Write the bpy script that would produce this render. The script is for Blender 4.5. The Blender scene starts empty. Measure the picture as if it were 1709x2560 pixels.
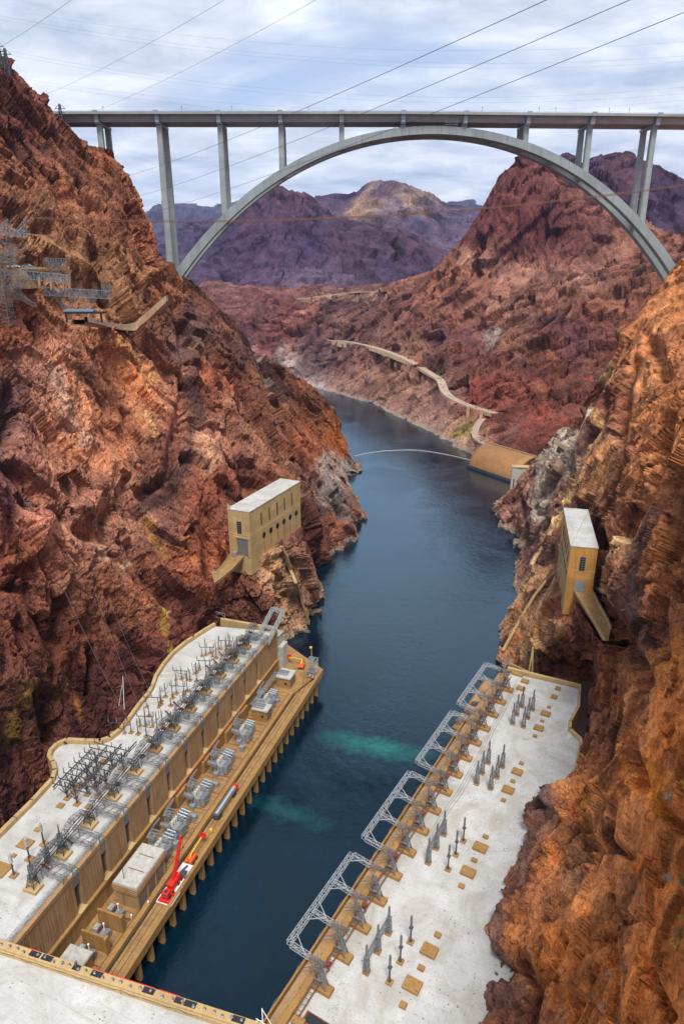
import bpy, math, random
import numpy as np
from mathutils import Vector, Matrix, Euler
random.seed(7)
RNG = np.random.default_rng(11)
SC = bpy.context.scene
COL = SC.collection
R = math.radians

# ---------------------------------------------------------------- camera
CAMZ = 180.0
PITCH = R(20.3)
FPX = 1707.0                       # focal length in pixels of the 1709 x 2560 photograph
cam = bpy.data.cameras.new('camera')
cam.sensor_fit = 'VERTICAL'
cam.sensor_height = 36.0
cam.lens = 24.0
cam.clip_start = 1.0
cam.clip_end = 20000
camo = bpy.data.objects.new('camera', cam)
COL.objects.link(camo)
camo.location = (0, 0, CAMZ)
camo.rotation_euler = (math.pi / 2 - PITCH, 0, 0)
SC.camera = camo

# ---------------------------------------------------------------- sky
SUN_EL, SUN_AZ = R(61), R(174)     # high sun behind cloud, behind and left of the camera
w = bpy.data.worlds.new('World')
SC.world = w
w.use_nodes = True
nt = w.node_tree
nt.nodes.clear()
def wn(t, **k):
    n = nt.nodes.new(t)
    for a, b in k.items(): setattr(n, a, b)
    return n
def wmix(fac, a, b):
    m = wn('ShaderNodeMix', data_type='RGBA')
    for s, v in ((0, fac), (6, a), (7, b)):
        if isinstance(v, (tuple, float)): m.inputs[s].default_value = v
        else: nt.links.new(v, m.inputs[s])
    return m.outputs[2]
out = wn('ShaderNodeOutputWorld'); bg = wn('ShaderNodeBackground')
sky = wn('ShaderNodeTexSky', sky_type='NISHITA', sun_disc=False)
sky.sun_elevation = SUN_EL; sky.sun_rotation = SUN_AZ
sky.altitude = 400
tc = wn('ShaderNodeTexCoord')
sp = wn('ShaderNodeSeparateXYZ'); nt.links.new(tc.outputs['Generated'], sp.inputs[0])
mx = wn('ShaderNodeMath', operation='MAXIMUM'); nt.links.new(sp.outputs[2], mx.inputs[0]); mx.inputs[1].default_value = 0.0
ad = wn('ShaderNodeMath', operation='ADD'); nt.links.new(mx.outputs[0], ad.inputs[0]); ad.inputs[1].default_value = 0.16
dx = wn('ShaderNodeMath', operation='DIVIDE'); nt.links.new(sp.outputs[0], dx.inputs[0]); nt.links.new(ad.outputs[0], dx.inputs[1])
dy = wn('ShaderNodeMath', operation='DIVIDE'); nt.links.new(sp.outputs[1], dy.inputs[0]); nt.links.new(ad.outputs[0], dy.inputs[1])
cb = wn('ShaderNodeCombineXYZ'); nt.links.new(dx.outputs[0], cb.inputs[0]); nt.links.new(dy.outputs[0], cb.inputs[1])
mp = wn('ShaderNodeMapping'); mp.inputs['Scale'].default_value = (0.8, 1.1, 1); mp.inputs['Rotation'].default_value = (0, 0, 0.35)
mp.inputs['Location'].default_value = (3.1, 0.4, 0)
nt.links.new(cb.outputs[0], mp.inputs[0])
def wnoise(scale, det, rough, dist=0.0):
    n = wn('ShaderNodeTexNoise'); n.inputs['Scale'].default_value = scale; n.inputs['Detail'].default_value = det
    n.inputs['Roughness'].default_value = rough; n.inputs['Distortion'].default_value = dist
    nt.links.new(mp.outputs[0], n.inputs[0]); return n.outputs[0]
def wramp(v, stops):
    r = wn('ShaderNodeValToRGB'); nt.links.new(v, r.inputs[0])
    e = r.color_ramp.elements
    while len(e) < len(stops): e.new(0.5)
    for i, (p, c) in enumerate(stops): e[i].position = p; e[i].color = (*c, 1)
    return r.outputs[0]
cover = wramp(wnoise(1.15, 9, 0.55, 0.5), [(0.30, (0, 0, 0)), (0.46, (1, 1, 1))])
shade = wramp(wnoise(2.6, 8, 0.6, 0.3), [(0.32, (2.3, 2.75, 3.6)), (0.50, (3.7, 4.0, 4.6)), (0.66, (5.0, 5.2, 5.5))])
thin = wmix(0.66, sky.outputs[0], (2.3, 2.75, 3.6, 1))
skyc = wmix(cover, thin, shade)
nt.links.new(skyc, bg.inputs[0])
bg.inputs[1].default_value = 0.14
nt.links.new(bg.outputs[0], out.inputs[0])

# ---------------------------------------------------------------- sun (through cloud)
sl = bpy.data.lights.new('sun', 'SUN')
sl.energy = 2.7; sl.angle = R(18); sl.color = (1.0, 0.95, 0.87)
so = bpy.data.objects.new('sun', sl); COL.objects.link(so)
d = Vector((math.sin(SUN_AZ) * math.cos(SUN_EL), math.cos(SUN_AZ) * math.cos(SUN_EL), math.sin(SUN_EL)))
so.rotation_euler = d.to_track_quat('Z', 'Y').to_euler()
so.location = d * 900

SC.view_settings.view_transform = 'Standard'
SC.view_settings.look = 'None'
SC.view_settings.gamma = 1
SC.view_settings.exposure = 0.66
SC.render.engine = 'CYCLES'
SC.cycles.max_bounces = 5
SC.cycles.diffuse_bounces = 3
SC.cycles.glossy_bounces = 3
SC.cycles.volume_bounces = 0
SC.cycles.use_denoising = True

# ---------------------------------------------------------------- pixel -> point helpers (used to survey the site once)
_F = np.array([0, math.cos(PITCH), -math.sin(PITCH)]); _U = np.array([0, math.sin(PITCH), math.cos(PITCH)])
def _ray(x, y):
    r = _F - _U * (y - 1280) / FPX
    return np.array([(x - 854.5) / FPX, r[1], r[2]])
def onz(x, y, z):
    r = _ray(x, y); t = (z - CAMZ) / r[2]
    return np.array([r[0] * t, r[1] * t, z])
def ony(x, y, Y):
    r = _ray(x, y); t = Y / r[1]
    return np.array([r[0] * t, Y, CAMZ + r[2] * t])

# ---------------------------------------------------------------- scene graph helpers
def tag(o, label=None, cat=None, group=None, kind=None):
    if label: o['label'] = label
    if cat: o['category'] = cat
    if group: o['group'] = group
    if kind: o['kind'] = kind
    return o
def empty(name, loc=(0, 0, 0), rz=0.0, label=None, cat=None, group=None):
    o = bpy.data.objects.new(name, None); COL.objects.link(o)
    o.location = loc; o.rotation_euler = (0, 0, rz); o.empty_display_size = 0.5
    return tag(o, label, cat, group)
def copy_tree(o, parent=None):
    c = o.copy(); COL.objects.link(c); c.parent = parent
    for ch in list(o.children): copy_tree(ch, c)
    return c
def place(proto, loc, rz=0.0, label=None, first=None, scale=None):
    """put the prototype itself the first time, a copy with its parts afterwards"""
    if proto.get('_used'): o = copy_tree(proto)
    else: o = proto; proto['_used'] = 1
    o.location = loc; o.rotation_euler = (0, 0, rz)
    if scale: o.scale = scale
    if label: o['label'] = label
    return o

class MB:
    """collects simple solids; build() links them as ONE mesh object"""
    def __init__(s): s.v = []; s.f = []
    def add(s, vs, fs):
        b = len(s.v); s.v += [tuple(map(float, p)) for p in vs]
        s.f += [tuple(b + i for i in f) for f in fs]
    def hexa(s, p):                      # 8 points: bottom 4 ccw, top 4 ccw
        s.add(p, [(3, 2, 1, 0), (4, 5, 6, 7), (0, 1, 5, 4), (1, 2, 6, 5), (2, 3, 7, 6), (3, 0, 4, 7)])
    def box(s, x0, x1, y0, y1, z0, z1, bev=0.0):
        if bev:
            b = bev
            p = [(x0, y0, z0), (x1, y0, z0), (x1, y1, z0), (x0, y1, z0), (x0, y0, z1 - b), (x1, y0, z1 - b), (x1, y1, z1 - b), (x0, y1, z1 - b),
                 (x0 + b, y0 + b, z1), (x1 - b, y0 + b, z1), (x1 - b, y1 - b, z1), (x0 + b, y1 - b, z1)]
            s.add(p, [(3, 2, 1, 0), (0, 1, 5, 4), (1, 2, 6, 5), (2, 3, 7, 6), (3, 0, 4, 7), (4, 5, 9, 8), (5, 6, 10, 9), (6, 7, 11, 10), (7, 4, 8, 11), (8, 9, 10, 11)])
        else:
            s.hexa([(x0, y0, z0), (x1, y0, z0), (x1, y1, z0), (x0, y1, z0), (x0, y0, z1), (x1, y0, z1), (x1, y1, z1), (x0, y1, z1)])
    def bar(s, a, b, t, t2=None):        # square strut from a to b
        a = np.array(a, float); b = np.array(b, float); d = b - a; L = np.linalg.norm(d)
        if L < 1e-6: return
        d /= L; up = np.array([0, 0, 1.0]) if abs(d[2]) < 0.9 else np.array([1.0, 0, 0])
        x = np.cross(d, up); x /= np.linalg.norm(x); y = np.cross(x, d)
        h = t / 2; k = (t2 or t) / 2
        c = [(-h, -k), (h, -k), (h, k), (-h, k)]
        s.hexa([a + x * i + y * j for i, j in c] + [b + x * i + y * j for i, j in c])
    def tube(s, a, b, r, r2=None, n=10, caps=True):
        a = np.array(a, float); b = np.array(b, float); d = b - a; L = np.linalg.norm(d); d /= L
        up = np.array([0, 0, 1.0]) if abs(d[2]) < 0.9 else np.array([1.0, 0, 0])
        x = np.cross(d, up); x /= np.linalg.norm(x); y = np.cross(x, d)
        if r2 is None: r2 = r
        vs = []
        for p, q in ((a, r), (b, r2)):
            for i in range(n):
                t = 2 * math.pi * i / n
                vs.append(p + (x * math.cos(t) + y * math.sin(t)) * q)
        fs = [(i, (i + 1) % n, n + (i + 1) % n, n + i) for i in range(n)]
        if caps: fs += [tuple(range(n - 1, -1, -1)), tuple(range(n, 2 * n))]
        s.add(vs, fs)
    def poly(s, pts, r, n=6):            # polyline cable
        for a, b in zip(pts[:-1], pts[1:]): s.tube(a, b, r, n=n, caps=False)
    def prism(s, pts, z0, z1):           # closed polygon ccw
        n = len(pts)
        s.add([(p[0], p[1], z0) for p in pts] + [(p[0], p[1], z1) for p in pts],
              [tuple(range(n - 1, -1, -1)), tuple(range(n, 2 * n))] + [(i, (i + 1) % n, n + (i + 1) % n, n + i) for i in range(n)])
    def lattice(s, a, b, wa, wb, n, t, up=(0, 0, 1)):
        """square lattice mast / girder between a and b, width wa -> wb, n panels"""
        a = np.array(a, float); b = np.array(b, float); d = b - a; L = np.linalg.norm(d); d /= L
        up = np.array(up, float)
        if abs(d @ up) > 0.9: up = np.array([0, 1.0, 0])
        x = np.cross(d, up); x /= np.linalg.norm(x); y = np.cross(x, d)
        rings = []
        for i in range(n + 1):
            q = i / n; w_ = (wa + (wb - wa) * q) / 2; p = a + d * L * q
            rings.append([p + x * w_ * sx + y * w_ * sy for sx, sy in ((-1, -1), (1, -1), (1, 1), (-1, 1))])
        for k in range(4): s.bar(rings[0][k], rings[-1][k], t)
        for i in range(n + 1):
            for k in range(4):
                s.bar(rings[i][k], rings[i][(k + 1) % 4], t * .7)
                if i < n:
                    if (i + k) % 2: s.bar(rings[i][k], rings[i + 1][(k + 1) % 4], t * .7)
                    else: s.bar(rings[i][(k + 1) % 4], rings[i + 1][k], t * .7)
    def build(s, name, mat, parent=None, smooth=False, M=None):
        m = bpy.data.meshes.new(name)
        m.from_pydata(s.v, [], s.f)
        m.materials.append(mat)
        if smooth: m.polygons.foreach_set('use_smooth', [True] * len(m.polygons))
        m.update()
        o = bpy.data.objects.new(name, m); COL.objects.link(o)
        if parent: o.parent = parent
        return o
HAZE_D = 0.000035
# ---------------------------------------------------------------- materials
MATS = {}
class NT:
    def __init__(s, name):
        s.m = bpy.data.materials.new(name); s.m.use_nodes = True; s.t = s.m.node_tree
        s.b = s.t.nodes['Principled BSDF']; s.out = s.t.nodes['Material Output']
        MATS[name] = s.m
    def n(s, t, ins=None, **k):
        n = s.t.nodes.new(t)
        for a, b in k.items(): setattr(n, a, b)
        for a, b in (ins or {}).items(): s.put(n.inputs[a], b)
        return n
    def put(s, sock, v):
        if isinstance(v, bpy.types.NodeSocket): s.t.links.new(v, sock)
        elif isinstance(v, tuple) and len(v) == 3 and sock.type == 'RGBA': sock.default_value = (*v, 1)
        else: sock.default_value = v
    def mix(s, f, a, b, mode='MIX'):
        m = s.n('ShaderNodeMix', data_type='RGBA', blend_type=mode)
        s.put(m.inputs[0], f); s.put(m.inputs[6], a); s.put(m.inputs[7], b); return m.outputs[2]
    def noise(s, scale, det=6, rough=.55, dist=0., vec=None):
        n = s.n('ShaderNodeTexNoise', {'Scale': scale, 'Detail': det, 'Roughness': rough, 'Distortion': dist})
        s.put(n.inputs[0], vec if vec is not None else s.obj()); return n.outputs[0]
    def vor(s, scale, feat='F1', out='Distance', vec=None, rnd=1.0):
        n = s.n('ShaderNodeTexVoronoi', {'Scale': scale, 'Randomness': rnd}, feature=feat)
        s.put(n.inputs[0], vec if vec is not None else s.obj()); return n.outputs[out]
    def obj(s):
        if not hasattr(s, '_o'): s._o = s.n('ShaderNodeTexCoord').outputs['Object']
        return s._o
    def wpos(s):
        if not hasattr(s, '_w'): s._w = s.n('ShaderNodeNewGeometry').outputs['Position']
        return s._w
    def map(s, vec, sc=(1, 1, 1), rot=(0, 0, 0), loc=(0, 0, 0)):
        m = s.n('ShaderNodeMapping', {'Scale': sc, 'Rotation': rot, 'Location': loc}); s.put(m.inputs[0], vec); return m.outputs[0]
    def ramp(s, v, stops):
        r = s.n('ShaderNodeValToRGB'); s.put(r.inputs[0], v); e = r.color_ramp.elements
        while len(e) < len(stops): e.new(.5)
        for i, (p, c) in enumerate(stops):
            e[i].position = p; e[i].color = (*c, 1) if isinstance(c, tuple) else (c, c, c, 1)
        return r.outputs[0]
    def bump(s, h, strength=.5, dist=.1, base=None):
        b = s.n('ShaderNodeBump', {'Strength': strength, 'Distance': dist}); s.put(b.inputs['Height'], h)
        if base is not None: s.put(b.inputs['Normal'], base)
        return b.outputs[0]
    def done(s, col=None, rough=None, metal=None, normal=None, spec=None):
        if col is not None: s.put(s.b.inputs['Base Color'], col)
        if rough is not None: s.put(s.b.inputs['Roughness'], rough)
        if metal is not None: s.put(s.b.inputs['Metallic'], metal)
        if normal is not None: s.put(s.b.inputs['Normal'], normal)
        if spec is not None: s.put(s.b.inputs['Specular IOR Level'], spec)
        return s.m

def rock_mat(name, s1=1.0, bstr=.8, vert=.55):
    t = NT(name); P = t.wpos()
    at = t.n('ShaderNodeAttribute', attribute_name='tint').outputs['Color']
    ac = t.n('ShaderNodeAttribute', attribute_name='cell').outputs['Fac']
    q = t.map(P, (1, 1, vert), (0.25, 0.35, 0.2))
    big = t.noise(.035 * s1, 4, .62, .6, q)
    med = t.noise(.16 * s1, 5, .68, .5, q)
    fin = t.noise(.9 * s1, 4, .72, .0, q)
    c = t.mix(t.ramp(big, [(.35, 0.), (.62, 1.)]), t.mix(1., at, (.72, .66, .70), 'MULTIPLY'), t.mix(1., at, (1.75, 1.68, 1.6), 'MULTIPLY'))
    c = t.mix(t.ramp(med, [(.30, 0.), (.68, 1.)]), t.mix(1., c, (.62, .56, .58), 'MULTIPLY'), t.mix(1., c, (1.36, 1.34, 1.28), 'MULTIPLY'))
    c = t.mix(t.ramp(ac, [(0., .0), (1., .55)]), c, t.mix(1., c, (.45, .40, .42), 'MULTIPLY'))
    # desert varnish, ochre and pale mineral patches
    pv = t.noise(.06 * s1, 4, .6, 1.2, t.map(P, (1, 1, .35), (0, .4, 0), (40, 9, 3)))
    c = t.mix(t.ramp(pv, [(.56, 0.), (.66, .75)]), c, t.mix(1., c, (.36, .34, .44), 'MULTIPLY'))
    po = t.noise(.09 * s1, 4, .65, 1.5, t.map(P, (1, 1, .4), (0, -.5, .3), (11, 70, 5)))
    c = t.mix(t.ramp(po, [(.60, 0.), (.70, .65)]), c, t.mix(1., c, (1.75, 1.15, .55), 'MULTIPLY'))
    pl = t.noise(.2 * s1, 4, .7, 1.0, t.map(P, (1, 1, .5), (0, .6, .3), (81, 7, 35)))
    c = t.mix(t.ramp(pl, [(.63, 0.), (.72, .5)]), c, t.mix(1., c, (1.7, 1.75, 1.8), 'MULTIPLY'))
    c = t.mix(t.ramp(fin, [(.34, .55), (.50, 0.)]), c, t.mix(1., c, (.34, .30, .34), 'MULTIPLY'))
    crk = t.vor(.33 * s1, 'DISTANCE_TO_EDGE', vec=t.mix(.22, q, t.n('ShaderNodeTexNoise', {'Scale': .4 * s1, 'Detail': 2}).outputs[1], 'ADD'))
    crk2 = t.vor(1.1 * s1, 'DISTANCE_TO_EDGE', vec=q)
    c = t.mix(t.ramp(crk, [(.0, .28), (.05, 0.)]), c, (.03, .018, .016))
    sz = t.n('ShaderNodeSeparateXYZ', {0: P}).outputs[2]; szn = t.n('ShaderNodeMath', {0: sz, 1: t.n('ShaderNodeMath', {0: med, 1: 5.0}, operation='MULTIPLY').outputs[0]}, operation='SUBTRACT').outputs[0]
    c = t.mix(t.ramp(szn, [(0., .6), (.9, 0.)]), c, (.36, .30, .23))
    h = t.n('ShaderNodeMath', {0: fin, 1: t.ramp(crk, [(0., 0.), (.12, .5)])}, operation='ADD').outputs[0]
    h2 = t.n('ShaderNodeMath', {0: h, 1: t.ramp(crk2, [(0., 0.), (.2, .22)])}, operation='ADD').outputs[0]
    h3 = t.n('ShaderNodeMath', {0: h2, 1: t.n('ShaderNodeMath', {0: med, 1: 2.6}, operation='MULTIPLY').outputs[0]}, operation='ADD').outputs[0]
    nb = t.bump(h3, bstr, 1.2 / s1)
    return t.done(c, .92, normal=nb, spec=.15)
rock_near = rock_mat('canyon_rock', 1.0, .9)
rock_right = rock_mat('ochre_rock', 1.25, .7, vert=.8)
rock_mid = rock_mat('hillside_rock', .55, .8)
rock_far = rock_mat('mountain_rock', .16, .7)

def simple(name, col, rough=.6, metal=0., var=.25, sc=1.5, bump=0.):
    t = NT(name); n = t.noise(sc, 6, .65)
    c = t.mix(t.ramp(n, [(.3, 0.), (.7, 1.)]), tuple(x * (1 - var) for x in col), tuple(min(1, x * (1 + var)) for x in col))
    return t.done(c, rough, metal, normal=t.bump(n, bump, .05) if bump else None)

def concrete(name, col, stain=(.30, .13, .03), streak=.6, panel=None, dirt=.5, sc=1.):
    t = NT(name); P = t.wpos()
    v = t.map(P, (1, 1, .06))
    n1 = t.noise(.9 * sc, 7, .7, .2, v); n2 = t.noise(.13 * sc, 6, .6, .5, P); n3 = t.noise(3.0, 6, .7, 0, P)
    c = t.mix(t.ramp(n2, [(.3, 0.), (.7, 1.)]), tuple(x * .78 for x in col), tuple(min(1, x * 1.12) for x in col))
    c = t.mix(t.ramp(n1, [(.52, 0.), (.70, streak)]), c, stain)
    n4 = t.noise(2.6 * sc, 5, .7, .1, t.map(P, (1, 1, .04), loc=(5, 3, 0)))
    c = t.mix(t.ramp(n4, [(.55, 0.), (.66, dirt)]), c, tuple(x * .38 for x in col))
    c = t.mix(t.ramp(n3, [(.60, 0.), (.75, dirt * .5)]), c, tuple(x * .5 for x in col))
    if panel:      # pour joints
        sx = t.n('ShaderNodeSeparateXYZ', {0: P}).outputs[panel[0]]; fr = t.n('ShaderNodeMath', {0: t.n('ShaderNodeMath', {0: sx, 1: panel[1]}, operation='DIVIDE').outputs[0]}, operation='FRACT').outputs[0]
        seg_ = t.n('ShaderNodeMath', {0: t.n('ShaderNodeMath', {0: sx, 1: panel[1]}, operation='DIVIDE').outputs[0]}, operation='FLOOR').outputs[0]
        wn_ = t.n('ShaderNodeTexWhiteNoise', {'W': seg_}, noise_dimensions='1D').outputs[0]
        c = t.mix(t.ramp(wn_, [(0., 0.), (1., .35)]), c, tuple(x * .6 for x in col)); c = t.mix(t.ramp(fr, [(0., .7), (.035, 0.)]), c, tuple(x * .4 for x in col))
    return t.done(c, .85, normal=t.bump(n3, .25, .06), spec=.2)
m_wall = concrete('weathered_concrete', (.36, .225, .115), (.30, .115, .03), .85, dirt=.85)
m_ochre = concrete('ochre_concrete', (.35, .20, .072), (.22, .085, .02), .7, dirt=.8)
m_house = concrete('tan_concrete', (.52, .365, .175), (.38, .19, .05), .65, dirt=.6, panel=(2, 3.3))
m_house2 = concrete('orange_stained_concrete', (.55, .28, .08), (.36, .12, .02), .8, dirt=.6, panel=(2, 3.3))
m_bridgec = concrete('bridge_concrete', (.33, .365, .37), (.20, .23, .24), .6, dirt=.25, sc=.5, panel=(2, 5.2))
m_arch = concrete('arch_concrete', (.30, .345, .355), (.20, .24, .25), .65, dirt=.5, sc=.3, panel=(0, 6.1))

def deck_mat():
    t = NT('wharf_concrete'); P = t.wpos()
    n = t.noise(.35, 7, .65, .4, P); n2 = t.noise(2.4, 6, .7, 0, P)
    c = t.mix(t.ramp(n, [(.3, 0.), (.7, 1.)]), (.22, .12, .042), (.39, .235, .085))
    c = t.mix(t.ramp(n2, [(.50, 0.), (.66, .8)]), c, (.11, .055, .022))
    return t.done(c, .8, normal=t.bump(n2, .25, .05))
m_deck = deck_mat()

def roof_mat():
    t = NT('white_roof'); P = t.wpos()
    a = t.noise(.10, 8, .62, .6, P); b = t.noise(.5, 7, .7, .6, P); d = t.noise(5.5, 4, .6, .3, P)
    c = t.mix(t.ramp(a, [(.32, 0.), (.68, 1.)]), (.41, .405, .39), (.55, .545, .53))
    c = t.mix(t.ramp(b, [(.56, 0.), (.76, .55)]), c, (.36, .31, .24))
    e = t.noise(1.7, 5, .7, 2.2, P)
    gate = t.ramp(t.noise(.085, 5, .6, .5, t.map(P, loc=(31, 12, 0))), [(.38, .15), (.60, 1.)])
    c = t.mix(t.n('ShaderNodeMath', {0: t.ramp(e, [(.58, 0.), (.65, .85)]), 1: gate}, operation='MULTIPLY').outputs[0], c, (.10, .075, .055))
    c = t.mix(t.ramp(t.noise(.045, 7, .7, 2.5, t.map(P, loc=(7, 3, 0))), [(.46, 0.), (.60, .6)]), c, (.33, .30, .25))
    seam = t.n('ShaderNodeTexBrick', {'Scale': .075, 'Mortar Size': .0035, 'Color1': (1, 1, 1), 'Color2': (.93, .93, .93), 'Mortar': (.55, .50, .42)}); t.put(seam.inputs[0], t.map(t.mix(.02, P, t.n('ShaderNodeTexNoise', {'Scale': .3}).outputs[1], 'ADD'), rot=(0, 0, .42)))
    c = t.mix(.42, c, seam.outputs[0], 'MULTIPLY')
    sp = t.vor(.8, vec=t.map(t.mix(.5, P, t.n('ShaderNodeTexNoise', {'Scale': 1.5}).outputs[1], 'ADD'), (1, 1.6, 1)))
    c = t.mix(t.n('ShaderNodeMath', {0: t.ramp(sp, [(.13, .95), (.19, 0.)]), 1: t.ramp(t.noise(.16, 5, .75, 0, P), [(.50, 0.), (.58, 1.)])}, operation='MULTIPLY').outputs[0], c, (.055, .04, .03))
    c = t.mix(t.ramp(d, [(.3, .25), (.42, 0.)]), c, (.34, .33, .30))
    return t.done(c, .8, normal=t.bump(d, .15, .05))
m_roof = roof_mat()

def water_mat():
    t = NT('river_water'); P = t.wpos()
    n1 = t.noise(.30, 5, .62, .6, t.map(P, (1, .75, 1), (0, 0, .4)))
    n2 = t.noise(1.6, 4, .6, .3, t.map(P, (1, .6, 1), (0, 0, -.3)))
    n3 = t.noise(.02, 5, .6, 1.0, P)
    h = t.n('ShaderNodeMath', {0: n1, 1: t.n('ShaderNodeMath', {0: n2, 1: .35}, operation='MULTIPLY').outputs[0]}, operation='ADD').outputs[0]
    # calm slicks and rippled reaches
    st = t.ramp(n3, [(.40, .30), (.62, .85)])
    bn = t.n('ShaderNodeBump', {'Distance': .30}); t.put(bn.inputs['Height'], h); t.put(bn.inputs['Strength'], st)
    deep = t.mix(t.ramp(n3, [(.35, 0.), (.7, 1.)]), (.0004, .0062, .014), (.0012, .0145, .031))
    # pale green aerated boils where the turbines discharge
    col = deep
    wob = t.n('ShaderNodeVectorMath', {0: P, 1: t.n('ShaderNodeVectorMath', {0: t.n('ShaderNodeTexNoise', {'Scale': .05, 'Detail': 8, 'Roughness': .65, 'Vector': P}).outputs[1], 1: (26, 26, 0)}, operation='MULTIPLY').outputs[0]}, operation='ADD').outputs[0]
    for (bx, by, rx, ry, rot, k, cc) in BOILS:
        off = t.n('ShaderNodeVectorMath', {0: wob, 1: (bx + 13, by + 13, 0)}, operation='SUBTRACT').outputs[0]
        r_ = t.n('ShaderNodeVectorRotate', {'Angle': rot}, rotation_type='Z_AXIS'); t.put(r_.inputs[0], off)
        sc_ = t.n('ShaderNodeVectorMath', {0: r_.outputs[0], 1: (1 / rx, 1 / ry, 0)}, operation='MULTIPLY').outputs[0]
        ln = t.n('ShaderNodeVectorMath', {0: sc_}, operation='LENGTH').outputs['Value']
        br = t.ramp(t.noise(.28, 6, .7, .8, P), [(.33, .35), (.68, 1.)])
        fac = t.n('ShaderNodeMath', {0: t.ramp(ln, [(.15, k), (1., 0.)]), 1: br}, operation='MULTIPLY').outputs[0]
        col = t.mix(fac, col, cc)
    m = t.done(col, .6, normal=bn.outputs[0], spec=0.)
    # wind roughened water: reflectivity climbs with the angle a little earlier than on a mirror
    lw = t.n('ShaderNodeLayerWeight', {'Blend': .5, 'Normal': bn.outputs[0]}).outputs['Facing']
    pw = t.n('ShaderNodeMath', {0: lw, 1: 2.7}, operation='POWER').outputs[0]
    fr = t.n('ShaderNodeMath', {0: pw, 1: .94, 2: .018}, operation='MULTIPLY_ADD').outputs[0]
    gl = t.n('ShaderNodeBsdfGlossy', {'Color': (.64, .86, 1.0, 1), 'Roughness': .10, 'Normal': bn.outputs[0]})
    ms = t.n('ShaderNodeMixShader'); t.put(ms.inputs[0], fr); t.t.links.new(t.b.outputs[0], ms.inputs[1]); t.t.links.new(gl.outputs[0], ms.inputs[2])
    t.t.links.new(ms.outputs[0], t.out.inputs['Surface'])
    return m
_b = onz(935, 1868, 0); _b2 = onz(720, 2030, 0)
BOILS = [(_b[0], _b[1], 27, 8.5, .30, .72, (.012, .20, .17)), (_b2[0], _b2[1], 17, 6.5, .3, .5, (.015, .13, .13))]
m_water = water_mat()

m_steel = simple('galvanised_steel', (.50, .52, .53), .45, .5, .3, 3)
m_steelb = simple('blue_grey_steel', (.20, .28, .35), .5, .4, .3, 3)
m_dark = simple('dark_steel', (.085, .09, .10), .5, .4, .4, 4)
m_dsteel = simple('weathered_steel', (.22, .22, .22), .5, .5, .4, 4)
m_black = simple('black_panel', (.015, .015, .018), .5, 0, .3, 2)
m_tank = simple('transformer_grey', (.30, .32, .34), .35, .3, .4, 2)
m_silver = simple('silver_duct', (.62, .67, .72), .28, .85, .15, 1.2)
m_insul = simple('porcelain_brown', (.16, .035, .025), .3, 0, .3, 3)
m_creampor = simple('pale_porcelain', (.62, .60, .50), .35, 0, .2, 3)
m_red = simple('red_paint', (.62, .018, .010), .35, 0, .2, 2)
m_orange = simple('orange_paint', (.75, .10, .008), .35, 0, .2, 2)
m_yellow = simple('yellow_paint', (.75, .42, .02), .4, 0, .2, 2)
m_mat_red = simple('red_mat', (.55, .012, .010), .8, 0, .15, 2)
m_white = simple('white_paint', (.78, .79, .80), .5, 0, .1, 2)
m_rubber = simple('tyre_rubber', (.02, .02, .02), .8, 0, .3, 3)
m_glass = simple('dark_window_glass', (.02, .025, .03), .12, 0, .3, 1)
m_grey = simple('grey_roof_concrete', (.42, .41, .37), .8, 0, .25, .8, .2)
m_rust = simple('rusty_rail', (.20, .065, .025), .8, .2, .4, 3)
m_cable = simple('cable_dark', (.05, .05, .055), .5, .3, .2, 1)
m_cablew = simple('cable_rust', (.16, .07, .03), .7, .2, .3, 1)
m_road = simple('road_surface', (.36, .27, .21), .9, 0, .2, .1)
m_roadwall = simple('road_wall_masonry', (.44, .30, .19), .9, 0, .25, .3, .3)
m_louvre = simple('louvre_dark', (.045, .05, .045), .5, .1, .4, 2)
m_girder = simple('bridge_girder_paint', (.30, .33, .37), .5, .1, .12, .1)
m_foam = simple('float_white', (.85, .85, .83), .6, 0, .1, 2)
m_shrub = simple('shrub_grey', (.34, .31, .24), .9, 0, .3, 3)
m_shruby = simple('shrub_yellow', (.42, .30, .03), .9, 0, .35, 3)
m_shrubg = simple('shrub_green', (.12, .14, .03), .9, 0, .35, 3)
# ---------------------------------------------------------------- rock noise (numpy)
def _h(ix, iy, iz, s):
    h = (ix.astype(np.int64) * 374761393 + iy.astype(np.int64) * 668265263 + iz.astype(np.int64) * 2147483647 + s * 974634777) & 0xffffffff
    h = ((h ^ (h >> 13)) * 1274126177) & 0xffffffff
    h = ((h ^ (h >> 16)) * 2246822519) & 0xffffffff
    return ((h ^ (h >> 15)) & 0xffffff).astype(np.float32) / 16777215.0
def vnoise(p, s=0):
    i = np.floor(p).astype(np.int64); f = (p - i).astype(np.float32); f = f * f * (3 - 2 * f)
    r = 0
    for a in (0, 1):
        for b in (0, 1):
            for c in (0, 1):
                w_ = (f[:, 0] if a else 1 - f[:, 0]) * (f[:, 1] if b else 1 - f[:, 1]) * (f[:, 2] if c else 1 - f[:, 2])
                r = r + w_ * _h(i[:, 0] + a, i[:, 1] + b, i[:, 2] + c, s)
    return r * 2 - 1
def fbm(p, o=4, s=0, g=.5, ridged=False):
    r = 0; a = 1; t = 0
    for k in range(o):
        n = vnoise(p * 2 ** k + 17.3 * k, s + k)
        r = r + a * ((1 - 2 * np.abs(n)) if ridged else n); t += a; a *= g
    return r / t
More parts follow.
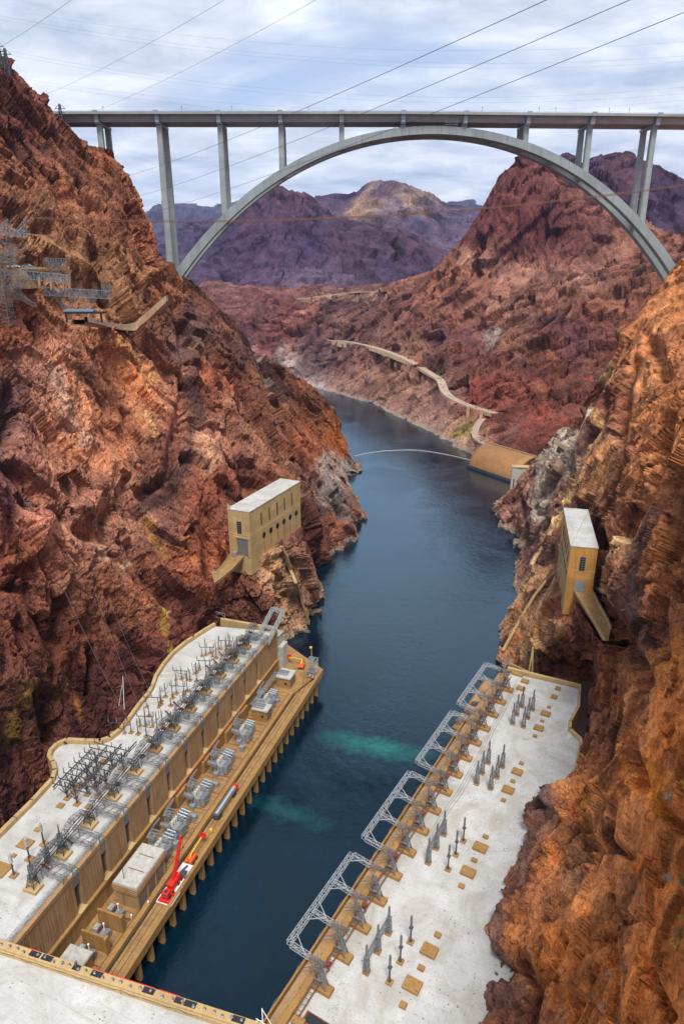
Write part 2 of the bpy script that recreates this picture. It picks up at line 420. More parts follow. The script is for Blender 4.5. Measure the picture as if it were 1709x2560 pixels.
def facets(p, s=0, tilt=.8):
    """planar blocks: every cell of a jittered lattice gets its own tilted plane; returns height, cell random"""
    i = np.floor(p - .5).astype(np.int64)
    best = np.full(len(p), 1e9, np.float32); h = np.zeros(len(p), np.float32); cr = np.zeros(len(p), np.float32)
    for a in (0, 1):
        for b in (0, 1):
            for c in (0, 1):
                x, y, z = i[:, 0] + a, i[:, 1] + b, i[:, 2] + c
                j = [_h(x, y, z, s + q) for q in range(3)]
                dx = p[:, 0] - (x + .5 + (j[0] - .5) * .9); dy = p[:, 1] - (y + .5 + (j[1] - .5) * .9); dz = p[:, 2] - (z + .5 + (j[2] - .5) * .9)
                d2 = dx * dx + dy * dy + dz * dz
                g0, g1, g2 = _h(x, y, z, s + 5) - .5, _h(x, y, z, s + 6) - .5, _h(x, y, z, s + 7) - .5
                v = (_h(x, y, z, s + 9) - .5) + tilt * 2 * (g0 * dx + g1 * dy + g2 * dz)
                m = d2 < best
                best = np.where(m, d2, best); h = np.where(m, v, h); cr = np.where(m, j[1], cr)
    return h, cr

def catmull(P, n):
    """P: (k, m, c) -> resample the first axis to n samples"""
    k = len(P); t = np.linspace(0, k - 1, n); i = np.clip(np.floor(t).astype(int), 0, k - 2); f = (t - i)[:, None, None]
    g = lambda j: P[np.clip(j, 0, k - 1)]
    a, b, c, d = g(i - 1), g(i), g(i + 1), g(i + 2)
    a = np.where((i - 1 < 0)[:, None, None], 2 * b - c, a); d = np.where((i + 2 > k - 1)[:, None, None], 2 * c - b, d)
    # softened tension keeps the surveyed break lines without overshoot
    T = .38
    m1 = T * (c - a); m2 = T * (d - b)
    return (2 * f**3 - 3 * f**2 + 1) * b + (f**3 - 2 * f**2 + f) * m1 + (-2 * f**3 + 3 * f**2) * c + (f**3 - f**2) * m2

KD = 1.0899
def PT(a):
    """control point: (px, py, Y) or (px, py, 'z', z) in 1568-wide pixels, or ('w', x, y, z)"""
    if a[0] == 'w': return np.array(a[1:4], float)
    if a[2] == 'z': return onz(a[0] * KD, a[1] * KD, a[3])
    return ony(a[0] * KD, a[1] * KD, a[2])

def idw(points, cols, q, power=3.6):
    """tint per vertex from scattered colour samples given in pixel space"""
    num = np.zeros((len(q), 3)); den = np.zeros(len(q))
    for p, c in zip(points, cols):
        d = ((q[:, 0] - p[0])**2 + (q[:, 1] - p[1])**2 + 400) ** (power / 2)
        num += np.array(c)[None] / d[:, None]; den += 1 / d
    return num / den[:, None]
def toscreen(V):
    d = V - np.array([0, 0, CAMZ]); z = np.maximum(d @ _F, 1)
    return np.stack([(854.5 + FPX * d[:, 0] / z) / KD, (1280 - FPX * (d @ _U) / z) / KD], 1)

def sheet(name, label_kind, ctrl, nu, nv, mat, amp, scl, tints, seed=0, dip=(0.3, 0.5), edge=1.0, flat=None, tall=.42, grooves=(), carves=(), tmul=(1, 1, 1), bias=.1, veins=(), fine=1.0, slab=(.6, -.5, .6)):
    G = np.array([[PT(a) for a in st] for st in ctrl])              # (stations, rows, 3)
    S = catmull(G, nu)
    S = catmull(S.transpose(1, 0, 2), nv).transpose(1, 0, 2)        # (nu, nv, 3)
    V = S.reshape(-1, 3)
    du = np.gradient(S, axis=0); dv = np.gradient(S, axis=1)
    N = np.cross(du, dv).reshape(-1, 3); N /= np.linalg.norm(N, axis=1)[:, None] + 1e-9
    mid = N.mean(0); 
    if mid @ (np.array([0, 0, CAMZ]) - V.mean(0)) < 0: N = -N
    # smooth the normals by blending towards the mean face direction
    tgt = np.array([0, 0, CAMZ + 60]) - V; tgt /= np.linalg.norm(tgt, axis=1)[:, None]
    graze = np.abs((N * tgt).sum(1)); N = N * .6 + tgt * .4; N /= np.linalg.norm(N, axis=1)[:, None]
    ca, sa = math.cos(dip[0]), math.sin(dip[0]); cb_, sb = math.cos(dip[1]), math.sin(dip[1])
    Rm = np.array([[ca, -sa, 0], [sa, ca, 0], [0, 0, 1]]) @ np.array([[cb_, 0, sb], [0, 1, 0], [-sb, 0, cb_]])
    q = (V @ Rm) * np.array([1, 1, tall])
    wp = np.stack([fbm(V / (34 * scl), 3, seed + 60 + k) for k in range(3)], 1)
    q = q + wp * 9 * scl
    H = fbm(q / (46 * scl), 3, seed, ridged=True) * .8
    f1, c1 = facets(q / (27 * scl), seed + 11); f2, c2 = facets(q / (11.5 * scl) + wp * .3, seed + 23, .9)
    f3, c3 = facets(q / (4.0 * scl) + wp * .5, seed + 37, .9); f4, c4 = facets(V / (1.7 * scl), seed + 51, .8)
    e0 = np.array(slab, float); e0 /= np.linalg.norm(e0); e1 = np.cross(e0, (0, 0, 1)); e1 /= np.linalg.norm(e1); e1 = e1 * .8 + np.cross(e0, e1) * .6; e2 = np.cross(e0, e1); R2 = np.stack([e0, e1, e2], 1); f5, _ = facets((V @ R2 + wp * 5 * scl) / (np.array([6.5, 30, 26]) * scl), seed + 67, .6)
    H = H + .9 * fbm(q / (95 * scl), 2, seed + 7) + 1.7 * f1 + 1.15 * f2 + fine * (.28 * f3 + .16 * f4) + .95 * f5 + fine * .07 * fbm(V / (1.6 * scl), 3, seed + 90)
    H = H - H.mean() - bias * H.std()
    A = amp
    if flat is not None: A = amp * flat(V, toscreen(V))
    D_ = H * A * (.40 + .60 * np.clip(graze / .45, 0, 1))
    sc0 = toscreen(V + N * D_[:, None]) if grooves else None
    if grooves: w1 = sc0 + 8 * np.stack([fbm(V / (11 * scl), 3, seed + 80), fbm(V / (11 * scl), 3, seed + 84)], 1)
    for (pl, dep, wd) in grooves:
        pl = np.array(pl, float); best = np.full(len(V), 1e9)
        for a, b_ in zip(pl[:-1], pl[1:]):
            e_ = b_ - a; tt = np.clip(((w1 - a) @ e_) / (e_ @ e_), 0, 1); dd = np.hypot(*(w1 - a - tt[:, None] * e_).T); best = np.minimum(best, dd)
        D_ = D_ - dep * np.exp(-(best / wd) ** 2)
    V2 = V + N * D_[:, None]
    for (poly_, xs_, ys_) in carves:       # rock cut back for a building or ramp
        s2 = toscreen(V2); inside = np.zeros(len(V2), bool); pp = np.array(poly_, float); j = len(pp) - 1
        for i in range(len(pp)):
            c_ = (pp[i, 1] > s2[:, 1]) != (pp[j, 1] > s2[:, 1])
            xi = (pp[j, 0] - pp[i, 0]) * (s2[:, 1] - pp[i, 1]) / (pp[j, 1] - pp[i, 1] + 1e-9) + pp[i, 0]
            inside ^= c_ & (s2[:, 0] < xi); j = i
        need = np.interp(s2[:, 0], xs_, ys_) + 1.5 + 2 * np.abs(H)
        m_ = inside & (V2[:, 1] < need); C_ = np.array([0, 0, CAMZ])
        V2[m_] = C_ + (V2[m_] - C_) * (need[m_] / V2[m_, 1])[:, None]
    idx = np.arange(nu * nv).reshape(nu, nv)
    F_ = np.stack([idx[:-1, :-1], idx[1:, :-1], idx[1:, 1:], idx[:-1, 1:]], -1).reshape(-1, 4)
    me = bpy.data.meshes.new(name)
    me.vertices.add(len(V2)); me.vertices.foreach_set('co', V2.astype(np.float32).ravel())
    me.loops.add(F_.size); me.loops.foreach_set('vertex_index', F_.astype(np.int32).ravel())
    me.polygons.add(len(F_)); me.polygons.foreach_set('loop_start', (np.arange(len(F_)) * 4).astype(np.int32))
    me.polygons.foreach_set('loop_total', np.full(len(F_), 4, np.int32))
    me.update(calc_edges=True)
    scr = toscreen(V)
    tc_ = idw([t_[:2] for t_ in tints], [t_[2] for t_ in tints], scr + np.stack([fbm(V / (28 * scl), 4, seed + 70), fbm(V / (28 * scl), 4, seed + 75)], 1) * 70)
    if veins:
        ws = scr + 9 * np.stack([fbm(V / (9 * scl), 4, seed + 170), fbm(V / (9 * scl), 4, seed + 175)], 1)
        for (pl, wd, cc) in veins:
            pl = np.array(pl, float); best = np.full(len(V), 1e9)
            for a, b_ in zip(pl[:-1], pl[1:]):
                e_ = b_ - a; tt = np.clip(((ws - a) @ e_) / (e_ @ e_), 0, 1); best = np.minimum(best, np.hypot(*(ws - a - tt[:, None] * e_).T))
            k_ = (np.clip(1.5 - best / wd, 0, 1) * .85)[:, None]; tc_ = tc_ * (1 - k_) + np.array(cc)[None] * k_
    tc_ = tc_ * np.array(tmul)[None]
    ca_ = me.color_attributes.new('tint', 'FLOAT_COLOR', 'POINT')
    ca_.data.foreach_set('color', np.concatenate([tc_, np.ones((len(V), 1))], 1).astype(np.float32).ravel())
    cl = me.attributes.new('cell', 'FLOAT', 'POINT')
    cl.data.foreach_set('value', (np.clip(.45 * c2 + .35 * c3 + .2 * c1, 0, 1) ** 1.5).astype(np.float32))
    me.materials.append(mat)
    o = bpy.data.objects.new(name, me); COL.objects.link(o)
    tag(o, kind='structure')
    GRIDS[name] = V2.reshape(nu, nv, 3)
    return o
GRIDS = {}

def back(row, dy, dz, dx=0):
    """an extra station / row behind a silhouette, so that the ridge has a far side"""
    return [('w', *(PT(a) + np.array([dx, dy, dz]))) for a in row]
def with_back(stations, steps):
    res = []
    for st in stations:
        p = PT(st[-1]); st = list(st)
        for (dx, dy, dz) in steps: st.append(('w', p[0] + dx, p[1] + dy, p[2] + dz))
        res.append(st)
    return res

# colours are reflectances of the rock itself, except haze blue on far ridges
RED = (.34, .125, .075); DRED = (.17, .065, .05); PINK = (.52, .26, .18); ORG = (.56, .22, .07); PUR = (.15, .075, .085)
TAN = (.52, .34, .20); BRN = (.27, .12, .07); DPUR = (.10, .055, .075); GREY = (.34, .28, .26)

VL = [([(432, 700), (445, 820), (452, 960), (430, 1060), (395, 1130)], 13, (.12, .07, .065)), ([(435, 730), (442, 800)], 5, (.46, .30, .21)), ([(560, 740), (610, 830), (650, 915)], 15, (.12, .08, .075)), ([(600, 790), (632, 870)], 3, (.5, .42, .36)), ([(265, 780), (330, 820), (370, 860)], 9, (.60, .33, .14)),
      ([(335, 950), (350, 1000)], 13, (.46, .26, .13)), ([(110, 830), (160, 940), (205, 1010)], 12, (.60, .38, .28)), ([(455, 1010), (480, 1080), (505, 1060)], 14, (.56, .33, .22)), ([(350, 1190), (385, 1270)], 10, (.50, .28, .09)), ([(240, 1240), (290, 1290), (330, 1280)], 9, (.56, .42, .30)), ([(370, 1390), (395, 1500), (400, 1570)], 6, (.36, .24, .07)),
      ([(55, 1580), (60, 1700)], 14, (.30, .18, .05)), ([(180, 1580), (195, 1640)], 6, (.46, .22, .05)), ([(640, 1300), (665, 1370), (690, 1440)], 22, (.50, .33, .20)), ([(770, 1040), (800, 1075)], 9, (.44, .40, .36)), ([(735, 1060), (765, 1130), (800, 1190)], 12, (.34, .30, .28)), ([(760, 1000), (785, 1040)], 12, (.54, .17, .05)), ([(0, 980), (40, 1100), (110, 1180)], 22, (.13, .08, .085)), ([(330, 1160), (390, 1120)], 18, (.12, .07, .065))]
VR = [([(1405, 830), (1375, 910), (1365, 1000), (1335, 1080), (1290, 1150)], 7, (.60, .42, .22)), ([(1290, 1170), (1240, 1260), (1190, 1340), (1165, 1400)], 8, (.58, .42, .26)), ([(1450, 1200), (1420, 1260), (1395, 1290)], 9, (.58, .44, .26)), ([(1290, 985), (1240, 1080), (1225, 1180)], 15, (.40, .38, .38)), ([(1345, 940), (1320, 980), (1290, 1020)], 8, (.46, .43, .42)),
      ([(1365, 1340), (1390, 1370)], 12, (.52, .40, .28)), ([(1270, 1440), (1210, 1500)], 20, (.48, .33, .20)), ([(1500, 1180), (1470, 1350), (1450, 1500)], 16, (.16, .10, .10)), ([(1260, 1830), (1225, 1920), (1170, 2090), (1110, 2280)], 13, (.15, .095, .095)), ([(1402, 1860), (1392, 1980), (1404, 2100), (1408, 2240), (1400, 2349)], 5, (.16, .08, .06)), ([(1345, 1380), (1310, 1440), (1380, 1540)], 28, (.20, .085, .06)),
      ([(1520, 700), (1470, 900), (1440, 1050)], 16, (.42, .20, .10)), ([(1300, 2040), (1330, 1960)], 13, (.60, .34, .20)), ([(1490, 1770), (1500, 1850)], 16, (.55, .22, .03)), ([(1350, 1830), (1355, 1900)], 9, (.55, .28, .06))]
GL = [([(405, 690), (432, 800), (425, 900), (402, 1000), (395, 1090), (330, 1130)], 9, 13), ([(575, 750), (612, 840), (640, 915)], 9, 15), ([(30, 900), (15, 1050), (80, 1130)], 8, 18), ([(190, 1215), (255, 1232), (250, 1180)], 9, 17),
      ([(105, 1590), (122, 1690)], 11, 17), ([(210, 1480), (205, 1600)], 9, 6), ([(478, 1180), (486, 1260), (490, 1310)], 9, 22), ([(300, 480), (345, 600)], 8, 11), ([(215, 560), (245, 690)], 8, 14), ([(180, 420), (232, 545)], 6, 8), ([(125, 400), (172, 560)], 6, 9),
      ([(60, 560), (170, 610), (235, 650)], -6, 20), ([(250, 1070), (190, 1180)], -6, 20), ([(470, 1000), (500, 1100)], -6, 18), ([(90, 1190), (80, 1260)], -8, 34), ([(420, 1190), (450, 1260), (440, 1330)], -7, 28), ([(300, 1250), (340, 1330), (380, 1380)], 7, 12), ([(0, 1340), (60, 1350), (130, 1480)], 7, 14),
      ([(530, 960), (560, 1060), (570, 1130)], 8, 12), ([(260, 1420), (330, 1500)], 8, 12), ([(700, 1170), (730, 1260), (745, 1320)], 8, 12), ([(740, 1110), (790, 1190)], 7, 8), ([(55, 1230), (130, 1330), (135, 1420)], 6, 10), ([(0, 470), (60, 520), (120, 520)], 7, 14), ([(330, 640), (380, 620)], -5, 12), ([(60, 1150), (150, 1190)], 7, 12)]
GR = [([(1402, 1850), (1392, 1980), (1402, 2100), (1408, 2230), (1400, 2349)], 2.4, 7), ([(1330, 1440), (1345, 1560)], 6, 14), ([(1320, 950), (1290, 1040), (1245, 1130)], 8, 13), ([(1450, 830), (1430, 900), (1415, 1000)], 8, 12), ([(1430, 1230), (1500, 1080), (1530, 960)], 7, 14), ([(1375, 1390), (1440, 1500), (1470, 1560)], 7, 18),
      ([(1270, 1830), (1330, 1870), (1350, 1960)], 4, 12), ([(1480, 2090), (1420, 2110), (1370, 2160)], 4, 10), ([(1500, 1850), (1560, 1900)], 4, 12), ([(1180, 2180), (1230, 2250), (1215, 2330)], 5, 14), ([(1290, 2150), (1250, 2240)], 4, 9), ([(1470, 2200), (1530, 2330)], 3.5, 12), ([(1300, 1980), (1390, 1930), (1440, 1960)], 3.5, 10), ([(1440, 1700), (1470, 1800)], 5, 12), ([(1350, 2230), (1310, 2330)], 3.5, 10),
      ([(1380, 700), (1420, 760)], -7, 20), ([(1490, 780), (1520, 860)], 7, 14), ([(1240, 1180), (1215, 1240)], 6, 8), ([(1350, 1010), (1380, 960), (1385, 900)], 6, 8), ([(1540, 1250), (1500, 1400), (1510, 1500)], 6, 16)]
L = [
 [(-230, 2200, 'z', 20), (-215, 1750, 135), (-200, 1350, 160), (-200, 1050, 190), (-200, 750, 230), (-200, 480, 290), (-200, 230, 350), (-200, 40, 400)],
 [(-10, 1975, 'z', 22), (0, 1700, 165), (0, 1450, 190), (0, 1150, 215), (0, 850, 255), (0, 600, 300), (0, 350, 370), (-2, 138, 430)],
 [(108, 1790, 'z', 24), (108, 1600, 190), (108, 1400, 205), (108, 1150, 235), (110, 880, 275), (120, 640, 330), (110, 420, 395), (72, 213, 440)],
 [(225, 1722, 'z', 24), (228, 1560, 210), (232, 1380, 235), (235, 1150, 265), (235, 900, 305), (240, 690, 345), (235, 500, 405), (180, 318, 462)],
 [(338, 1612, 'z', 24), (345, 1480, 240), (345, 1320, 262), (345, 1130, 292), (345, 920, 335), (342, 745, 378), (320, 610, 420), (258, 360, 470)],
 [(478, 1440, 'z', 22), (470, 1330, 280), (470, 1190, 300), (450, 1000, 338), (440, 850, 378), (420, 720, 415), (385, 620, 448), (330, 470, 472)],
 [(640, 1520, 'z', -3), (612, 1395, 284), (597, 1288, 291), (572, 1140, 336), (545, 930, 392), (515, 800, 432), (450, 680, 455), (346, 592, 468)],
 [(697, 1476, 'z', -3), (694, 1340, 316), (700, 1215, 330), (668, 1095, 385), (630, 980, 428), (600, 870, 465), (530, 750, 478), (412, 622, 476)],
 [(772, 1300, 'z', -3), (768, 1240, 402), (752, 1160, 422), (730, 1080, 455), (700, 1000, 495), (668, 925, 528), (610, 835, 540), (500, 706, 530)],
 [(838, 1208, 'z', -3), (828, 1188, 470), (800, 1140, 484), (775, 1090, 512), (748, 1030, 545), (715, 970, 572), (672, 895, 590), (610, 806, 585)],
 [(798, 1092, 'z', -3), (798, 1086, 582), (790, 1060, 588), (775, 1025, 594), (760, 1000, 600), (742, 960, 606), (714, 915, 610), (668, 854, 612)],
 [(822, 1085, 'z', -3), (822, 1080, 596), (812, 1065, 602), (800, 1040, 610), (788, 1015, 617), (770, 966, 625), (748, 928, 632), (714, 882, 640)],
 [('w', -20, 760, -3), ('w', -30, 760, 5), ('w', -34, 765, 15), ('w', -38, 770, 25), ('w', -45, 775, 35), ('w', -50, 780, 40), ('w', -60, 790, 44), ('w', -80, 800, 50)],
]
L = [[('w', *(PT(st[0]) + np.array([9., -5., -30.])))] + st for st in L]
L = with_back(L, [(-22, 26, -6), (-80, 120, -70)])
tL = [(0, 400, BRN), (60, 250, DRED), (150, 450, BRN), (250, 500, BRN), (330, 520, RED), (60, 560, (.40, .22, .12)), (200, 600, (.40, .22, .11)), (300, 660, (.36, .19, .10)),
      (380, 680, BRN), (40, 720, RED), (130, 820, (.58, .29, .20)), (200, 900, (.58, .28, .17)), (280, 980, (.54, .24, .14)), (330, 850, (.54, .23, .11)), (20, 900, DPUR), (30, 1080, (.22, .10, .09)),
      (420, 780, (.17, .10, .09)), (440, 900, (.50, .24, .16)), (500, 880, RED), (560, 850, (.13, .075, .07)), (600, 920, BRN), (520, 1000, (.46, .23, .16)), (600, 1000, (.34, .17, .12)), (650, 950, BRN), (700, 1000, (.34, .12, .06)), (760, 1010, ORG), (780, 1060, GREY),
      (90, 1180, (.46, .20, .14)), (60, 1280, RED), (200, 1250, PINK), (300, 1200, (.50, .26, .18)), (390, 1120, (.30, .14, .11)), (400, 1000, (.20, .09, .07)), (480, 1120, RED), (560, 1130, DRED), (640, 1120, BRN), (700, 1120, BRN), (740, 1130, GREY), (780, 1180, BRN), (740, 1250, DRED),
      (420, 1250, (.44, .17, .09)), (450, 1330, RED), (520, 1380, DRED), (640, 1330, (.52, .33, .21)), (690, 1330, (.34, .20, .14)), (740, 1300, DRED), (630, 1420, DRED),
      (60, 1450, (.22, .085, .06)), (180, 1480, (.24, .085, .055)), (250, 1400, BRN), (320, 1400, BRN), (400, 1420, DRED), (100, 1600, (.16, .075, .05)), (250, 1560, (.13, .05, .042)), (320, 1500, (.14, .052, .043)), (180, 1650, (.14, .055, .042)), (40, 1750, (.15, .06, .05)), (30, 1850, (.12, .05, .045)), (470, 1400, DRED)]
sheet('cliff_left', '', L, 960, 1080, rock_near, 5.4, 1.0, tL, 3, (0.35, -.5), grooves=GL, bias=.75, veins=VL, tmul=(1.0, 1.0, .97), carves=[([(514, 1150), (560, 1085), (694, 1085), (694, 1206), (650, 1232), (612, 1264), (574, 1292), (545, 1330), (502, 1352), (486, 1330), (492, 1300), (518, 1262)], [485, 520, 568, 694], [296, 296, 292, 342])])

Rr = [
 [(1040, 2560, 'z', 28), (1150, 2560, 76), (1250, 2560, 66), (1350, 2560, 55), (1460, 2560, 46), (1580, 2560, 38), (1780, 2500, 30)],
 [(1082, 2360, 'z', 27), (1150, 2349, 90), (1250, 2349, 79), (1350, 2349, 67), (1460, 2349, 56), (1570, 2349, 46), (1780, 2349, 36)],
 [(1136, 2125, 'z', 27), (1195, 2120, 113), (1290, 2120, 100), (1380, 2120, 85), (1470, 2110, 70), (1570, 2100, 57), (1780, 2080, 43)],
 [(1190, 1985, 'z', 30), (1240, 1975, 130), (1320, 1975, 116), (1400, 1960, 101), (1480, 1940, 85), (1570, 1910, 69), (1780, 1880, 50)],
 [(1222, 1868, 'z', 31), (1262, 1850, 150), (1350, 1830, 135), (1420, 1810, 117), (1490, 1780, 99), (1570, 1750, 82), (1780, 1700, 58)],
 [(1325, 1770, 'z', 22), (1352, 1755, 166), (1392, 1740, 152), (1440, 1720, 134), (1500, 1690, 114), (1570, 1650, 95), (1780, 1600, 65)],
 [(1352, 1660, 'z', 18), (1368, 1620, 204), (1400, 1600, 184), (1450, 1575, 158), (1510, 1550, 132), (1570, 1520, 113), (1780, 1450, 75)],
 [(1340, 1580, 'z', 15), (1352, 1530, 228), (1388, 1490, 208), (1440, 1450, 180), (1500, 1420, 152), (1570, 1385, 131), (1780, 1320, 85)],
 [(1158, 1560, 'z', -3), (1205, 1492, 268), (1276, 1425, 236), (1352, 1400, 226), (1440, 1300, 198), (1570, 1230, 156), (1780, 1170, 105)],
 [(1152, 1450, 'z', -3), (1200, 1380, 312), (1260, 1320, 300), (1330, 1230, 278), (1420, 1130, 240), (1570, 1030, 188), (1780, 960, 130)],
 [(1174, 1338, 'z', -3), (1208, 1285, 366), (1258, 1215, 352), (1320, 1120, 328), (1410, 1000, 302), (1570, 860, 266), (1780, 800, 205)],
 [(1188, 1278, 'z', -3), (1210, 1235, 404), (1255, 1160, 388), (1310, 1070, 378), (1390, 935, 360), (1510, 770, 352), (1740, 680, 320)],
 [(1116, 1190, 'z', -3), (1160, 1150, 480), (1225, 1068, 462), (1305, 975, 440), (1392, 860, 425), (1450, 735, 430), (1620, 545, 452)],
]
Rr.append(back(Rr[-1], 30, -6, 14)); Rr.append([('w', *(PT(a) + np.array([50, 90, -60]))) for a in Rr[-2]])
Rr = with_back(Rr, [(28, 0, 26), (95, 8, 62), (260, 20, 90), (600, 40, 70)])
OR2 = (.50, .185, .055); OR3 = (.54, .24, .10); 
tR = [(1140, 2250, (.16, .085, .08)), (1200, 2150, (.42, .18, .08)), (1300, 2200, OR2), (1400, 2250, OR2), (1500, 2200, OR2), (1400, 2050, OR3), (1500, 2000, OR2), (1300, 2020, OR3), (1240, 2060, (.30, .13, .08)), (1250, 1940, (.25, .12, .08)),
      (1270, 1850, (.15, .10, .11)), (1330, 1850, OR3), (1400, 1850, OR3), (1480, 1800, OR2), (1540, 1850, OR2), (1550, 1650, OR2), (1460, 1650, OR3), (1380, 1700, (.22, .10, .07)), (1390, 1600, (.30, .13, .08)), (1450, 1550, (.42, .20, .09)), (1540, 1500, (.46, .19, .06)),
      (1350, 1480, (.24, .09, .07)), (1260, 1480, DRED), (1220, 1430, (.42, .24, .14)), (1260, 1330, (.50, .32, .20)), (1200, 1350, (.44, .27, .18)), (1230, 1290, DPUR), (1300, 1450, DRED), (1440, 1400, (.17, .085, .08)), (1500, 1350, (.30, .13, .07)), (1550, 1250, (.40, .18, .08)),
      (1420, 1250, (.42, .22, .14)), (1450, 1150, BRN), (1500, 1100, (.36, .16, .08)), (1550, 950, (.42, .18, .07)), (1480, 900, (.36, .16, .08)), (1430, 850, (.30, .14, .08)), (1500, 780, (.44, .20, .10)), (1550, 640, (.44, .20, .09)), (1440, 990, (.40, .17, .08)),
      (1360, 1080, (.40, .22, .12)), (1310, 1130, (.20, .10, .08)), (1290, 1040, (.30, .27, .27)), (1330, 1000, (.24, .15, .14)), (1230, 1150, (.28, .17, .15)), (1170, 1170, (.22, .12, .11)), (1200, 1220, (.24, .16, .14)), (1340, 950, DRED), (1380, 900, DRED)]
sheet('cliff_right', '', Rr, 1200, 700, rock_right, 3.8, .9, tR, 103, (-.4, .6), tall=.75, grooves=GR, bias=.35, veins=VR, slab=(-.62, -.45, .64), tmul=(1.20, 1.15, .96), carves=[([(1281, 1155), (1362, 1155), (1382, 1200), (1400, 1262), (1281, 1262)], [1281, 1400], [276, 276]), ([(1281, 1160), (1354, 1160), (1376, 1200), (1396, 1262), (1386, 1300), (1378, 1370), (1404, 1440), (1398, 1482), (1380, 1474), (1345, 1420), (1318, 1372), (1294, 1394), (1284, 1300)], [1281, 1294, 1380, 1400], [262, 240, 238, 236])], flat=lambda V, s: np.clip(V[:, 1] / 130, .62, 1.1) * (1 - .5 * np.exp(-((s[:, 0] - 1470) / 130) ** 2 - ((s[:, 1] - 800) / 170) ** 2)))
M_ = [
 [(1345, 1100, 'z', -3), (1420, 1000, 610), (1490, 900, 650), (1570, 800, 700), (1640, 700, 770), (1720, 590, 860), (1790, 500, 960)],
 [(1216, 1092, 'z', -3), (1272, 1020, 612), (1330, 930, 660), (1380, 830, 720), (1430, 720, 800), (1490, 630, 880), (1560, 545, 950)],
 [(1140, 1066, 'z', -3), (1168, 1010, 640), (1205, 920, 700), (1245, 820, 775), (1275, 720, 850), (1320, 620, 930), (1330, 455, 1000)],
 [(1078, 1052, 'z', -3), (1100, 990, 672), (1140, 905, 735), (1180, 812, 810), (1210, 710, 885), (1245, 600, 955), (1262, 392, 1020)],
 [(1035, 1028, 'z', -3), (1055, 975, 710), (1092, 895, 770), (1125, 808, 845), (1150, 715, 910), (1175, 600, 975), (1203, 368, 1030)],
 [(962, 990, 'z', -3), (978, 940, 790), (1000, 872, 850), (1020, 792, 910), (1045, 705, 965), (1080, 610, 1015), (1150, 395, 1045)],
 [(895, 955, 'z', -3), (905, 910, 870), (930, 850, 915), (955, 778, 960), (985, 700, 1010), (1020, 640, 1045), (1103, 480, 1060)],
 [(840, 928, 'z', -3), (850, 890, 930), (868, 830, 975), (890, 770, 1020), (918, 708, 1060), (955, 660, 1085), (1038, 592, 1090)],
 [(768, 908, 'z', -3), (775, 870, 1000), (790, 812, 1045), (812, 752, 1095), (840, 702, 1140), (880, 668, 1180), (955, 642, 1200)],
 [(712, 893, 'z', -3), (716, 858, 1045), (728, 798, 1100), (748, 738, 1160), (775, 697, 1225), (808, 672, 1280), (870, 655, 1330)],
 [(676, 880, 'z', -3), (672, 838, 1080), (678, 785, 1140), (692, 735, 1200), (710, 697, 1270), (735, 672, 1350), (790, 660, 1430)],
 [(600, 870, 'z', -3), (590, 825, 1120), (590, 765, 1190), (600, 715, 1260), (615, 690, 1330), (640, 668, 1430), (700, 655, 1530)],
 [(440, 850, 'z', -3), (440, 820, 1130), (440, 765, 1200), (440, 715, 1280), (445, 690, 1360), (450, 668, 1460), (470, 650, 1580)],
]
M_ = with_back(M_, [(10, 90, -30), (20, 260, -140)])
tM = [(1200, 430, (.20, .085, .085)), (1150, 450, (.22, .10, .09)), (1250, 520, (.20, .085, .09)), (1100, 520, (.24, .09, .07)), (1200, 560, (.19, .08, .08)), (1300, 500, (.20, .09, .09)), (1400, 560, (.32, .18, .14)), (1350, 600, (.42, .25, .20)), (1120, 570, (.50, .27, .17)), (1080, 610, (.46, .23, .15)), (1200, 620, (.48, .30, .23)), (1300, 640, (.42, .25, .19)), (1450, 640, (.30, .16, .12)),
      (1000, 620, (.34, .17, .12)), (950, 660, (.30, .15, .12)), (1080, 680, (.40, .22, .16)), (1180, 700, (.42, .25, .19)), (1280, 690, (.36, .19, .13)), (1380, 720, (.34, .16, .11)), (1460, 720, (.30, .14, .10)), (900, 700, (.26, .14, .12)), (1000, 720, (.32, .16, .12)), (830, 700, (.18, .11, .12)), (880, 740, (.24, .14, .12)),
      (1080, 780, (.28, .13, .10)), (1060, 760, (.20, .10, .11)), (1160, 790, (.36, .20, .14)), (1250, 770, (.40, .18, .11)), (1320, 780, (.16, .075, .085)), (1280, 760, (.18, .08, .08)), (1420, 830, (.24, .11, .09)),
      (700, 740, (.34, .16, .14)), (660, 780, (.22, .10, .11)), (620, 760, (.20, .09, .10)), (720, 790, (.14, .085, .10)), (760, 830, (.28, .17, .16)), (740, 870, (.30, .19, .17)), (820, 850, (.42, .28, .22)), (760, 720, (.16, .10, .11)), (800, 780, (.24, .14, .13)),
      (920, 850, (.44, .29, .21)), (880, 900, (.42, .27, .21)), (960, 920, (.36, .24, .20)), (1000, 930, (.28, .18, .16)), (1060, 900, (.22, .12, .10)), (980, 980, (.56, .43, .34)), (1030, 1000, (.5, .38, .28)),
      (1080, 840, (.30, .14, .10)), (1150, 880, (.32, .13, .09)), (1130, 920, (.34, .10, .075)), (1250, 900, (.26, .11, .08)), (1330, 900, (.22, .10, .08)), (1230, 960, (.34, .11, .085)), (1150, 990, (.22, .12, .11)), (1200, 1020, (.30, .11, .085)), (1280, 1000, (.28, .11, .08)), (1110, 1040, (.42, .20, .12)), (700, 875, (.60, .56, .54)), (688, 880, (.62, .58, .56))]
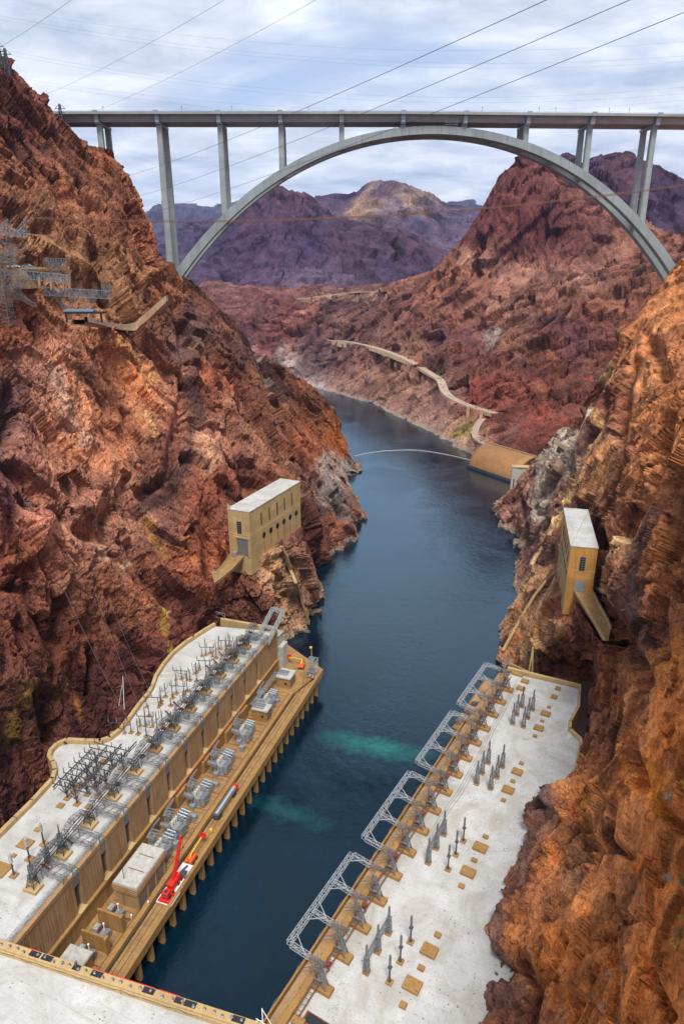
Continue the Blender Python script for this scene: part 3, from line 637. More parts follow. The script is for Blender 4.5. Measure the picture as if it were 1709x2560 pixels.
VM = [([(1255, 755), (1330, 760), (1300, 800)], 22, (.15, .07, .085)), ([(1110, 760), (1150, 762), (1120, 790)], 11, (.40, .36, .34)), ([(1000, 780), (1060, 765), (1090, 800)], 20, (.17, .085, .095)), ([(690, 695), (650, 750), (600, 800)], 16, (.26, .11, .11)), ([(660, 745), (690, 715)], 8, (.50, .28, .22)), ([(1060, 990), (1090, 975)], 16, (.30, .27, .10)),
      ([(690, 690), (790, 676), (885, 672)], 9, (.46, .34, .25)), ([(960, 965), (1030, 1020)], 11, (.52, .40, .32)), ([(850, 925), (950, 975)], 6, (.46, .36, .30)), ([(680, 872), (715, 885), (740, 895)], 8, (.72, .68, .66)), ([(730, 790), (720, 840)], 30, (.15, .10, .12)), ([(1075, 520), (1150, 500), (1290, 560)], 60, (.19, .075, .08)), ([(1060, 590), (1130, 610), (1200, 640)], 22, (.56, .34, .26)), ([(1120, 1030), (1190, 1055)], 12, (.44, .21, .13))]
sheet('hillside', '', M_, 620, 420, rock_mid, 8.5, 1.7, tM, 203, (.2, .5), fine=.85, slab=(-.3, -.75, .6), tmul=(.70, .62, .60), veins=VM, flat=lambda V, s: np.clip((V[:, 2] + 12) / 60, .25, 1))

def ridge(name, sky_px, Y, foot_py, foot_Y, mat, amp, scl, tints, seed, nu=420, nv=150, mids=(.35, .7)):
    st = []
    for (px, py) in sky_px:
        row = [(px, foot_py, foot_Y)]
        for m in mids: row.append((px, foot_py + (py - foot_py) * m, foot_Y + (Y - foot_Y) * m))
        row.append((px, py, Y)); st.append(row)
    st = with_back(st, [(0, Y * .12, -Y * .03), (0, Y * .4, -Y * .12)])
    return sheet(name, '', st, nu, nv, mat, amp, scl, tints, seed, (.2, .4), fine=.6, slab=(-.2, -.8, .6), tmul=(.43, .49, .80))  # blue multiplier paints the haze of distance into the ridge colours
tE = [(1250, 400, (.15, .07, .085)), (1350, 400, (.16, .075, .085)), (1420, 390, (.20, .09, .08)), (1500, 450, (.12, .07, .09)), (1400, 480, (.10, .055, .08)), (1540, 550, (.13, .07, .09)), (1560, 600, (.30, .18, .15))]
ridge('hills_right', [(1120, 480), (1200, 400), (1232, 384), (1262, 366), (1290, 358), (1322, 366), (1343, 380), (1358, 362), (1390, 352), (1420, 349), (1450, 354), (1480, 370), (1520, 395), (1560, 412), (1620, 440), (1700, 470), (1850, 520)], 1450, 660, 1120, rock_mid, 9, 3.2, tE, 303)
tP = [(450, 520, (.15, .11, .15)), (600, 450, (.17, .085, .10)), (680, 450, (.20, .10, .10)), (560, 560, (.13, .07, .10)), (700, 560, (.12, .07, .11)), (620, 600, (.16, .09, .11)), (800, 570, (.17, .09, .09)), (950, 560, (.18, .09, .09)), (880, 620, (.13, .08, .10)), (1000, 600, (.16, .09, .10)), (760, 630, (.24, .16, .16)), (520, 630, (.16, .10, .12)), (700, 650, (.26, .18, .17))]
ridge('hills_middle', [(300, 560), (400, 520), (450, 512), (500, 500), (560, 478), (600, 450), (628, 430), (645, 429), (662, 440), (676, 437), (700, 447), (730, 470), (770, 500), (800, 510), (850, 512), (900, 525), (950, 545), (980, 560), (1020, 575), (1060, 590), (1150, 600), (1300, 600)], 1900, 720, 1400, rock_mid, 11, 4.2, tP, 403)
tF = [(700, 470, (.15, .085, .10)), (780, 450, (.15, .085, .10)), (880, 425, (.15, .085, .10)), (850, 455, (.8, .5, .2)), (885, 462, (.62, .4, .17)), (960, 458, (.62, .4, .18)), (910, 470, (.30, .20, .16)), (760, 480, (.18, .12, .13)), (900, 500, (.17, .11, .13)), (1000, 500, (.22, .15, .17)), (950, 520, (.13, .09, .13)), (1060, 490, (.20, .14, .16)), (1060, 530, (.26, .18, .19)), (800, 520, (.14, .09, .12))]
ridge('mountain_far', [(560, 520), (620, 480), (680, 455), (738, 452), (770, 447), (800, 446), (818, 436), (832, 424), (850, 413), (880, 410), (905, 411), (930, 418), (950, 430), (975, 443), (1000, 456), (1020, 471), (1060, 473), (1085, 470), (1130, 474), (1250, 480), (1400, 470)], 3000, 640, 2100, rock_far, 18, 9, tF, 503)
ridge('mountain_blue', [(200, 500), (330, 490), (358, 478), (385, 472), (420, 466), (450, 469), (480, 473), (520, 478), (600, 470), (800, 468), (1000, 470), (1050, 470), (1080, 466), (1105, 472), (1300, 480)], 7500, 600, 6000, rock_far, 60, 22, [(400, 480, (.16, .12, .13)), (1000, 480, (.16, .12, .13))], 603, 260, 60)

# ---------------------------------------------------------------- water and ground
def plane(name, pts, z, mat, kind='structure'):
    b = MB(); b.add([(x, y, z) for x, y in pts], [tuple(range(len(pts)))]); return tag(b.build(name, mat), kind=kind)
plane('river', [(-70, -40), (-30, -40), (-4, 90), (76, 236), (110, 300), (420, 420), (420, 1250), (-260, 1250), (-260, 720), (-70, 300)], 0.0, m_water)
t = NT('desert_ground'); c = t.mix(t.ramp(t.noise(.01, 8, .65, 0, t.wpos()), [(.3, 0.), (.7, 1.)]), (.075, .045, .035), (.13, .08, .06)); t.done(c, .95)
plane('ground', [(-9000, -3000), (9000, -3000), (9000, 12000), (-9000, 12000)], -9.0, MATS['desert_ground'])

# ---------------------------------------------------------------- air between here and the far hills
hz = bpy.data.materials.new('haze_air'); hz.use_nodes = True; ht = hz.node_tree; ht.nodes.clear()
ho = ht.nodes.new('ShaderNodeOutputMaterial'); hv = ht.nodes.new('ShaderNodeVolumePrincipled')
hv.inputs['Color'].default_value = (.42, .58, 1.0, 1); hv.inputs['Density'].default_value = HAZE_D
hv.inputs['Anisotropy'].default_value = .2
ht.links.new(hv.outputs[0], ho.inputs['Volume'])
b = MB(); b.box(-8900, 8900, -2900, 11900, -10.5, 1250)
tag(b.build('haze', hz), kind='stuff')
# ---------------------------------------------------------------- the arch bridge
def deckz(x): return 263.0 - max(0, x - 40) * .0085
BX = [-148.0, -111.6, -74.4, -37.2, -0.2, 37.0, 74.6, 112.6, 151.4, 190.8]
YN, YF = 473.5, 489.0              # centre lines of the near and the far rib / column row
def archz(x):
    d = abs(x - 55.5); return 256.2 - .00252 * d * d - 2.19e-8 * d ** 4
br = empty('arch_bridge', (0, 0, 0), 0, 'long grey concrete arch bridge with a steel deck spanning the canyon high above the river', 'bridge')
mb = MB(); n = 60; x0, x1 = -260, 330
for i in range(n):                 # road deck slab with overhang
    a = x0 + (x1 - x0) * i / n; c = x0 + (x1 - x0) * (i + 1) / n; za, zc = deckz(a), deckz(c)
    mb.hexa([(a, 467, za - 1.0), (c, 467, zc - 1.0), (c, 495.6, zc - 1.0), (a, 495.6, za - 1.0), (a, 467, za - .55), (c, 467, zc - .55), (c, 495.6, zc - .55), (a, 495.6, za - .55)])
mb.build('deck', m_bridgec, br)
for y0, y1 in ((466.85, 467.2), (495.4, 495.75)):
    mb = MB()
    for i in range(n):
        a = x0 + (x1 - x0) * i / n; c = x0 + (x1 - x0) * (i + 1) / n; za, zc = deckz(a), deckz(c)
        mb.hexa([(a, y0, za - 1.1), (c, y0, zc - 1.1), (c, y1, zc - 1.1), (a, y1, za - 1.1), (a, y0, za + .35), (c, y0, zc + .35), (c, y1, zc + .35), (a, y1, za + .35)])
    mb.build('parapet', m_bridgec, br)
    mb = MB()
    for i in range(n * 4):
        a = x0 + (x1 - x0) * i / (n * 4); mb.bar((a, (y0 + y1) / 2, deckz(a) + .35), (a, (y0 + y1) / 2, deckz(a) + .85), .12)
    for i in range(n):
        a = x0 + (x1 - x0) * i / n; c = x0 + (x1 - x0) * (i + 1) / n
        mb.bar((a, (y0 + y1) / 2, deckz(a) + .85), (c, (y0 + y1) / 2, deckz(c) + .85), .14)
    mb.build('railing', m_steel, br)
for yc in (474.2, 488.4):          # two steel tub girders
    mb = MB()
    for i in range(n):
        a = x0 + (x1 - x0) * i / n; c = x0 + (x1 - x0) * (i + 1) / n; za, zc = deckz(a), deckz(c)
        mb.hexa([(a, yc - 2.2, za - 4.4), (c, yc - 2.2, zc - 4.4), (c, yc + 2.2, zc - 4.4), (a, yc + 2.2, za - 4.4), (a, yc - 3.4, za - 1.02), (c, yc - 3.4, zc - 1.02), (c, yc + 3.4, zc - 1.02), (a, yc + 3.4, za - 1.02)])
    for i in range(n * 3):
        a = x0 + (x1 - x0) * i / (n * 3)
        mb.bar((a, yc - 3.42, deckz(a) - 1.2), (a, yc - 2.24, deckz(a) - 4.3), .16)
    mb.build('girder', m_girder, br)
for x in BX:                       # cross beam, two columns and the pilaster on the parapet
    z = deckz(x)
    mb = MB(); mb.box(x - 1.3, x + 1.3, YN - 4.0, YF + 4.0, z - 5.9, z - 4.42, .15); mb.box(x - 1.2, x + 1.2, YN - 5.1, YN - 3.2, z - 5.2, z - 1.12); mb.build('cross_beam', m_dsteel if False else m_girder, br)
    mb = MB(); mb.box(x - 1.5, x + 1.5, 466.4, 466.83, z - 1.2, z + 1.0, .05); mb.build('pilaster', m_bridgec, br)
    inside = -104 < x < 213
    for yc in (YN, YF):
        zb = archz(x) - .4 if inside else {0: 205.0, 1: 168.0}[BX.index(x)]
        if x > 188: zb = archz(x) - 1.5
        zt = z - 5.92; h = zt - zb; wt = 1.55; wb = wt + h * .0065
        mb = MB()
        k = max(1, int(h / 5))
        for q in range(k):          # cast in lifts: each lift a little proud of the joint below it
            za = zb + h * q / k; zc = zb + h * (q + 1) / k - (.12 if q < k - 1 else 0)
            wa = wb + (wt - wb) * q / k; wc = wb + (wt - wb) * (q + 1) / k
            ch = .45
            def octa(w_, z_): return [(x - w_ + ch, yc - w_ * 1.15, z_), (x + w_ - ch, yc - w_ * 1.15, z_), (x + w_, yc - w_ * 1.15 + ch, z_), (x + w_, yc + w_ * 1.15 - ch, z_), (x + w_ - ch, yc + w_ * 1.15, z_), (x - w_ + ch, yc + w_ * 1.15, z_), (x - w_, yc + w_ * 1.15 - ch, z_), (x - w_, yc - w_ * 1.15 + ch, z_)]
            A_, B_ = octa(wa, za), octa(wc, zc)
            mb.add(A_ + B_, [tuple(range(7, -1, -1)), tuple(range(8, 16))] + [(i, (i + 1) % 8, 8 + (i + 1) % 8, 8 + i) for i in range(8)])
            if q < k - 1: A2, B2 = octa(wc - .08, zc), octa(wc - .08, zc + .12); mb.add(A2 + B2, [(i, (i + 1) % 8, 8 + (i + 1) % 8, 8 + i) for i in range(8)])
        mb.build('column', m_bridgec, br)
for yc in (YN, YF):                # the two arch ribs
    mb = MB(); m = 96; ax0, ax1 = -122, 232; pr = None; vs = []; fs = []
    for i in range(m + 1):
        x = ax0 + (ax1 - ax0) * i / m; z = archz(x); e = .5
        sl_ = (archz(x + e) - archz(x - e)) / (2 * e); nl = math.hypot(1, sl_); nx, nz = -sl_ / nl, 1 / nl
        D = 4.4 + .8 * (abs(x - 55.5) / 160) ** 2
        for (yy, dd) in ((yc - 3.0, 0), (yc + 3.0, 0), (yc + 3.0, D), (yc - 3.0, D)): vs.append((x - nx * dd, yy, z - nz * dd))
        if i:
            b0 = (i - 1) * 4; b1 = i * 4
            for q in range(4): fs.append((b0 + q, b0 + (q + 1) % 4, b1 + (q + 1) % 4, b1 + q))
    fs += [(3, 2, 1, 0), tuple(m * 4 + q for q in range(4))]
    mb.add(vs, [f[::-1] for f in fs]); mb.build('arch_rib', m_arch, br)
for x in BX[3:9] + [18, 93, -74.4, 132, 190.8]:          # struts between the ribs
    mb = MB(); z = archz(x); e = .5
    mb.box(x - .9, x + .9, YN + 3.01, YF - 3.01, z - 4.0, z - .6); mb.build('strut', m_arch, br)
# inspection platform hung below the deck near the crown
mb = MB()
for xx in (63, 70): 
    for yy in (470, 476): mb.bar((xx, yy, archz(66) + .2), (xx, yy, archz(66) + 3.2), .15)
for z_ in (.9, 2, 3.2):
    mb.bar((63, 470, archz(66) + z_), (70, 470, archz(66) + z_), .12)
mb.build('inspection_platform', m_steel, br)
for i, x in enumerate([-143, -96, -66, -20, 84, 118, 128, 160, 172, 205]):
    mb = MB(); z = deckz(x) + .3; mb.tube((x, 467.6, z), (x, 467.6, z + 2.4), .1, .07, 6); mb.box(x - .3, x + .3, 467.4, 467.8, z + 2.4, z + 2.75); mb.build('lamp_post', m_dark, br)
def bmesh_rock(r, seed, mat=None, name='boulder'):
    rng = np.random.default_rng(seed); v = []
    n, m = 9, 14
    for i in range(n + 1):
        for j in range(m):
            th, ph_ = math.pi * i / n, 2 * math.pi * j / m
            v.append((math.sin(th) * math.cos(ph_), math.sin(th) * math.sin(ph_), math.cos(th)))
    v = np.array(v); h, _ = facets(v * 1.3 + seed, seed, .9); v = v * (r * (1 + .35 * h + .12 * fbm(v * 3 + seed, 3, seed)))[:, None] * np.array([1.15, .9, .8])
    mb = MB(); mb.add(v, [(i * m + j, i * m + (j + 1) % m, (i + 1) * m + (j + 1) % m, (i + 1) * m + j)[::-1] for i in range(n) for j in range(m)])
    return mb.build(name, mat or m_boulder)
m_boulder = simple('boulder_rock', (.12, .085, .08), .9, 0, .5, .8, .6)
# ---------------------------------------------------------------- left power house wing
AZL = R(18.6)
OL = onz(37, 2356, 29.5)[:2]
uL = np.array([math.sin(AZL), math.cos(AZL)]); vL = np.array([math.cos(AZL), -math.sin(AZL)])
RZL = -AZL                        # object frame: local +Y runs along the wing, +X towards the river
ZR = 29.5
def W(u, v, z=0): p = OL + uL * u + vL * v; return (p[0], p[1], z)
def toL(p): q = np.array(p[:2]) - OL; return q @ uL, q @ vL
def poly_ccw(p):
    a = sum(p[i][0] * p[(i + 1) % len(p)][1] - p[(i + 1) % len(p)][0] * p[i][1] for i in range(len(p)))
    return p if a > 0 else p[::-1]
LEN = 150.7
ph = empty('power_house', W(0, 0), RZL, 'left power house wing with ribbed tan walls and a white roof full of posts', 'power house')
def lp(px, py, z=ZR):             # 1568-px picture point -> wing coordinates (x = river-ward, y = along)
    u, v = toL(onz(px * KD, py * KD, z)); return (v, u)
inner = [lp(*p) for p in [(495, 1437), (470, 1452), (430, 1478), (400, 1503), (378, 1530), (362, 1556), (354, 1580), (345, 1596), (325, 1620), (300, 1655), (280, 1680), (255, 1700), (230, 1709), (195, 1708), (155, 1706), (135, 1714), (122, 1728), (119, 1740), (128, 1752), (133, 1772), (127, 1793), (80, 1845), (40, 1885), (0, 1925), (-60, 1985)]]
inner += [(inner[-1][0] - 8, -30)]
rp = poly_ccw([(0.2, -30), (0.2, LEN)] + inner)
mb = MB(); mb.prism(rp, ZR - 1.0, ZR); mb.build('roof', m_roof, ph)
# body under the roof
mb = MB(); bp = poly_ccw([(-1.3, -30), (-1.3, LEN - .6)] + [(x + 1.0, y) for x, y in inner]); mb.prism(bp, 8, ZR - 1.02); mb.build('core', m_wall, ph)
# parapet along the rock side and the far end
mb = MB(); wl = inner
for (a, c) in zip(wl[:-1], wl[1:]):
    d_ = np.array(c) - np.array(a); L_ = np.linalg.norm(d_); d_ = d_ / L_; nn = np.array([d_[1], -d_[0]])
    if nn[0] > 0: nn = -nn
    p = [np.array(a) - d_ * .12, np.array(c) + d_ * .12, np.array(c) + d_ * .12 + nn * 1.25, np.array(a) - d_ * .12 + nn * 1.25]
    p = [tuple(q) for q in p]; p = poly_ccw(p); mb.prism(p, ZR - 9, ZR + 1.55)
mb.build('rock_side_parapet', m_house, ph)
mb = MB(); e0 = inner[0]; mb.box(e0[0], .4, LEN + .02, LEN + 1.3, ZR - 9, ZR + 1.5); mb.build('end_parapet', m_house, ph)
# ribbed wall panels between eleven recessed louvre strips
rec = [20.7 + 11.05 * k for k in range(11)]
edges = [-30] + [r_ for q in rec for r_ in (q - 1.25, q + 1.25)] + [LEN]
ZL = 16.5
for k in range(0, len(edges), 2):
    a, c = edges[k], edges[k + 1]; mb = MB()
    mb.box(-1.3, .55, a, c, ZL, ZR - 1.01)
    mb.box(-1.0, .75, a, c, ZR - 1.0, ZR + .35, .05)
    y = a + .35
    while y < c - .3:
        mb.box(.56, .66, y, y + .14, ZL + .3, ZR - 1.05); y += .95 if (int((y - a) / 3.4) % 2) else 1.9
    mb.build('wall_panel', m_wall, ph)
for q in rec:
    f = MB(); f.box(-1.28, -.95, q - 1.24, q + 1.24, ZL + .4, ZR - 2.2); fo = f.build('window', m_louvre, ph)
    g = MB()
    z = ZL + .6
    while z < ZR - 4.5: g.bar((-.88, q - 1.2, z), (-.88, q + 1.2, z), .12); z += .62
    for s in (-1.2, 0, 1.2): g.bar((-.86, q + s * .98, ZL + .4), (-.86, q + s * .98, ZR - 2.4), .1)
    g.build('window_bars', m_dsteel, fo)
    f = MB(); f.box(-.9, .35, q - 1.22, q + 1.22, ZR - 4.4, ZR - 1.02); f.build('steel_hood', m_dsteel, ph)
    f = MB(); f.box(-.9, 1.55, q - 1.5, q + 1.5, ZL, ZL + .32, .04); f.build('sill', m_house, ph)
mb = MB(); mb.box(-1.3, 1.45, -30, LEN - .4, ZL - .9, ZL - .02); mb.box(-1.3, 1.15, -30, LEN - .5, 10.0, ZL - .92)
for y in range(-24, 150, 3): mb.box(1.16, 1.22, y, y + .12, 10.2, ZL - 1.0)
mb.build('ledge', m_ochre, ph)
# a wall of the lower storey juts out under the far two thirds
for (a, c) in ((100, 118), (66, 72.5), (83, 88.5)):
    mb = MB(); mb.box(1.16, 2.2, a, c, 10.0, ZL - 1.6); mb.build('buttress', m_ochre, ph)
mb = MB(); mb.tube((1.35, 60, 15.9), (1.35, 118, 15.9), .16, n=6); mb.tube((1.6, 62, 10), (1.6, 62, 15.9), .2, n=6); mb.tube((1.6, 84, 10), (1.6, 84, 15.9), .2, n=6); mb.build('red_pipe', m_red, ph)

# ---- wharf
wf = empty('wharf', W(0, 0), RZL, 'long ochre concrete wharf on piers in front of the left power house', 'wharf')
far_pts = [(2.3, 170), (6.9, 164.5), (13, 161), (19.3, 156.5)]
mb = MB(); mb.prism(poly_ccw([(-8, -30), (13.75, -30), (13.75, 137.6), (19.0, 158.0), (6.9, 165.5), (-10, 176)]), 8.6, 10.0)
mb.build('transformer_deck', m_deck, wf)
mb = MB(); mb.prism(poly_ccw([(14.62, -30), (18.3, -30), (18.3, 150), (14.62, 137.5)]), 8.7, 10.05); mb.build('rail_deck', m_deck, wf)
mb = MB(); mb.box(18.31, 19.35, -30, 157.5, 7.6, 10.5, .08); mb.build('edge_beam', m_ochre, wf)
mb = MB(); mb.prism([(13.76, -30), (14.6, -30), (14.6, 137.4), (13.76, 137.4)], 8.62, 9.1); mb.build('crane_slot', m_black, wf)
mb = MB(); mb.box(12.3, 13.7, -30, 137, 10.0, 10.75, .06)
for y in range(-28, 136, 4): mb.box(12.25, 13.72, y, y + .18, 10.1, 10.82)
mb.build('cable_trench', m_ochre, wf)
for x in (11.6, 15.6, 17.0):
    mb = MB(); mb.box(x - .07, x + .07, -30, 137, 10.02 if x < 14 else 10.06, 10.16); mb.build('rail', m_rust, wf)
for cvx in (0, 1.35):
    mb = MB(); pts = [(15.6 + cvx - .0 - 9.2 * (q / 14) ** 2.0, 137 + 26 * (q / 14), 10.12) for q in range(15)]
    for a, c in zip(pts[:-1], pts[1:]): mb.bar(a, c, .16)
    mb.build('curved_rail', m_rust, wf)
for k in range(33):
    y = -26 + 5.55 * k
    if y > 157: break
    mb = MB(); mb.box(16.9, 18.6, y, y + 1.05, -3, 8.7, 0); mb.box(9, 17.2, y + .1, y + 1.15, 6.5, 8.58); mb.build('pier', m_ochre, wf)
mb = MB(); mb.box(9, 9.6, -30, 150, -3, 8.58); mb.build('back_wall', m_black if False else m_dark, wf)
mb = MB()
for y in range(-28, 137, 2): mb.box(2.4 + random.random() * .3, 11.2, y + random.random() * .8, y + .07 + random.random() * .8 + .01, 10.0, 10.012)
mb.build('deck_joint', m_rust, wf)

# ---- small buildings on the wharf
def hut(name, label, x0, x1, y0, y1, z0, h, mat, roofm, openings=(), pipes=None, cat='building', lip=.35):
    r = empty(name, W((y0 + y1) / 2, (x0 + x1) / 2, z0), RZL, label, cat)
    X, Y = (x1 - x0) / 2, (y1 - y0) / 2
    mb = MB(); mb.box(-X + lip, X - lip, -Y + lip, Y - lip, 0, h - .81); mb.build('wall', mat, r)
    mb = MB(); mb.box(-X, X, -Y, Y, h - .8, h - .3, .0); mb.box(-X + .12, X - .12, -Y + .12, Y - .12, h - .29, h, .12); mb.build('roof', roofm, r)
    for (side, p, q, zb, zt, nm) in openings:
        mb = MB()
        if side == 'x': mb.box(X - lip - .02, X - lip + .06, p, q, zb, zt)
        else: mb.box(p, q, -Y + lip - .06, -Y + lip + .02, zb, zt)
        mb.build(nm, m_dsteel if nm == 'door' else m_glass, r)
    return r
hb = hut('service_building', 'big concrete service building on the wharf behind the red crane, with a stained flat roof', 4.2, 11.9, 29.3, 43.6, 10, 8.6, m_wall, m_grey,
    [('x', -5.9, -2.6, 0.2, 4.9, 'door'), ('x', -1.9, 1.5, 0.2, 4.9, 'door'), ('x', 2.3, 5.8, 0.2, 4.9, 'door')])
mb = MB(); mb.box(-4.0, 4.0, -7.3, 7.3, 5.4, 7.75, .1); mb.box(-4.12, 4.12, -7.42, 7.42, 6.2, 6.4); mb.box(-4.12, 4.12, -7.42, 7.42, 6.9, 7.1); mb.build('fascia', m_wall, hb)
for yy in (-6.9, -2.3, 1.8, 6.1):
    mb = MB(); mb.box(3.3, 3.95, yy - .3, yy + .3, 0, 5.38); mb.build('pillar', m_wall, hb)
for y in (-2.0, 3.1):
    mb = MB(); mb.box(-2.2, 2.9, y, y + .18, 8.61, 8.74); mb.build('roof_beam', m_rust, hb)
mb = MB(); mb.tube((-1.2, -5.5, 8.6), (-1.2, -5.5, 14.5), .1, n=6); mb.build('mast', m_dark, hb)
hut('grey_hut', 'grey roofed concrete hut at the near end of the wharf beside the dam parapet', 3.2, 10.2, 3.0, 12.6, 10, 5.2, m_wall, m_grey, [('y', -1, 1, .2, 2.4, 'door')])
duct_huts = []
for (y0, y1, lb) in ((116.0, 121.0, 'small tan concrete hut with silver ducts on its roof between two transformers'), (139.2, 146.0, 'small tan concrete hut with silver ducts on its roof, beside the boom lift')):
    h_ = hut('duct_hut', lb, 4.6, 11.4, y0, y1, 10, 5.4, m_ochre, m_grey, [('y', 0.6, 1.6, 1.6, 2.8, 'window'), ('x', -1.4, 1.4, .2, 4.2, 'door')]); h_['group'] = 'concrete huts carrying ducts'
    for q in (-1.1, 0, 1.1):
        mb = MB(); mb.box(-3.3, 1.2, q - .32, q + .32, 5.45, 5.95, .06); mb.build('duct', m_silver, h_)
    mb = MB(); mb.box(-3.35, 1.3, -1.8, 1.8, 5.41, 5.45); mb.build('duct_tray', m_dsteel, h_)
# triple silver duct run on the wall between the huts
dr = empty('silver_ducts', W(118, 3.4, 15.2), RZL, 'three long parallel silver ducts running along the wall between the two small huts', 'duct')
for q in (0, .65, 1.3):
    mb = MB(); mb.box(q - .22, q + .22, 0, 24, 0, .42, .05); mb.build('duct', m_silver, dr)
mb = MB()
for y in range(1, 24, 4): mb.box(-.3, 1.6, y, y + .2, -.3, 0); mb.box(-1.2, -.3, y, y + .2, -.5, 0)
mb.build('bracket', m_dsteel, dr)

# ---- blast walls between the near transformers
bw = MB(); bw.box(1.5, 9.0, -.3, .3, 0, 5.6, .1); bw.box(8.7, 9.35, -.7, .7, 0, 5.6, .05)
bwo = bw.build('blast_wall', m_ochre)
for i, (y, lb) in enumerate(((16.4, 'ochre concrete blast wall standing between the two nearest transformers'), (22.9, 'ochre concrete blast wall next to the third transformer'), (4.0 + .4, 'ochre concrete blast wall at the near end by the grey hut'))):
    o = bwo if i == 0 else bwo.copy()
    if i: COL.objects.link(o)
    o.location = W(y, 2.2, 10.01); o.rotation_euler = (0, 0, RZL); tag(o, lb, 'wall', 'blast walls between transformers')
# ---- transformers
def make_transformer(big):
    r = empty('transformer', (0, 0, 0))
    s = 1.0 if big else .72
    mb = MB(); mb.box(-1.5 * s, 1.9 * s, -1.7 * s, 1.7 * s, .3, 3.3 * s, .2); mb.box(-1.7 * s, 2.1 * s, -1.9 * s, 1.9 * s, 0, .32)
    for q in range(7): mb.box(-1.58 * s, 1.98 * s, (-1.5 + .5 * q) * s - .05, (-1.5 + .5 * q) * s + .05, .5, 3.0 * s)
    mb.build('tank', m_tank, r)
    mb = MB(); mb.tube((-2.4 * s, -2.6 * s, 4.5 * s), (.3 * s, -2.9 * s, 4.5 * s), .75 * s, n=14); mb.bar((-1.6 * s, -2.6 * s, 0), (-1.6 * s, -2.6 * s, 3.8 * s), .18); mb.bar((-.2 * s, -2.6 * s, 0), (-.2 * s, -2.6 * s, 3.8 * s), .18); mb.build('conservator', m_silver, r)
    for q in (-1, 0, 1):
        mb = MB(); x = .2 * s; y = q * 1.1 * s
        mb.tube((x, y, 3.3 * s), (x + .2, y, 5.4 * s), .24 * s, .14 * s, 8)
        for k in range(5): mb.tube((x + .04 * k, y, (3.6 + .33 * k) * s), (x + .04 * k, y, (3.7 + .33 * k) * s), .36 * s, n=8)
        mb.build('bushing', m_insul if not big else m_creampor, r)
    mb = MB()
    for q in range(8): mb.box((2.15 + .0) * s, 3.3 * s, (-1.6 + .44 * q) * s, (-1.6 + .44 * q) * s + .18, .6, 3.4 * s)
    for z_ in (.9, 3.1): mb.tube((2.0 * s, -1.2 * s, z_ * s), (3.4 * s, 1.4 * s, z_ * s), .12, n=6)
    mb.build('radiator', m_tank, r)
    if big:
        for q in range(3):
            mb = MB(); y = 2.9 + q * 1.15
            mb.box(-.4, 2.5, y - .5, y + .5, .4, 3.0, .1); mb.tube((.1, y, 3.0), (.1, y, 4.2), .42, n=10); mb.tube((1.2, y, 3.0), (1.2, y, 4.0), .42, n=10); mb.build('breaker_tank', m_tank, r)
            mb = MB(); mb.tube((-.2, y, 4.35), (2.6, y, 4.0), .3, n=8); mb.build('duct', m_silver, r)
        for q in range(4):
            mb = MB(); mb.box(-3.9, -3.5, .4 + q * .8, 4.9 + q * .8, 4.4 + q * .25, 4.8 + q * .25, .04); mb.box(-3.9, -1.5 + .3 * q, .4 + q * .8, .8 + q * .8, 4.4 + q * .25, 4.8 + q * .25, .04); mb.build('bus_duct', m_silver, r)
        mb = MB(); mb.lattice((-2.6, 1.2, 0), (-2.6, 1.2, 5.2), 1.3, 1.3, 4, .12); mb.lattice((-2.2, 2.2, 3.5), (2.0, 2.0, 3.9), .7, .7, 5, .09); mb.build('support_frame', m_steel, r)
        mb = MB(); mb.box(-.8, .8, -3.3, -1.9, .2, 1.5, .1); mb.build('control_box', m_tank, r)
    else:
        mb = MB(); mb.box(-1.5, -.2, -.9, .9, 2.6, 3.7, .08); mb.box(-1.3, -.4, -.6, .6, 3.72, 4.1, .05); mb.build('terminal_box', m_steel, r)
        mb = MB(); mb.tube((1.0, .5, 2.4), (1.0, .5, 4.5), .16, n=8); mb.tube((1.0, .5, 4.5), (1.0, .5, 4.8), .26, n=8); mb.build('vent_pipe', m_white, r)
    return r
tb = make_transformer(True)
bigs = [(125.2, 'silver grey transformer farthest down the wharf between the two duct huts'), (104.0, 'silver grey transformer with conservator tank just before the first duct hut'),
        (86.5, 'silver grey transformer in the middle of the row against the left power house wall'), (70.5, 'silver grey transformer beside the long silver tank trailer'),
        (56.5, 'silver grey transformer with ducts on top between the tank trailer and the orange boom lift'), (47.6, 'silver grey transformer just behind the big service building')]
for i, (y, lb) in enumerate(bigs):
    o = place(tb, W(y, 6.4, 10.02), RZL, lb); tag(o, None, 'transformer', 'large transformers along the left wharf')
    o.scale = (1.12, 1.08, 1.12) if i not in (1, 4) else (1.1, 1.0, 1.2)
ts = make_transformer(False)
for (y, lb) in ((25.8, 'small grey transformer next to the big service building'), (19.6, 'small grey transformer between two ochre blast walls'), (13.4, 'small grey transformer beside the grey roofed hut')):
    o = place(ts, W(y, 6.6, 10.02), RZL, lb); tag(o, None, 'transformer', 'small transformers between blast walls')

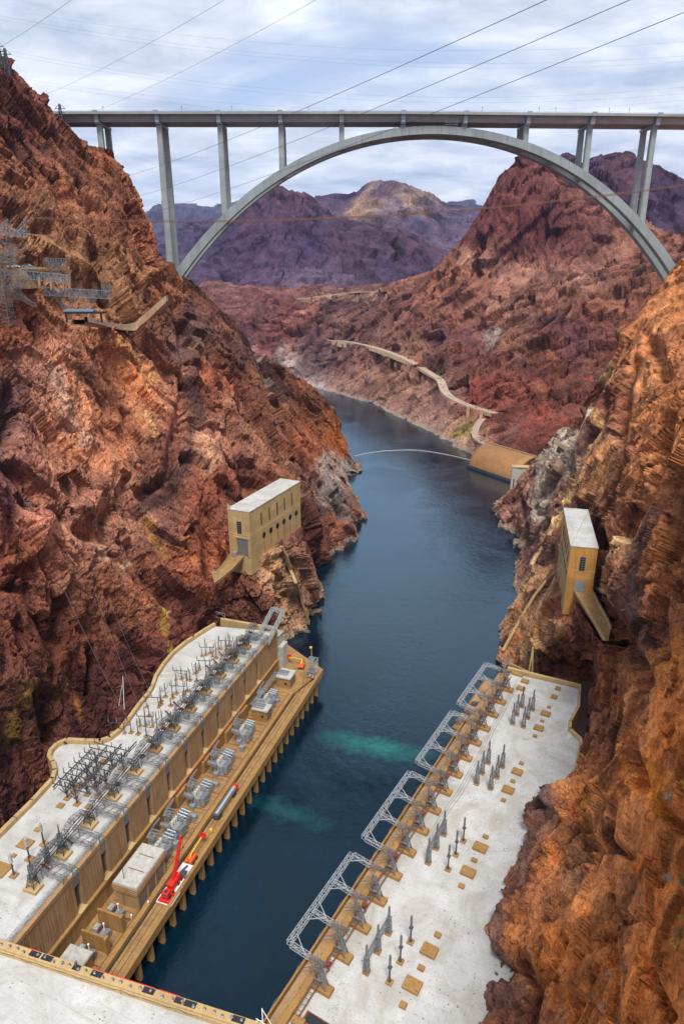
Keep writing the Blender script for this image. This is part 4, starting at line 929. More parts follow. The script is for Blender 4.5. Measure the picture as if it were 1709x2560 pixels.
# ---- switch cubicles and piping that crowd the deck between the transformers
cub = empty('switch_cubicle', (0, 0, 0)); mb = MB(); mb.box(-.9, .9, -.7, .7, 0, 2.1, .08); mb.box(-.8, .8, -.78, -.72, .2, 1.9); mb.build('cabinet', m_tank, cub)
mb = MB(); mb.tube((-.5, 0, 2.1), (-.5, 0, 3.2), .1, n=6); mb.tube((.4, 0, 2.1), (.4, 0, 3.5), .1, n=6); mb.bar((-.5, 0, 3.2), (1.6, 0, 3.4), .12); mb.build('conduit', m_silver, cub)
for i, (y, x, lb) in enumerate(((129.5, 9.6, 'grey cubicle beside the farthest transformer'), (110.2, 5.0, 'grey cubicle between the first duct hut and the next transformer'), (98.4, 9.2, 'grey cubicle on the river side of the second transformer from the far end'), (93.2, 4.2, 'grey cubicle by the wall before the middle transformer'), (79.2, 8.8, 'grey cubicle on the deck behind the tank trailer'), (64.4, 4.4, 'grey cubicle by the wall beside the tank trailer'), (63.4, 9.4, 'grey cubicle at the edge of the trench near the tank trailer'), (51.8, 9.8, 'grey cubicle behind the orange boom lift'))):
    o = place(cub, W(y, x, 10.02), RZL + (math.pi / 2 if i % 2 else 0), lb); tag(o, None, 'cubicle', 'grey switch cubicles on the left wharf'); o.scale = (1, 1, .8 + .12 * (i % 4))
# ---- red crane, mats, boom lifts, tank trailer
mat = MB(); mat.box(-2.35, 2.35, -2.3, 2.3, 0, .06); o = mat.build('ground_mat', m_mat_red); o.location = W(35.8, 17.0, 10.18); o.rotation_euler = (0, 0, RZL); tag(o, 'square red mat with a white border lying on the wharf under the crane cab', 'mat')
bmb = MB()
for s_ in (-1, 1): bmb.box(s_ * 2.35 - .12, s_ * 2.35 + .12, -2.4, 2.4, .0, .075); bmb.box(-2.2, 2.2, s_ * 2.3 - .12, s_ * 2.3 + .12, .0, .075)
bmb.build('mat_border', m_white, o)
mat = MB(); mat.box(-2.3, 2.3, -4.6, 4.6, 0, .06); o = mat.build('ground_mat', m_white); o.location = W(43.0, 17.0, 10.18); o.rotation_euler = (0, 0, RZL); tag(o, 'long white mat lying on the wharf under the crane outriggers', 'mat')
cr = empty('mobile_crane', W(38.5, 16.7, 10.25), RZL, 'bright red mobile crane with raised lattice boom, parked on mats on the wharf', 'crane')
mb = MB(); mb.box(-1.2, 1.2, -4.0, 5.0, .9, 1.5, .1); mb.box(-.5, .5, -4.2, 5.2, .6, .9); mb.build('chassis', m_red, cr)
mb = MB(); mb.box(-1.15, 1.15, -4.3, -2.2, .9, 2.6, .3); mb.build('cab', m_red, cr)
mb = MB(); mb.box(-.9, .9, -4.33, -4.29, 1.6, 2.3); mb.box(1.14, 1.18, -4.0, -2.8, 1.6, 2.3); mb.box(-.5, .5, -3.8, -2.7, 2.61, 2.66); mb.build('window', m_glass, cr)
mb = MB(); mb.tube((0, 1.0, 1.5), (0, 1.0, 2.1), 1.1, n=14); mb.box(-1.2, 1.2, -1.4, 2.6, 2.1, 3.2, .2); mb.box(-1.3, 1.3, 2.2, 3.6, 2.1, 3.6, .2); mb.build('turntable', m_red, cr)
for y in (-3.2, -1.6, 2.0, 3.8):
    for s_ in (-1, 1):
        mb = MB(); mb.tube((s_ * 1.0, y, .62), (s_ * 1.4, y, .62), .6, n=14); mb.build('wheel', m_rubber, cr)
for y in (-2.4, 4.3):
    for s_ in (-1, 1):
        mb = MB(); mb.bar((s_ * 1.1, y, .9), (s_ * 2.3, y, .9), .3); mb.bar((s_ * 2.2, y, 0), (s_ * 2.2, y, 1.1), .25); mb.box(s_ * 2.2 - .35, s_ * 2.2 + .35, y - .35, y + .35, -.02, .12); mb.build('outrigger', m_red, cr)
mb = MB(); mb.lattice((0, 1.2, 3.0), (-.6, 8.2, 13.6), 1.0, .6, 10, .15); mb.bar((0, 1.2, 3.0), (-.55, 7.4, 12.6), .28); mb.build('boom', m_red, cr)
mb = MB(); mb.bar((0, 2.6, 3.2), (-.6, 7.8, 14.0), .16); mb.bar((.5, 2.9, 3.2), (-.4, 7.9, 13.9), .1); mb.box(-.9, -.2, 7.7, 8.6, 13.3, 14.1, .1); mb.build('jib_head', m_red, cr)
mb = MB(); mb.tube((1.0, 3.5, 3.4), (2.2, 6.4, 3.9), .4, n=10); mb.box(1.2, 2.8, 3.4, 5.2, 2.6, 3.3, .15); mb.build('winch', m_dark, cr)
mb = MB(); mb.bar((-.4, 8.4, 13.4), (-.4, 8.5, 9.2), .05); mb.box(-.6, -.2, 8.3, 8.7, 8.6, 9.2, .05); mb.build('hook', m_dark, cr)
cr.scale = (.86, .9, .88)

def boom_lift(label, loc, rz, arm, colr):
    r = empty('boom_lift', loc, rz, label, 'boom lift')
    mb = MB(); mb.box(-1.1, 1.1, -1.3, 1.3, .45, 1.0, .12); mb.build('chassis', m_dark, r)
    for sx in (-1, 1):
        for sy in (-1, 1):
            mb = MB(); mb.tube((sx * .95, sy * 1.0, .5), (sx * 1.35, sy * 1.0, .5), .5, n=12); mb.build('wheel', m_rubber, r)
    mb = MB(); mb.box(-1.15, -.25, -1.9, 1.4, 1.0, 2.1, .3); mb.box(.25, 1.15, -1.9, 1.4, 1.0, 2.1, .3); mb.box(-.3, .3, -1.5, .4, 1.0, 1.5); mb.build('turret', colr, r)
    mb = MB(); p = [np.array(q, float) for q in arm]
    for a, c in zip(p[:-1], p[1:]): mb.bar(a, c, .34)
    mb.build('arm', m_yellow if colr is m_orange else m_rust, r)
    e_ = p[-1]; mb = MB(); mb.box(e_[0] - 1.0, e_[0] + 1.0, e_[1], e_[1] + 1.0, e_[2] - .3, e_[2] - .15)
    for sx in (-1, 1):
        for sy in (0, 1): mb.bar((e_[0] + sx, e_[1] + sy, e_[2] - .3), (e_[0] + sx, e_[1] + sy, e_[2] + .9), .1)
    for h_ in (.3, .9):
        mb.bar((e_[0] - 1, e_[1], e_[2] + h_), (e_[0] + 1, e_[1], e_[2] + h_), .1); mb.bar((e_[0] - 1, e_[1] + 1, e_[2] + h_), (e_[0] + 1, e_[1] + 1, e_[2] + h_), .1)
    mb.box(e_[0] - .8, e_[0] + .8, e_[1] + .9, e_[1] + 1.0, e_[2] - .2, e_[2] + .7)
    mb.build('basket', m_red, r)
    return r
boom_lift('orange and yellow boom lift with its arm stretched out low, just beyond the red crane', W(49.0, 16.9, 10.2), RZL, [(0, -1.2, 1.7), (0, .6, 2.6), (.1, 6.2, 3.0)], m_orange)
boom_lift('orange red boom lift parked at the far end of the wharf beside the farther hut', W(156.0, 9.6, 10.05), RZL + .2, [(0, 0, 1.8), (0, 1.6, 3.4), (-6.0, 2.2, 3.6)], m_orange)
bl = MB(); bl.tube((0, 0, 0), (0, 0, 1.0), .28, n=10); bl.tube((0, 0, 1.0), (0, 0, 1.9), .55, .5, n=12); o = bl.build('mooring_float', m_yellow); o.location = W(60.0, 17.5, 10.2); tag(o, 'yellow round float standing on the wharf beyond the orange boom lift', 'float')
tk = empty('tank_trailer', W(72.5, 16.1, 10.15), RZL, 'long polished silver tank trailer with a red rear end parked on the wharf', 'trailer')
mb = MB(); mb.tube((0, -7.0, 1.9), (0, 6.0, 1.9), .95, n=20); mb.build('tank', m_silver, tk, smooth=False)
mb = MB(); mb.tube((0, 6.0, 1.9), (0, 7.3, 1.9), 1.15, .9, n=16); mb.box(-1.1, 1.1, 6.2, 7.2, .6, 1.8, .1); mb.build('hose_cabinet', m_red, tk)
mb = MB(); mb.box(-.5, .5, -7.2, 6.2, .6, .95); mb.box(-.9, .9, -7.4, -6.9, .7, 2.4, .2); mb.build('frame', m_dark, tk)
for y in (-6.2, -5.0, 5.0, 3.8):
    for sx in (-1, 1):
        mb = MB(); mb.tube((sx * .8, y, .5), (sx * 1.2, y, .5), .5, n=12); mb.build('wheel', m_rubber, tk)
st = empty('scaffold_tower', W(152.0, 16.4, 10.1), RZL, 'grey scaffold tower with a roof of mesh at the far corner of the wharf', 'scaffold')
mb = MB()
for sx in (-1.9, 1.9):
    for sy in (-2.0, 2.0): mb.bar((sx, sy, .3), (sx, sy, 8.0), .16)
for z_ in (.3, 2.8, 5.2, 8.0):
    for sy in (-2, 2): mb.bar((-1.9, sy, z_), (1.9, sy, z_), .14)
    for sx in (-1.9, 1.9): mb.bar((sx, -2, z_), (sx, 2, z_), .14)
for z_ in (.3, 2.8, 5.2): mb.bar((-1.9, -2, z_), (1.9, -2, z_ + 2.5), .1); mb.bar((1.9, -2, z_), (1.9, 2, z_ + 2.5), .1); mb.bar((-1.9, 2, z_ + 2.5), (1.9, 2, z_), .1)
mb.build('frame', m_steel, st)
mb = MB(); mb.box(-1.7, 1.0, -1.8, 1.8, 7.7, 7.85); mb.box(-1.7, 1.7, -1.8, 1.8, 2.7, 2.8); mb.build('platform', m_dsteel, st)
mb = MB(); mb.tube((-.8, -.8, .3), (-.8, -.8, 1.8), .6, n=12); mb.tube((.6, -1.0, .3), (.6, -1.0, 1.5), .5, n=12); mb.build('drum', m_creampor, st)
mb = MB(); mb.box(-2.3, 2.3, -2.4, 2.4, 0, .28, .05); mb.build('skid', m_rust, st)
lpst = empty('jib_post', W(165.0, 11.0, 9.5), 0, 'thin tan post with a small yellow head at the river corner below the cliff', 'post')
mb = MB(); mb.tube((0, 0, 0), (0, 0, 6.0), .22, .16, 8); mb.build('post', m_house, lpst)
mb = MB(); mb.box(-.9, .3, -.3, .3, 5.6, 6.4, .1); mb.build('head', m_yellow, lpst)
gb = empty('grey_stair_house', W(155.5, -2.2, 12), RZL, 'grey stepped concrete stair house against the cliff behind the far end of the left roof', 'building')
mb = MB(); mb.box(-2.6, 2.6, -2.4, 2.4, -3, 13.6); mb.box(-2.6, 4.4, -3.0, -2.4, -3, 9.0); mb.build('wall', m_grey, gb)
mb = MB(); mb.box(-2.9, 2.9, -2.7, 2.7, 13.62, 14.1, .1); mb.box(2.62, 4.6, -2.4, 2.4, -3, 9.2, .1); mb.build('roof', m_grey, gb)
for (u_, v_, lb) in ((31.6, 12.2 + 1.2, 'small white lamp on the trench kerb below the service building'), (27.0, 11.0, 'small white lamp on the wharf near the third transformer')):
    mb = MB(); mb.tube((0, 0, 0), (0, 0, .8), .08, n=6); mb.tube((0, 0, .8), (0, 0, 1.3), .3, .2, n=10); o = mb.build('deck_lamp', m_white); o.location = W(u_, v_, 10.75 if v_ > 12 else 10.02); tag(o, lb, 'lamp')
# ---------------------------------------------------------------- steel on the left roof
def near_words(u):
    for lim, wd in ((28, 'near the dam parapet'), (50, 'in the near part of the left roof'), (75, 'near the steel frames of the left roof'), (100, 'in the middle of the left roof'), (125, 'in the far part of the left roof'), (999, 'near the far end of the left roof')):
        if u < lim: return wd
def nudge(o): pass
# slim bus posts, each on its own concrete pad: picture coordinates (2.87x zooms) of the pads
padsA = [(1425, 935, 100), (1490, 945, 95), (1385, 1050, 110), (1300, 1075, 115), (1355, 1085, 150), (1445, 1060, 130), (1500, 1125, 120), (1545, 1083, 100), (1470, 1030, 170), (1440, 1115, 95), (1340, 1142, 60), (1265, 1112, 120), (1262, 1135, 60), (1170, 1225, 80), (1145, 1300, 175), (1235, 1338, 150), (1275, 1297, 130), (1085, 1366, 140), (1150, 1384, 180), (1030, 1355, 90), (1000, 1290, 70)]
padsB = [(40, 852, 130), (8, 882, 110), (112, 850, 155), (100, 922, 70), (150, 820, 150), (245, 792, 120), (215, 832, 130), (205, 895, 190), (275, 905, 120), (320, 857, 150), (192, 690, 115), (250, 692, 110), (320, 708, 180), (405, 677, 155), (440, 635, 130), (318, 635, 110), (400, 482, 150), (440, 465, 60), (490, 507, 155), (515, 430, 115), (575, 490, 150), (580, 435, 100), (600, 403, 110), (615, 452, 160), (650, 492, 130), (675, 460, 165), (22, 1100, 150), (98, 1035, 60), (140, 990, 40), (700, 400, 60), (735, 380, 70)]
posts = [(p[0] * .3189, 1400 + p[1] * .3189, p[2] * .3189) for p in padsA] + [(400 + p[0] * .287, 1500 + p[1] * .287, p[2] * .287) for p in padsB]
def make_post(h, kind):
    r = empty('bus_post', (0, 0, 0))
    mb = MB(); mb.box(-.75, .75, -.75, .75, 0, .42, .06); mb.build('pad', m_ochre, r)
    mb = MB(); mb.tube((0, 0, .42), (0, 0, h * .55), .17, .13, 8); mb.box(-.3, .3, -.3, .3, .42, .5); mb.build('pole', m_dark, r)
    mb = MB(); mb.tube((0, 0, h * .55), (0, 0, h), .16, .1, 8)
    for k in range(4): mb.tube((0, 0, h * (.6 + .09 * k)), (0, 0, h * (.62 + .09 * k)), .25, n=8)
    mb.build('insulator', m_dsteel, r)
    if kind == 1:
        mb = MB(); mb.bar((-1.9, 0, h * .5), (1.9, 0, h * .5), .16)
        for s_ in (-1.8, 1.8): mb.tube((s_, 0, h * .5), (s_, 0, h * .86), .11, n=6)
        mb.build('cross_arm', m_dsteel, r)
    return r
protos = {}
placed = []
bays = {}
HW = {3.2: 'short', 5.0: 'medium', 6.5: 'tall', 8.0: 'very tall'}
def bay(u): return int(min(11, max(0, round((u - 16.0) / 11.05))))
BAYW = ['nearest', 'second', 'third', 'fourth', 'fifth', 'sixth', 'seventh', 'eighth', 'ninth', 'tenth', 'eleventh', 'last']
ORD0 = ['first', 'second', 'third', 'fourth', 'fifth', 'sixth', 'seventh', 'eighth', 'ninth', 'tenth', 'eleventh', 'twelfth']
for i, (px, py, ph_) in enumerate(posts):
    p = onz(px, py, ZR); depth = p[1] * math.cos(PITCH) + (CAMZ - ZR) * math.sin(PITCH)
    h = ph_ * depth / FPX / .86
    hk = min((3.2, 5.0, 6.5, 8.0), key=lambda a: abs(a - h)); kd = 1 if (i % 3 == 0 and hk > 3.5) else 0
    u_, v_ = toL(p)
    if any((u_ - a) ** 2 + (v_ - b_) ** 2 < 2.6 for a, b_ in placed): continue
    placed.append((u_, v_))
    if (hk, kd) not in protos: protos[(hk, kd)] = make_post(hk, kd)
    o = place(protos[(hk, kd)], W(u_, v_, ZR + .004), RZL + (math.pi / 2 if i % 2 else 0))
    bays.setdefault(bay(u_), []).append((v_, o, hk, kd)); tag(o, None, 'post', 'slim bus posts standing on the left roof')
for bk, ls in bays.items():
    for j, (v_, o, hk, kd) in enumerate(sorted(ls, key=lambda a: -a[0])):
        o['label'] = '%s dark post %sabreast of the %s gantry, %s in from the wall' % (HW[hk], 'with arms ' if kd else '', BAYW[bk], ORD0[j])
# thin horizontal conductors between neighbouring posts
mb = MB(); pl = sorted(placed)
for a in range(len(pl) - 1):
    for b_ in range(a + 1, min(a + 5, len(pl))):
        d_ = math.hypot(pl[a][0] - pl[b_][0], pl[a][1] - pl[b_][1])
        if 2.5 < d_ < 6.5 and abs(pl[a][1] - pl[b_][1]) < 1.6:
            z0 = 4.6; pts = [(pl[a][1] + (pl[b_][1] - pl[a][1]) * q / 4, pl[a][0] + (pl[b_][0] - pl[a][0]) * q / 4, ZR + z0 - .5 * math.sin(math.pi * q / 4)) for q in range(5)]
            mb.poly(pts, .05, 4)
o = mb.build('bus_wires', m_cable); o.location = W(0, 0); o.rotation_euler = (0, 0, RZL); tag(o, 'thin dark wires slung between the slim posts on the left roof', 'wires')
# portal like bus racks: a beam on two legs with three stub insulators
def make_rack():
    r = empty('bus_rack', (0, 0, 0))
    mb = MB(); mb.bar((-3, 0, 4.2), (3, 0, 4.2), .2)
    for s_ in (-2.2, 2.2): mb.bar((s_, 0, .3), (s_, 0, 4.2), .2)
    mb.build('frame', m_dark, r)
    for s_ in (-2.9, 0, 2.9):
        mb = MB(); mb.tube((s_, 0, 4.3), (s_, 0, 6.3), .14, .1, 6); mb.tube((s_, 0, 4.9), (s_, 0, 5.1), .22, n=6); mb.build('insulator', m_dsteel, r)
    for s_ in (-2.2, 2.2):
        mb = MB(); mb.box(s_ - .6, s_ + .6, -.6, .6, 0, .35, .05); mb.build('pad', m_ochre, r)
    return r
rk = make_rack()
for i, (u_, v_, lb) in enumerate([(131, -13, 'farthest dark bus rack near the far end of the left roof'), (124, -18, 'dark bus rack left of the far group of posts'), (115, -14, 'dark bus rack in the far group of posts, second from the far end'), (106, -19, 'dark bus rack beside the rock side parapet in the far half'), (97, -15, 'dark bus rack in the middle of the left roof'), (88, -20, 'dark bus rack in the middle of the left roof, nearer the rock side'), (78, -16, 'dark bus rack just beyond the big steel frames'), (72, -23, 'dark bus rack beside the parapet bend next to the big steel frames')]):
    o = place(rk, W(u_, v_, ZR + .004), RZL + .25, lb); tag(o, None, 'bus rack', 'bus racks on the left roof')
# slanting red and tan arresters
sa = MB(); sa.tube((0, 0, 0), (1.6, -1.0, 2.6), .28, .2, 8)
for k in range(6): sa.tube((.2 + .22 * k, -.12 - .14 * k, .3 + .36 * k), (.23 + .22 * k, -.14 - .14 * k, .36 + .36 * k), .36, n=8)
sao = sa.build('arrester', m_insul)
for i, (px, py, lb) in enumerate([(765, 450, 'slanting dark red arrester nearest the steel frames on the left roof edge'), (585, 655, 'slanting dark red arrester, second one from the dam parapet end'), (385, 885, 'slanting dark red arrester closest to the dam parapet')]):
    q = onz(px * .287, 1900 + py * .287, ZR + 2.4); o = sao if i == 0 else sao.copy()
    if i: COL.objects.link(o)
    u_, v_ = toL(q); o.location = W(u_, v_ + 1.6, ZR); o.rotation_euler = (0, 0, RZL); o.scale = (-1, 1, 1); tag(o, lb, 'arrester', 'red arresters by the left roof edge')
k = 0
for (px, py), wd_ in zip([(550, 490), (500, 555), (443, 610), (165, 930), (95, 1010), (1400, 1150)], ['farthest of six', 'second of six counted from the far end', 'third of six counted from the far end', 'fourth of six counted from the far end', 'fifth of six counted from the far end', 'nearest of six']):
    A_ = (400 + px * .287, 1500 + py * .287) if px < 1000 else (px * .3189, 1400 + py * .3189)
    u_, v_ = toL(onz(*A_, ZR)); o = sao.copy(); COL.objects.link(o); o.location = W(u_, v_, ZR); o.rotation_euler = (0, 0, RZL); o.scale = (-.9, 1, 1)
    tag(o, 'slanting brown arrester among the slim posts, %s' % wd_, 'arrester', 'arresters among the slim posts')

# ---- big steel switchyard frames on the left roof
sf = empty('switchyard_structure', W(0, 0, ZR + .004), RZL, 'large dark steel switchyard frame on braced legs beside the bend of the left roof', 'steel frame')
pad3 = [(590, 337), (675, 387), (765, 302), (855, 317), (650, 282), (835, 217), (930, 237), (765, 160), (980, 62), (1075, 77), (845, 67)]
legs = [toL(onz(x * .287, 1900 + y * .287, ZR)) for x, y in pad3]
HB = 6.2
for (u_, v_) in legs:
    mb = MB(); mb.box(v_ - .9, v_ + .9, u_ - .9, u_ + .9, 0, .4, .06); mb.build('pad', m_ochre, sf)
    mb = MB(); mb.bar((v_, u_, .4), (v_, u_, HB), .32)
    for dv, du in ((-2.4, 0), (2.4, 0), (0, 2.6), (0, -2.6)): mb.bar((v_, u_, 1.6), (v_ + dv, u_ + du, HB), .17)
    mb.build('leg', m_dark, sf)
us = [l[0] for l in legs]; vs_ = [l[1] for l in legs]
u0, u1, v0, v1 = min(us) - 2, max(us) + 6, min(vs_) - 1.5, max(vs_) + 1.5
for j in range(4):
    x = v0 + (v1 - v0) * j / 3; mb = MB(); mb.bar((x, u0 + j * 1.5, HB + .1), (x, u1 - (3 - j) * 2.5, HB + .1), .3); mb.bar((x, u0 + j * 1.5, HB - .9), (x, u1 - (3 - j) * 2.5, HB - .9), .16)
    y = u0 + j * 1.5
    while y < u1 - (3 - j) * 2.5 - 2: mb.bar((x, y, HB - .9), (x, y + 1.2, HB + .1), .1); mb.bar((x, y + 1.2, HB + .1), (x, y + 2.4, HB - .9), .1); y += 2.4
    mb.build('long_beam', m_dark, sf)
for j in range(9):
    y = u0 + 1 + (u1 - u0 - 6) * j / 8; mb = MB(); mb.bar((v0 - 1, y, HB + .45), (v1 + 1, y, HB + .45), .22)
    for q in range(5):
        x = v0 - .8 + (v1 - v0 + 1.6) * q / 4; mb.tube((x, y, HB + .45), (x, y, HB + 2.2), .12, n=6)
    mb.build('cross_beam', m_dark, sf)
for (x, y) in ((925, 1757), (1117, 1540)):
    u_, v_ = toL(onz(x * .3189, 1400 + y * .3189, ZR)); b = MB(); b.box(-.9, .9, -.8, .8, 0, .12); o = b.build('roof_panel', m_black); o.location = W(u_, v_, ZR + .004); o.rotation_euler = (0, 0, RZL)
    tag(o, 'dark panel lying by the steel frames, ' + ('nearer' if x < 1000 else 'farther') + ' of the two', 'panel', 'dark panels by the steel frames')

# ---- take-off gantries stepping along the roof edge, one per bay
def make_gantry(kind):
    r = empty('edge_gantry', (0, 0, 0))
    mb = MB(); mb.box(-2.1, 1.9, -1.5, 1.5, 0, 1.0, .06); mb.build('pad', m_ochre if kind else m_house, r)
    mb = MB(); t_ = .15
    for sx in (-1.3, 1.1):
        for sy in (-1.0, 1.0): mb.bar((sx, sy, 1.0), (sx * .6, sy * .6 + .3, 4.2), t_)
    for z_ in (2.0, 3.1, 4.2):
        q = 1 - .4 * (z_ - 1) / 3.2
        for sy in (-1, 1): mb.bar((-1.3 * q, sy * q, z_), (1.1 * q, sy * q, z_), .12)
        for sx in (-1.3, 1.1): mb.bar((sx * q, -q, z_), (sx * q, q, z_), .12)
    for sy in (-1, 1): mb.bar((-1.3, sy, 1), (.66, sy * .6 + .3, 4.2), .1); mb.bar((1.1, sy, 1), (-.78, sy * .6 + .3, 4.2), .1)
    mb.build('tower', m_dark, r)
    mb = MB(); a = [(-.1, .3, 4.0), (-.1, 2.2, 6.6), (-.1, 5.0, 7.6), (-.1, 9.0, 6.6), (-.1, 10.4, 4.6)]
    for p, q in zip(a[:-1], a[1:]): mb.lattice(p, q, 1.2, 1.2, 3, .1, up=(1, 0, 0))
    mb.build('arched_truss', m_dsteel, r)
    mb = MB()
    for s_ in (-.9, 0, .9): mb.tube((s_, -.5, 4.5), (s_, 9.8, 5.1), .13, n=6)
    mb.build('bus_tube', m_black, r)
    mb = MB(); mb.lattice((-1.4, 3.2, 3.1), (7.4, 3.2, 2.6), 1.0, 1.0, 5, .085); mb.lattice((-1.4, 6.6, 3.1), (7.4, 6.6, 2.6), 1.0, 1.0, 5, .085)
    for s_ in (0, 2, 4, 6): mb.bar((s_, 3.2, 3.1), (s_ + 1.2, 6.6, 3.0), .12)
    for s_ in (0, 6.6): mb.bar((s_, 3.2, 0), (s_, 3.2, 2.6), .15); mb.bar((s_, 6.6, 0), (s_, 6.6, 2.6), .15)
    mb.build('cross_truss', m_dsteel, r)
    if kind:
        for q in range(5):
            mb = MB(); mb.tube((-1.8 + .7 * q, 1.0 + .5 * q, 2.2), (-1.8 + .7 * q, 1.0 + .5 * q, 4.2), .2, .14, 6); mb.build('insulator', m_steelb, r)
        mb = MB(); mb.box(-2.6, -.6, 3.6, 5.8, 2.2, 3.0, .1); mb.box(.6, 2.2, 5.6, 7.0, 1.2, 2.2, .1); mb.build('switch', m_steelb, r)
        mb = MB(); mb.box(-2.8, -1.2, -.4, .8, 2.9, 3.4); mb.box(-2.4, -1.0, 7.2, 8.2, 2.4, 3.0); mb.build('red_fitting', m_insul, r)
    return r
g0, g1 = make_gantry(0), make_gantry(1)
ng = 0
for k in range(12):
    y = 13.2 + 11.05 * k; kd = 1 if k > 4 else 0
    if y > 140: break
    o = place(g1 if kd else g0, W(y, -6.1, ZR + .004), RZL)
    wd = ['nearest the dam parapet', 'second from the dam parapet', 'third from the dam parapet', 'fourth from the dam parapet', 'fifth from the dam parapet', 'sixth from the dam parapet', 'seventh from the dam parapet', 'eighth from the dam parapet', 'ninth from the dam parapet', 'third from the far end', 'second from the far end', 'last one at the far end'][k]
    o['label'] = 'dark arched lattice gantry on the left roof, ' + wd
    tag(o, None, 'gantry', 'arched lattice gantries along the left roof edge')
ew = MB(); ew.lattice((0, -26, 0), (0, 145, 0), .8, .8, 96, .1)
o = ew.build('edge_truss', m_steel); o.location = W(0, -.9, ZR + .95); o.rotation_euler = (0, 0, RZL); tag(o, 'long thin grey lattice truss lying along the roof edge above the ribbed wall', 'truss')
for (a, b_, c_, lb) in (((141, 2.0), (151.5, 4.6), 8.5, 'bright grey lattice frame jutting over the far corner of the left roof'),):
    r = empty('corner_truss', W(142, -3, ZR), RZL, lb, 'truss')
    mb = MB(); mb.lattice((-1.5, 0, .6), (-1.5, 17, 6.2), 1.3, 1.3, 9, .18); mb.lattice((4.2, -2, .6), (4.2, 15, 6.2), 1.3, 1.3, 9, .18)
    mb.lattice((-1.5, 17, 6.2), (4.2, 15, 6.2), 1.3, 1.3, 4, .18); mb.lattice((-1.5, 7, 2.9), (4.2, 6, 3.4), 1.0, 1.0, 4, .14); mb.build('frame', m_steel, r)
    mb = MB(); mb.lattice((-1.5, 4, 0), (-1.5, 4, 2.0), .9, .9, 2, .14); mb.lattice((3.0, 2, 0), (3.0, 2, 1.6), .9, .9, 2, .14); mb.build('leg', m_steel, r)

# ---- things at the near end of the left roof
def z3(x, y, z=ZR): return toL(onz(x * .287, 1900 + y * .287, z))
cp = empty('capped_post', (0, 0, 0)); mb = MB(); mb.box(-.95, .95, -.95, .95, 0, .45, .08); mb.build('pad', m_ochre, cp)
mb = MB(); mb.tube((0, 0, .45), (0, 0, 4.6), .26, .2, 8); mb.build('pole', m_dark, cp); mb = MB(); mb.tube((0, 0, 4.6), (0, 0, 7.2), .45, n=12); mb.tube((0, 0, 7.2), (0, 0, 7.6), .12, n=6); mb.build('grey_cap', m_steel, cp)
for (x, y, lb) in ((385, 735, 'dark post with a grey cylinder on top, farthest of three on the near roof'), (260, 865, 'dark post with a grey cylinder on top, the middle one beside the large pad'), (125, 1010, 'dark post with a grey cylinder on top, nearest the dam parapet')):
    u_, v_ = z3(x, y); o = place(cp, W(u_, v_, ZR + .004), RZL, lb); tag(o, None, 'post', 'grey capped posts at the near end of the left roof')
lt = empty('lattice_line', W(0, 0, ZR + .004), RZL, 'three lattice masts joined by a lattice beam on the near part of the left roof', 'lattice frame')
q = [z3(540, 767), z3(422, 897), z3(290, 1047)]
for (u_, v_) in q:
    mb = MB(); mb.box(v_ - .9, v_ + .9, u_ - .9, u_ + .9, 0, .35, .05); mb.build('pad', m_ochre, lt)
    mb = MB(); mb.lattice((v_, u_, .35), (v_, u_, 5.2), 1.1, .9, 6, .12); mb.tube((v_, u_, 5.2), (v_, u_, 8.2), .2, .12, 8); mb.build('mast', m_dark, lt)
for (a, b_) in zip(q[:-1], q[1:]):
    mb = MB(); mb.lattice((a[1], a[0], 4.6), (b_[1], b_[0], 4.6), .8, .8, 7, .1); mb.build('lattice_beam', m_dsteel, lt)
def hatch(px, py, z, sx, sy, sz, rz, label, grp, mat=None, name='roof_pad'):
    p = onz(px, py, z); b = MB(); b.box(-sx, sx, -sy, sy, 0, sz, .08)
    o = b.build(name, mat or m_ochre); o.location = (p[0], p[1], z + .004); o.rotation_euler = (0, 0, rz); tag(o, label, 'concrete pad', grp); return o
for i, (x, y, s, wd) in enumerate([(225, 735, 1.9, 'large low, beside the middle capped post'), (5, 960, 2.4, 'large low, at the left picture edge'), (330, 612, .8, 'small square, left of the farthest capped post'), (125, 838, .6, 'tiny, behind the nearest capped post'), (530, 403, 1.0, 'small flat, between the steel frames and the capped posts'), (775, 412, 1.0, 'small flat, just in front of the steel frames'), (700, 225, 1.2, 'square, under the steel frames'), (905, 20, 1.2, 'square, under the far side of the steel frames')]):
    hatch(x * .287, 1900 + y * .287, ZR, s, s * .85, .5, RZL, 'ochre concrete pad, %s' % wd, 'pads on the left roof')
rl = empty('slanting_pole', W(88, -25.5, ZR), RZL, 'long pale pole leaning up from the rock side parapet of the left roof', 'pole')
mb = MB(); mb.tube((-2, -6, 1.5), (-9, 4, 7.2), .13, n=6); mb.tube((-5, -5, 1.5), (-8.6, 2.5, 4.6), .1, n=6); mb.build('pole', m_steel, rl)
pf = empty('pipe_stand', W(151.5, inner[0][0] + 2, ZR), RZL, 'small grey pipe frame standing on the far left corner of the left roof', 'frame')
mb = MB(); mb.bar((0, 0, 0), (0, 0, 4), .16); mb.bar((0, 0, 4), (-4.5, 0, 4.2), .12); mb.bar((-4.5, 0, 1.5), (0, 0, 1.5), .1); mb.bar((-3.2, 0, 4), (0, 0, 2.4), .1); mb.build('frame', m_steel, pf)
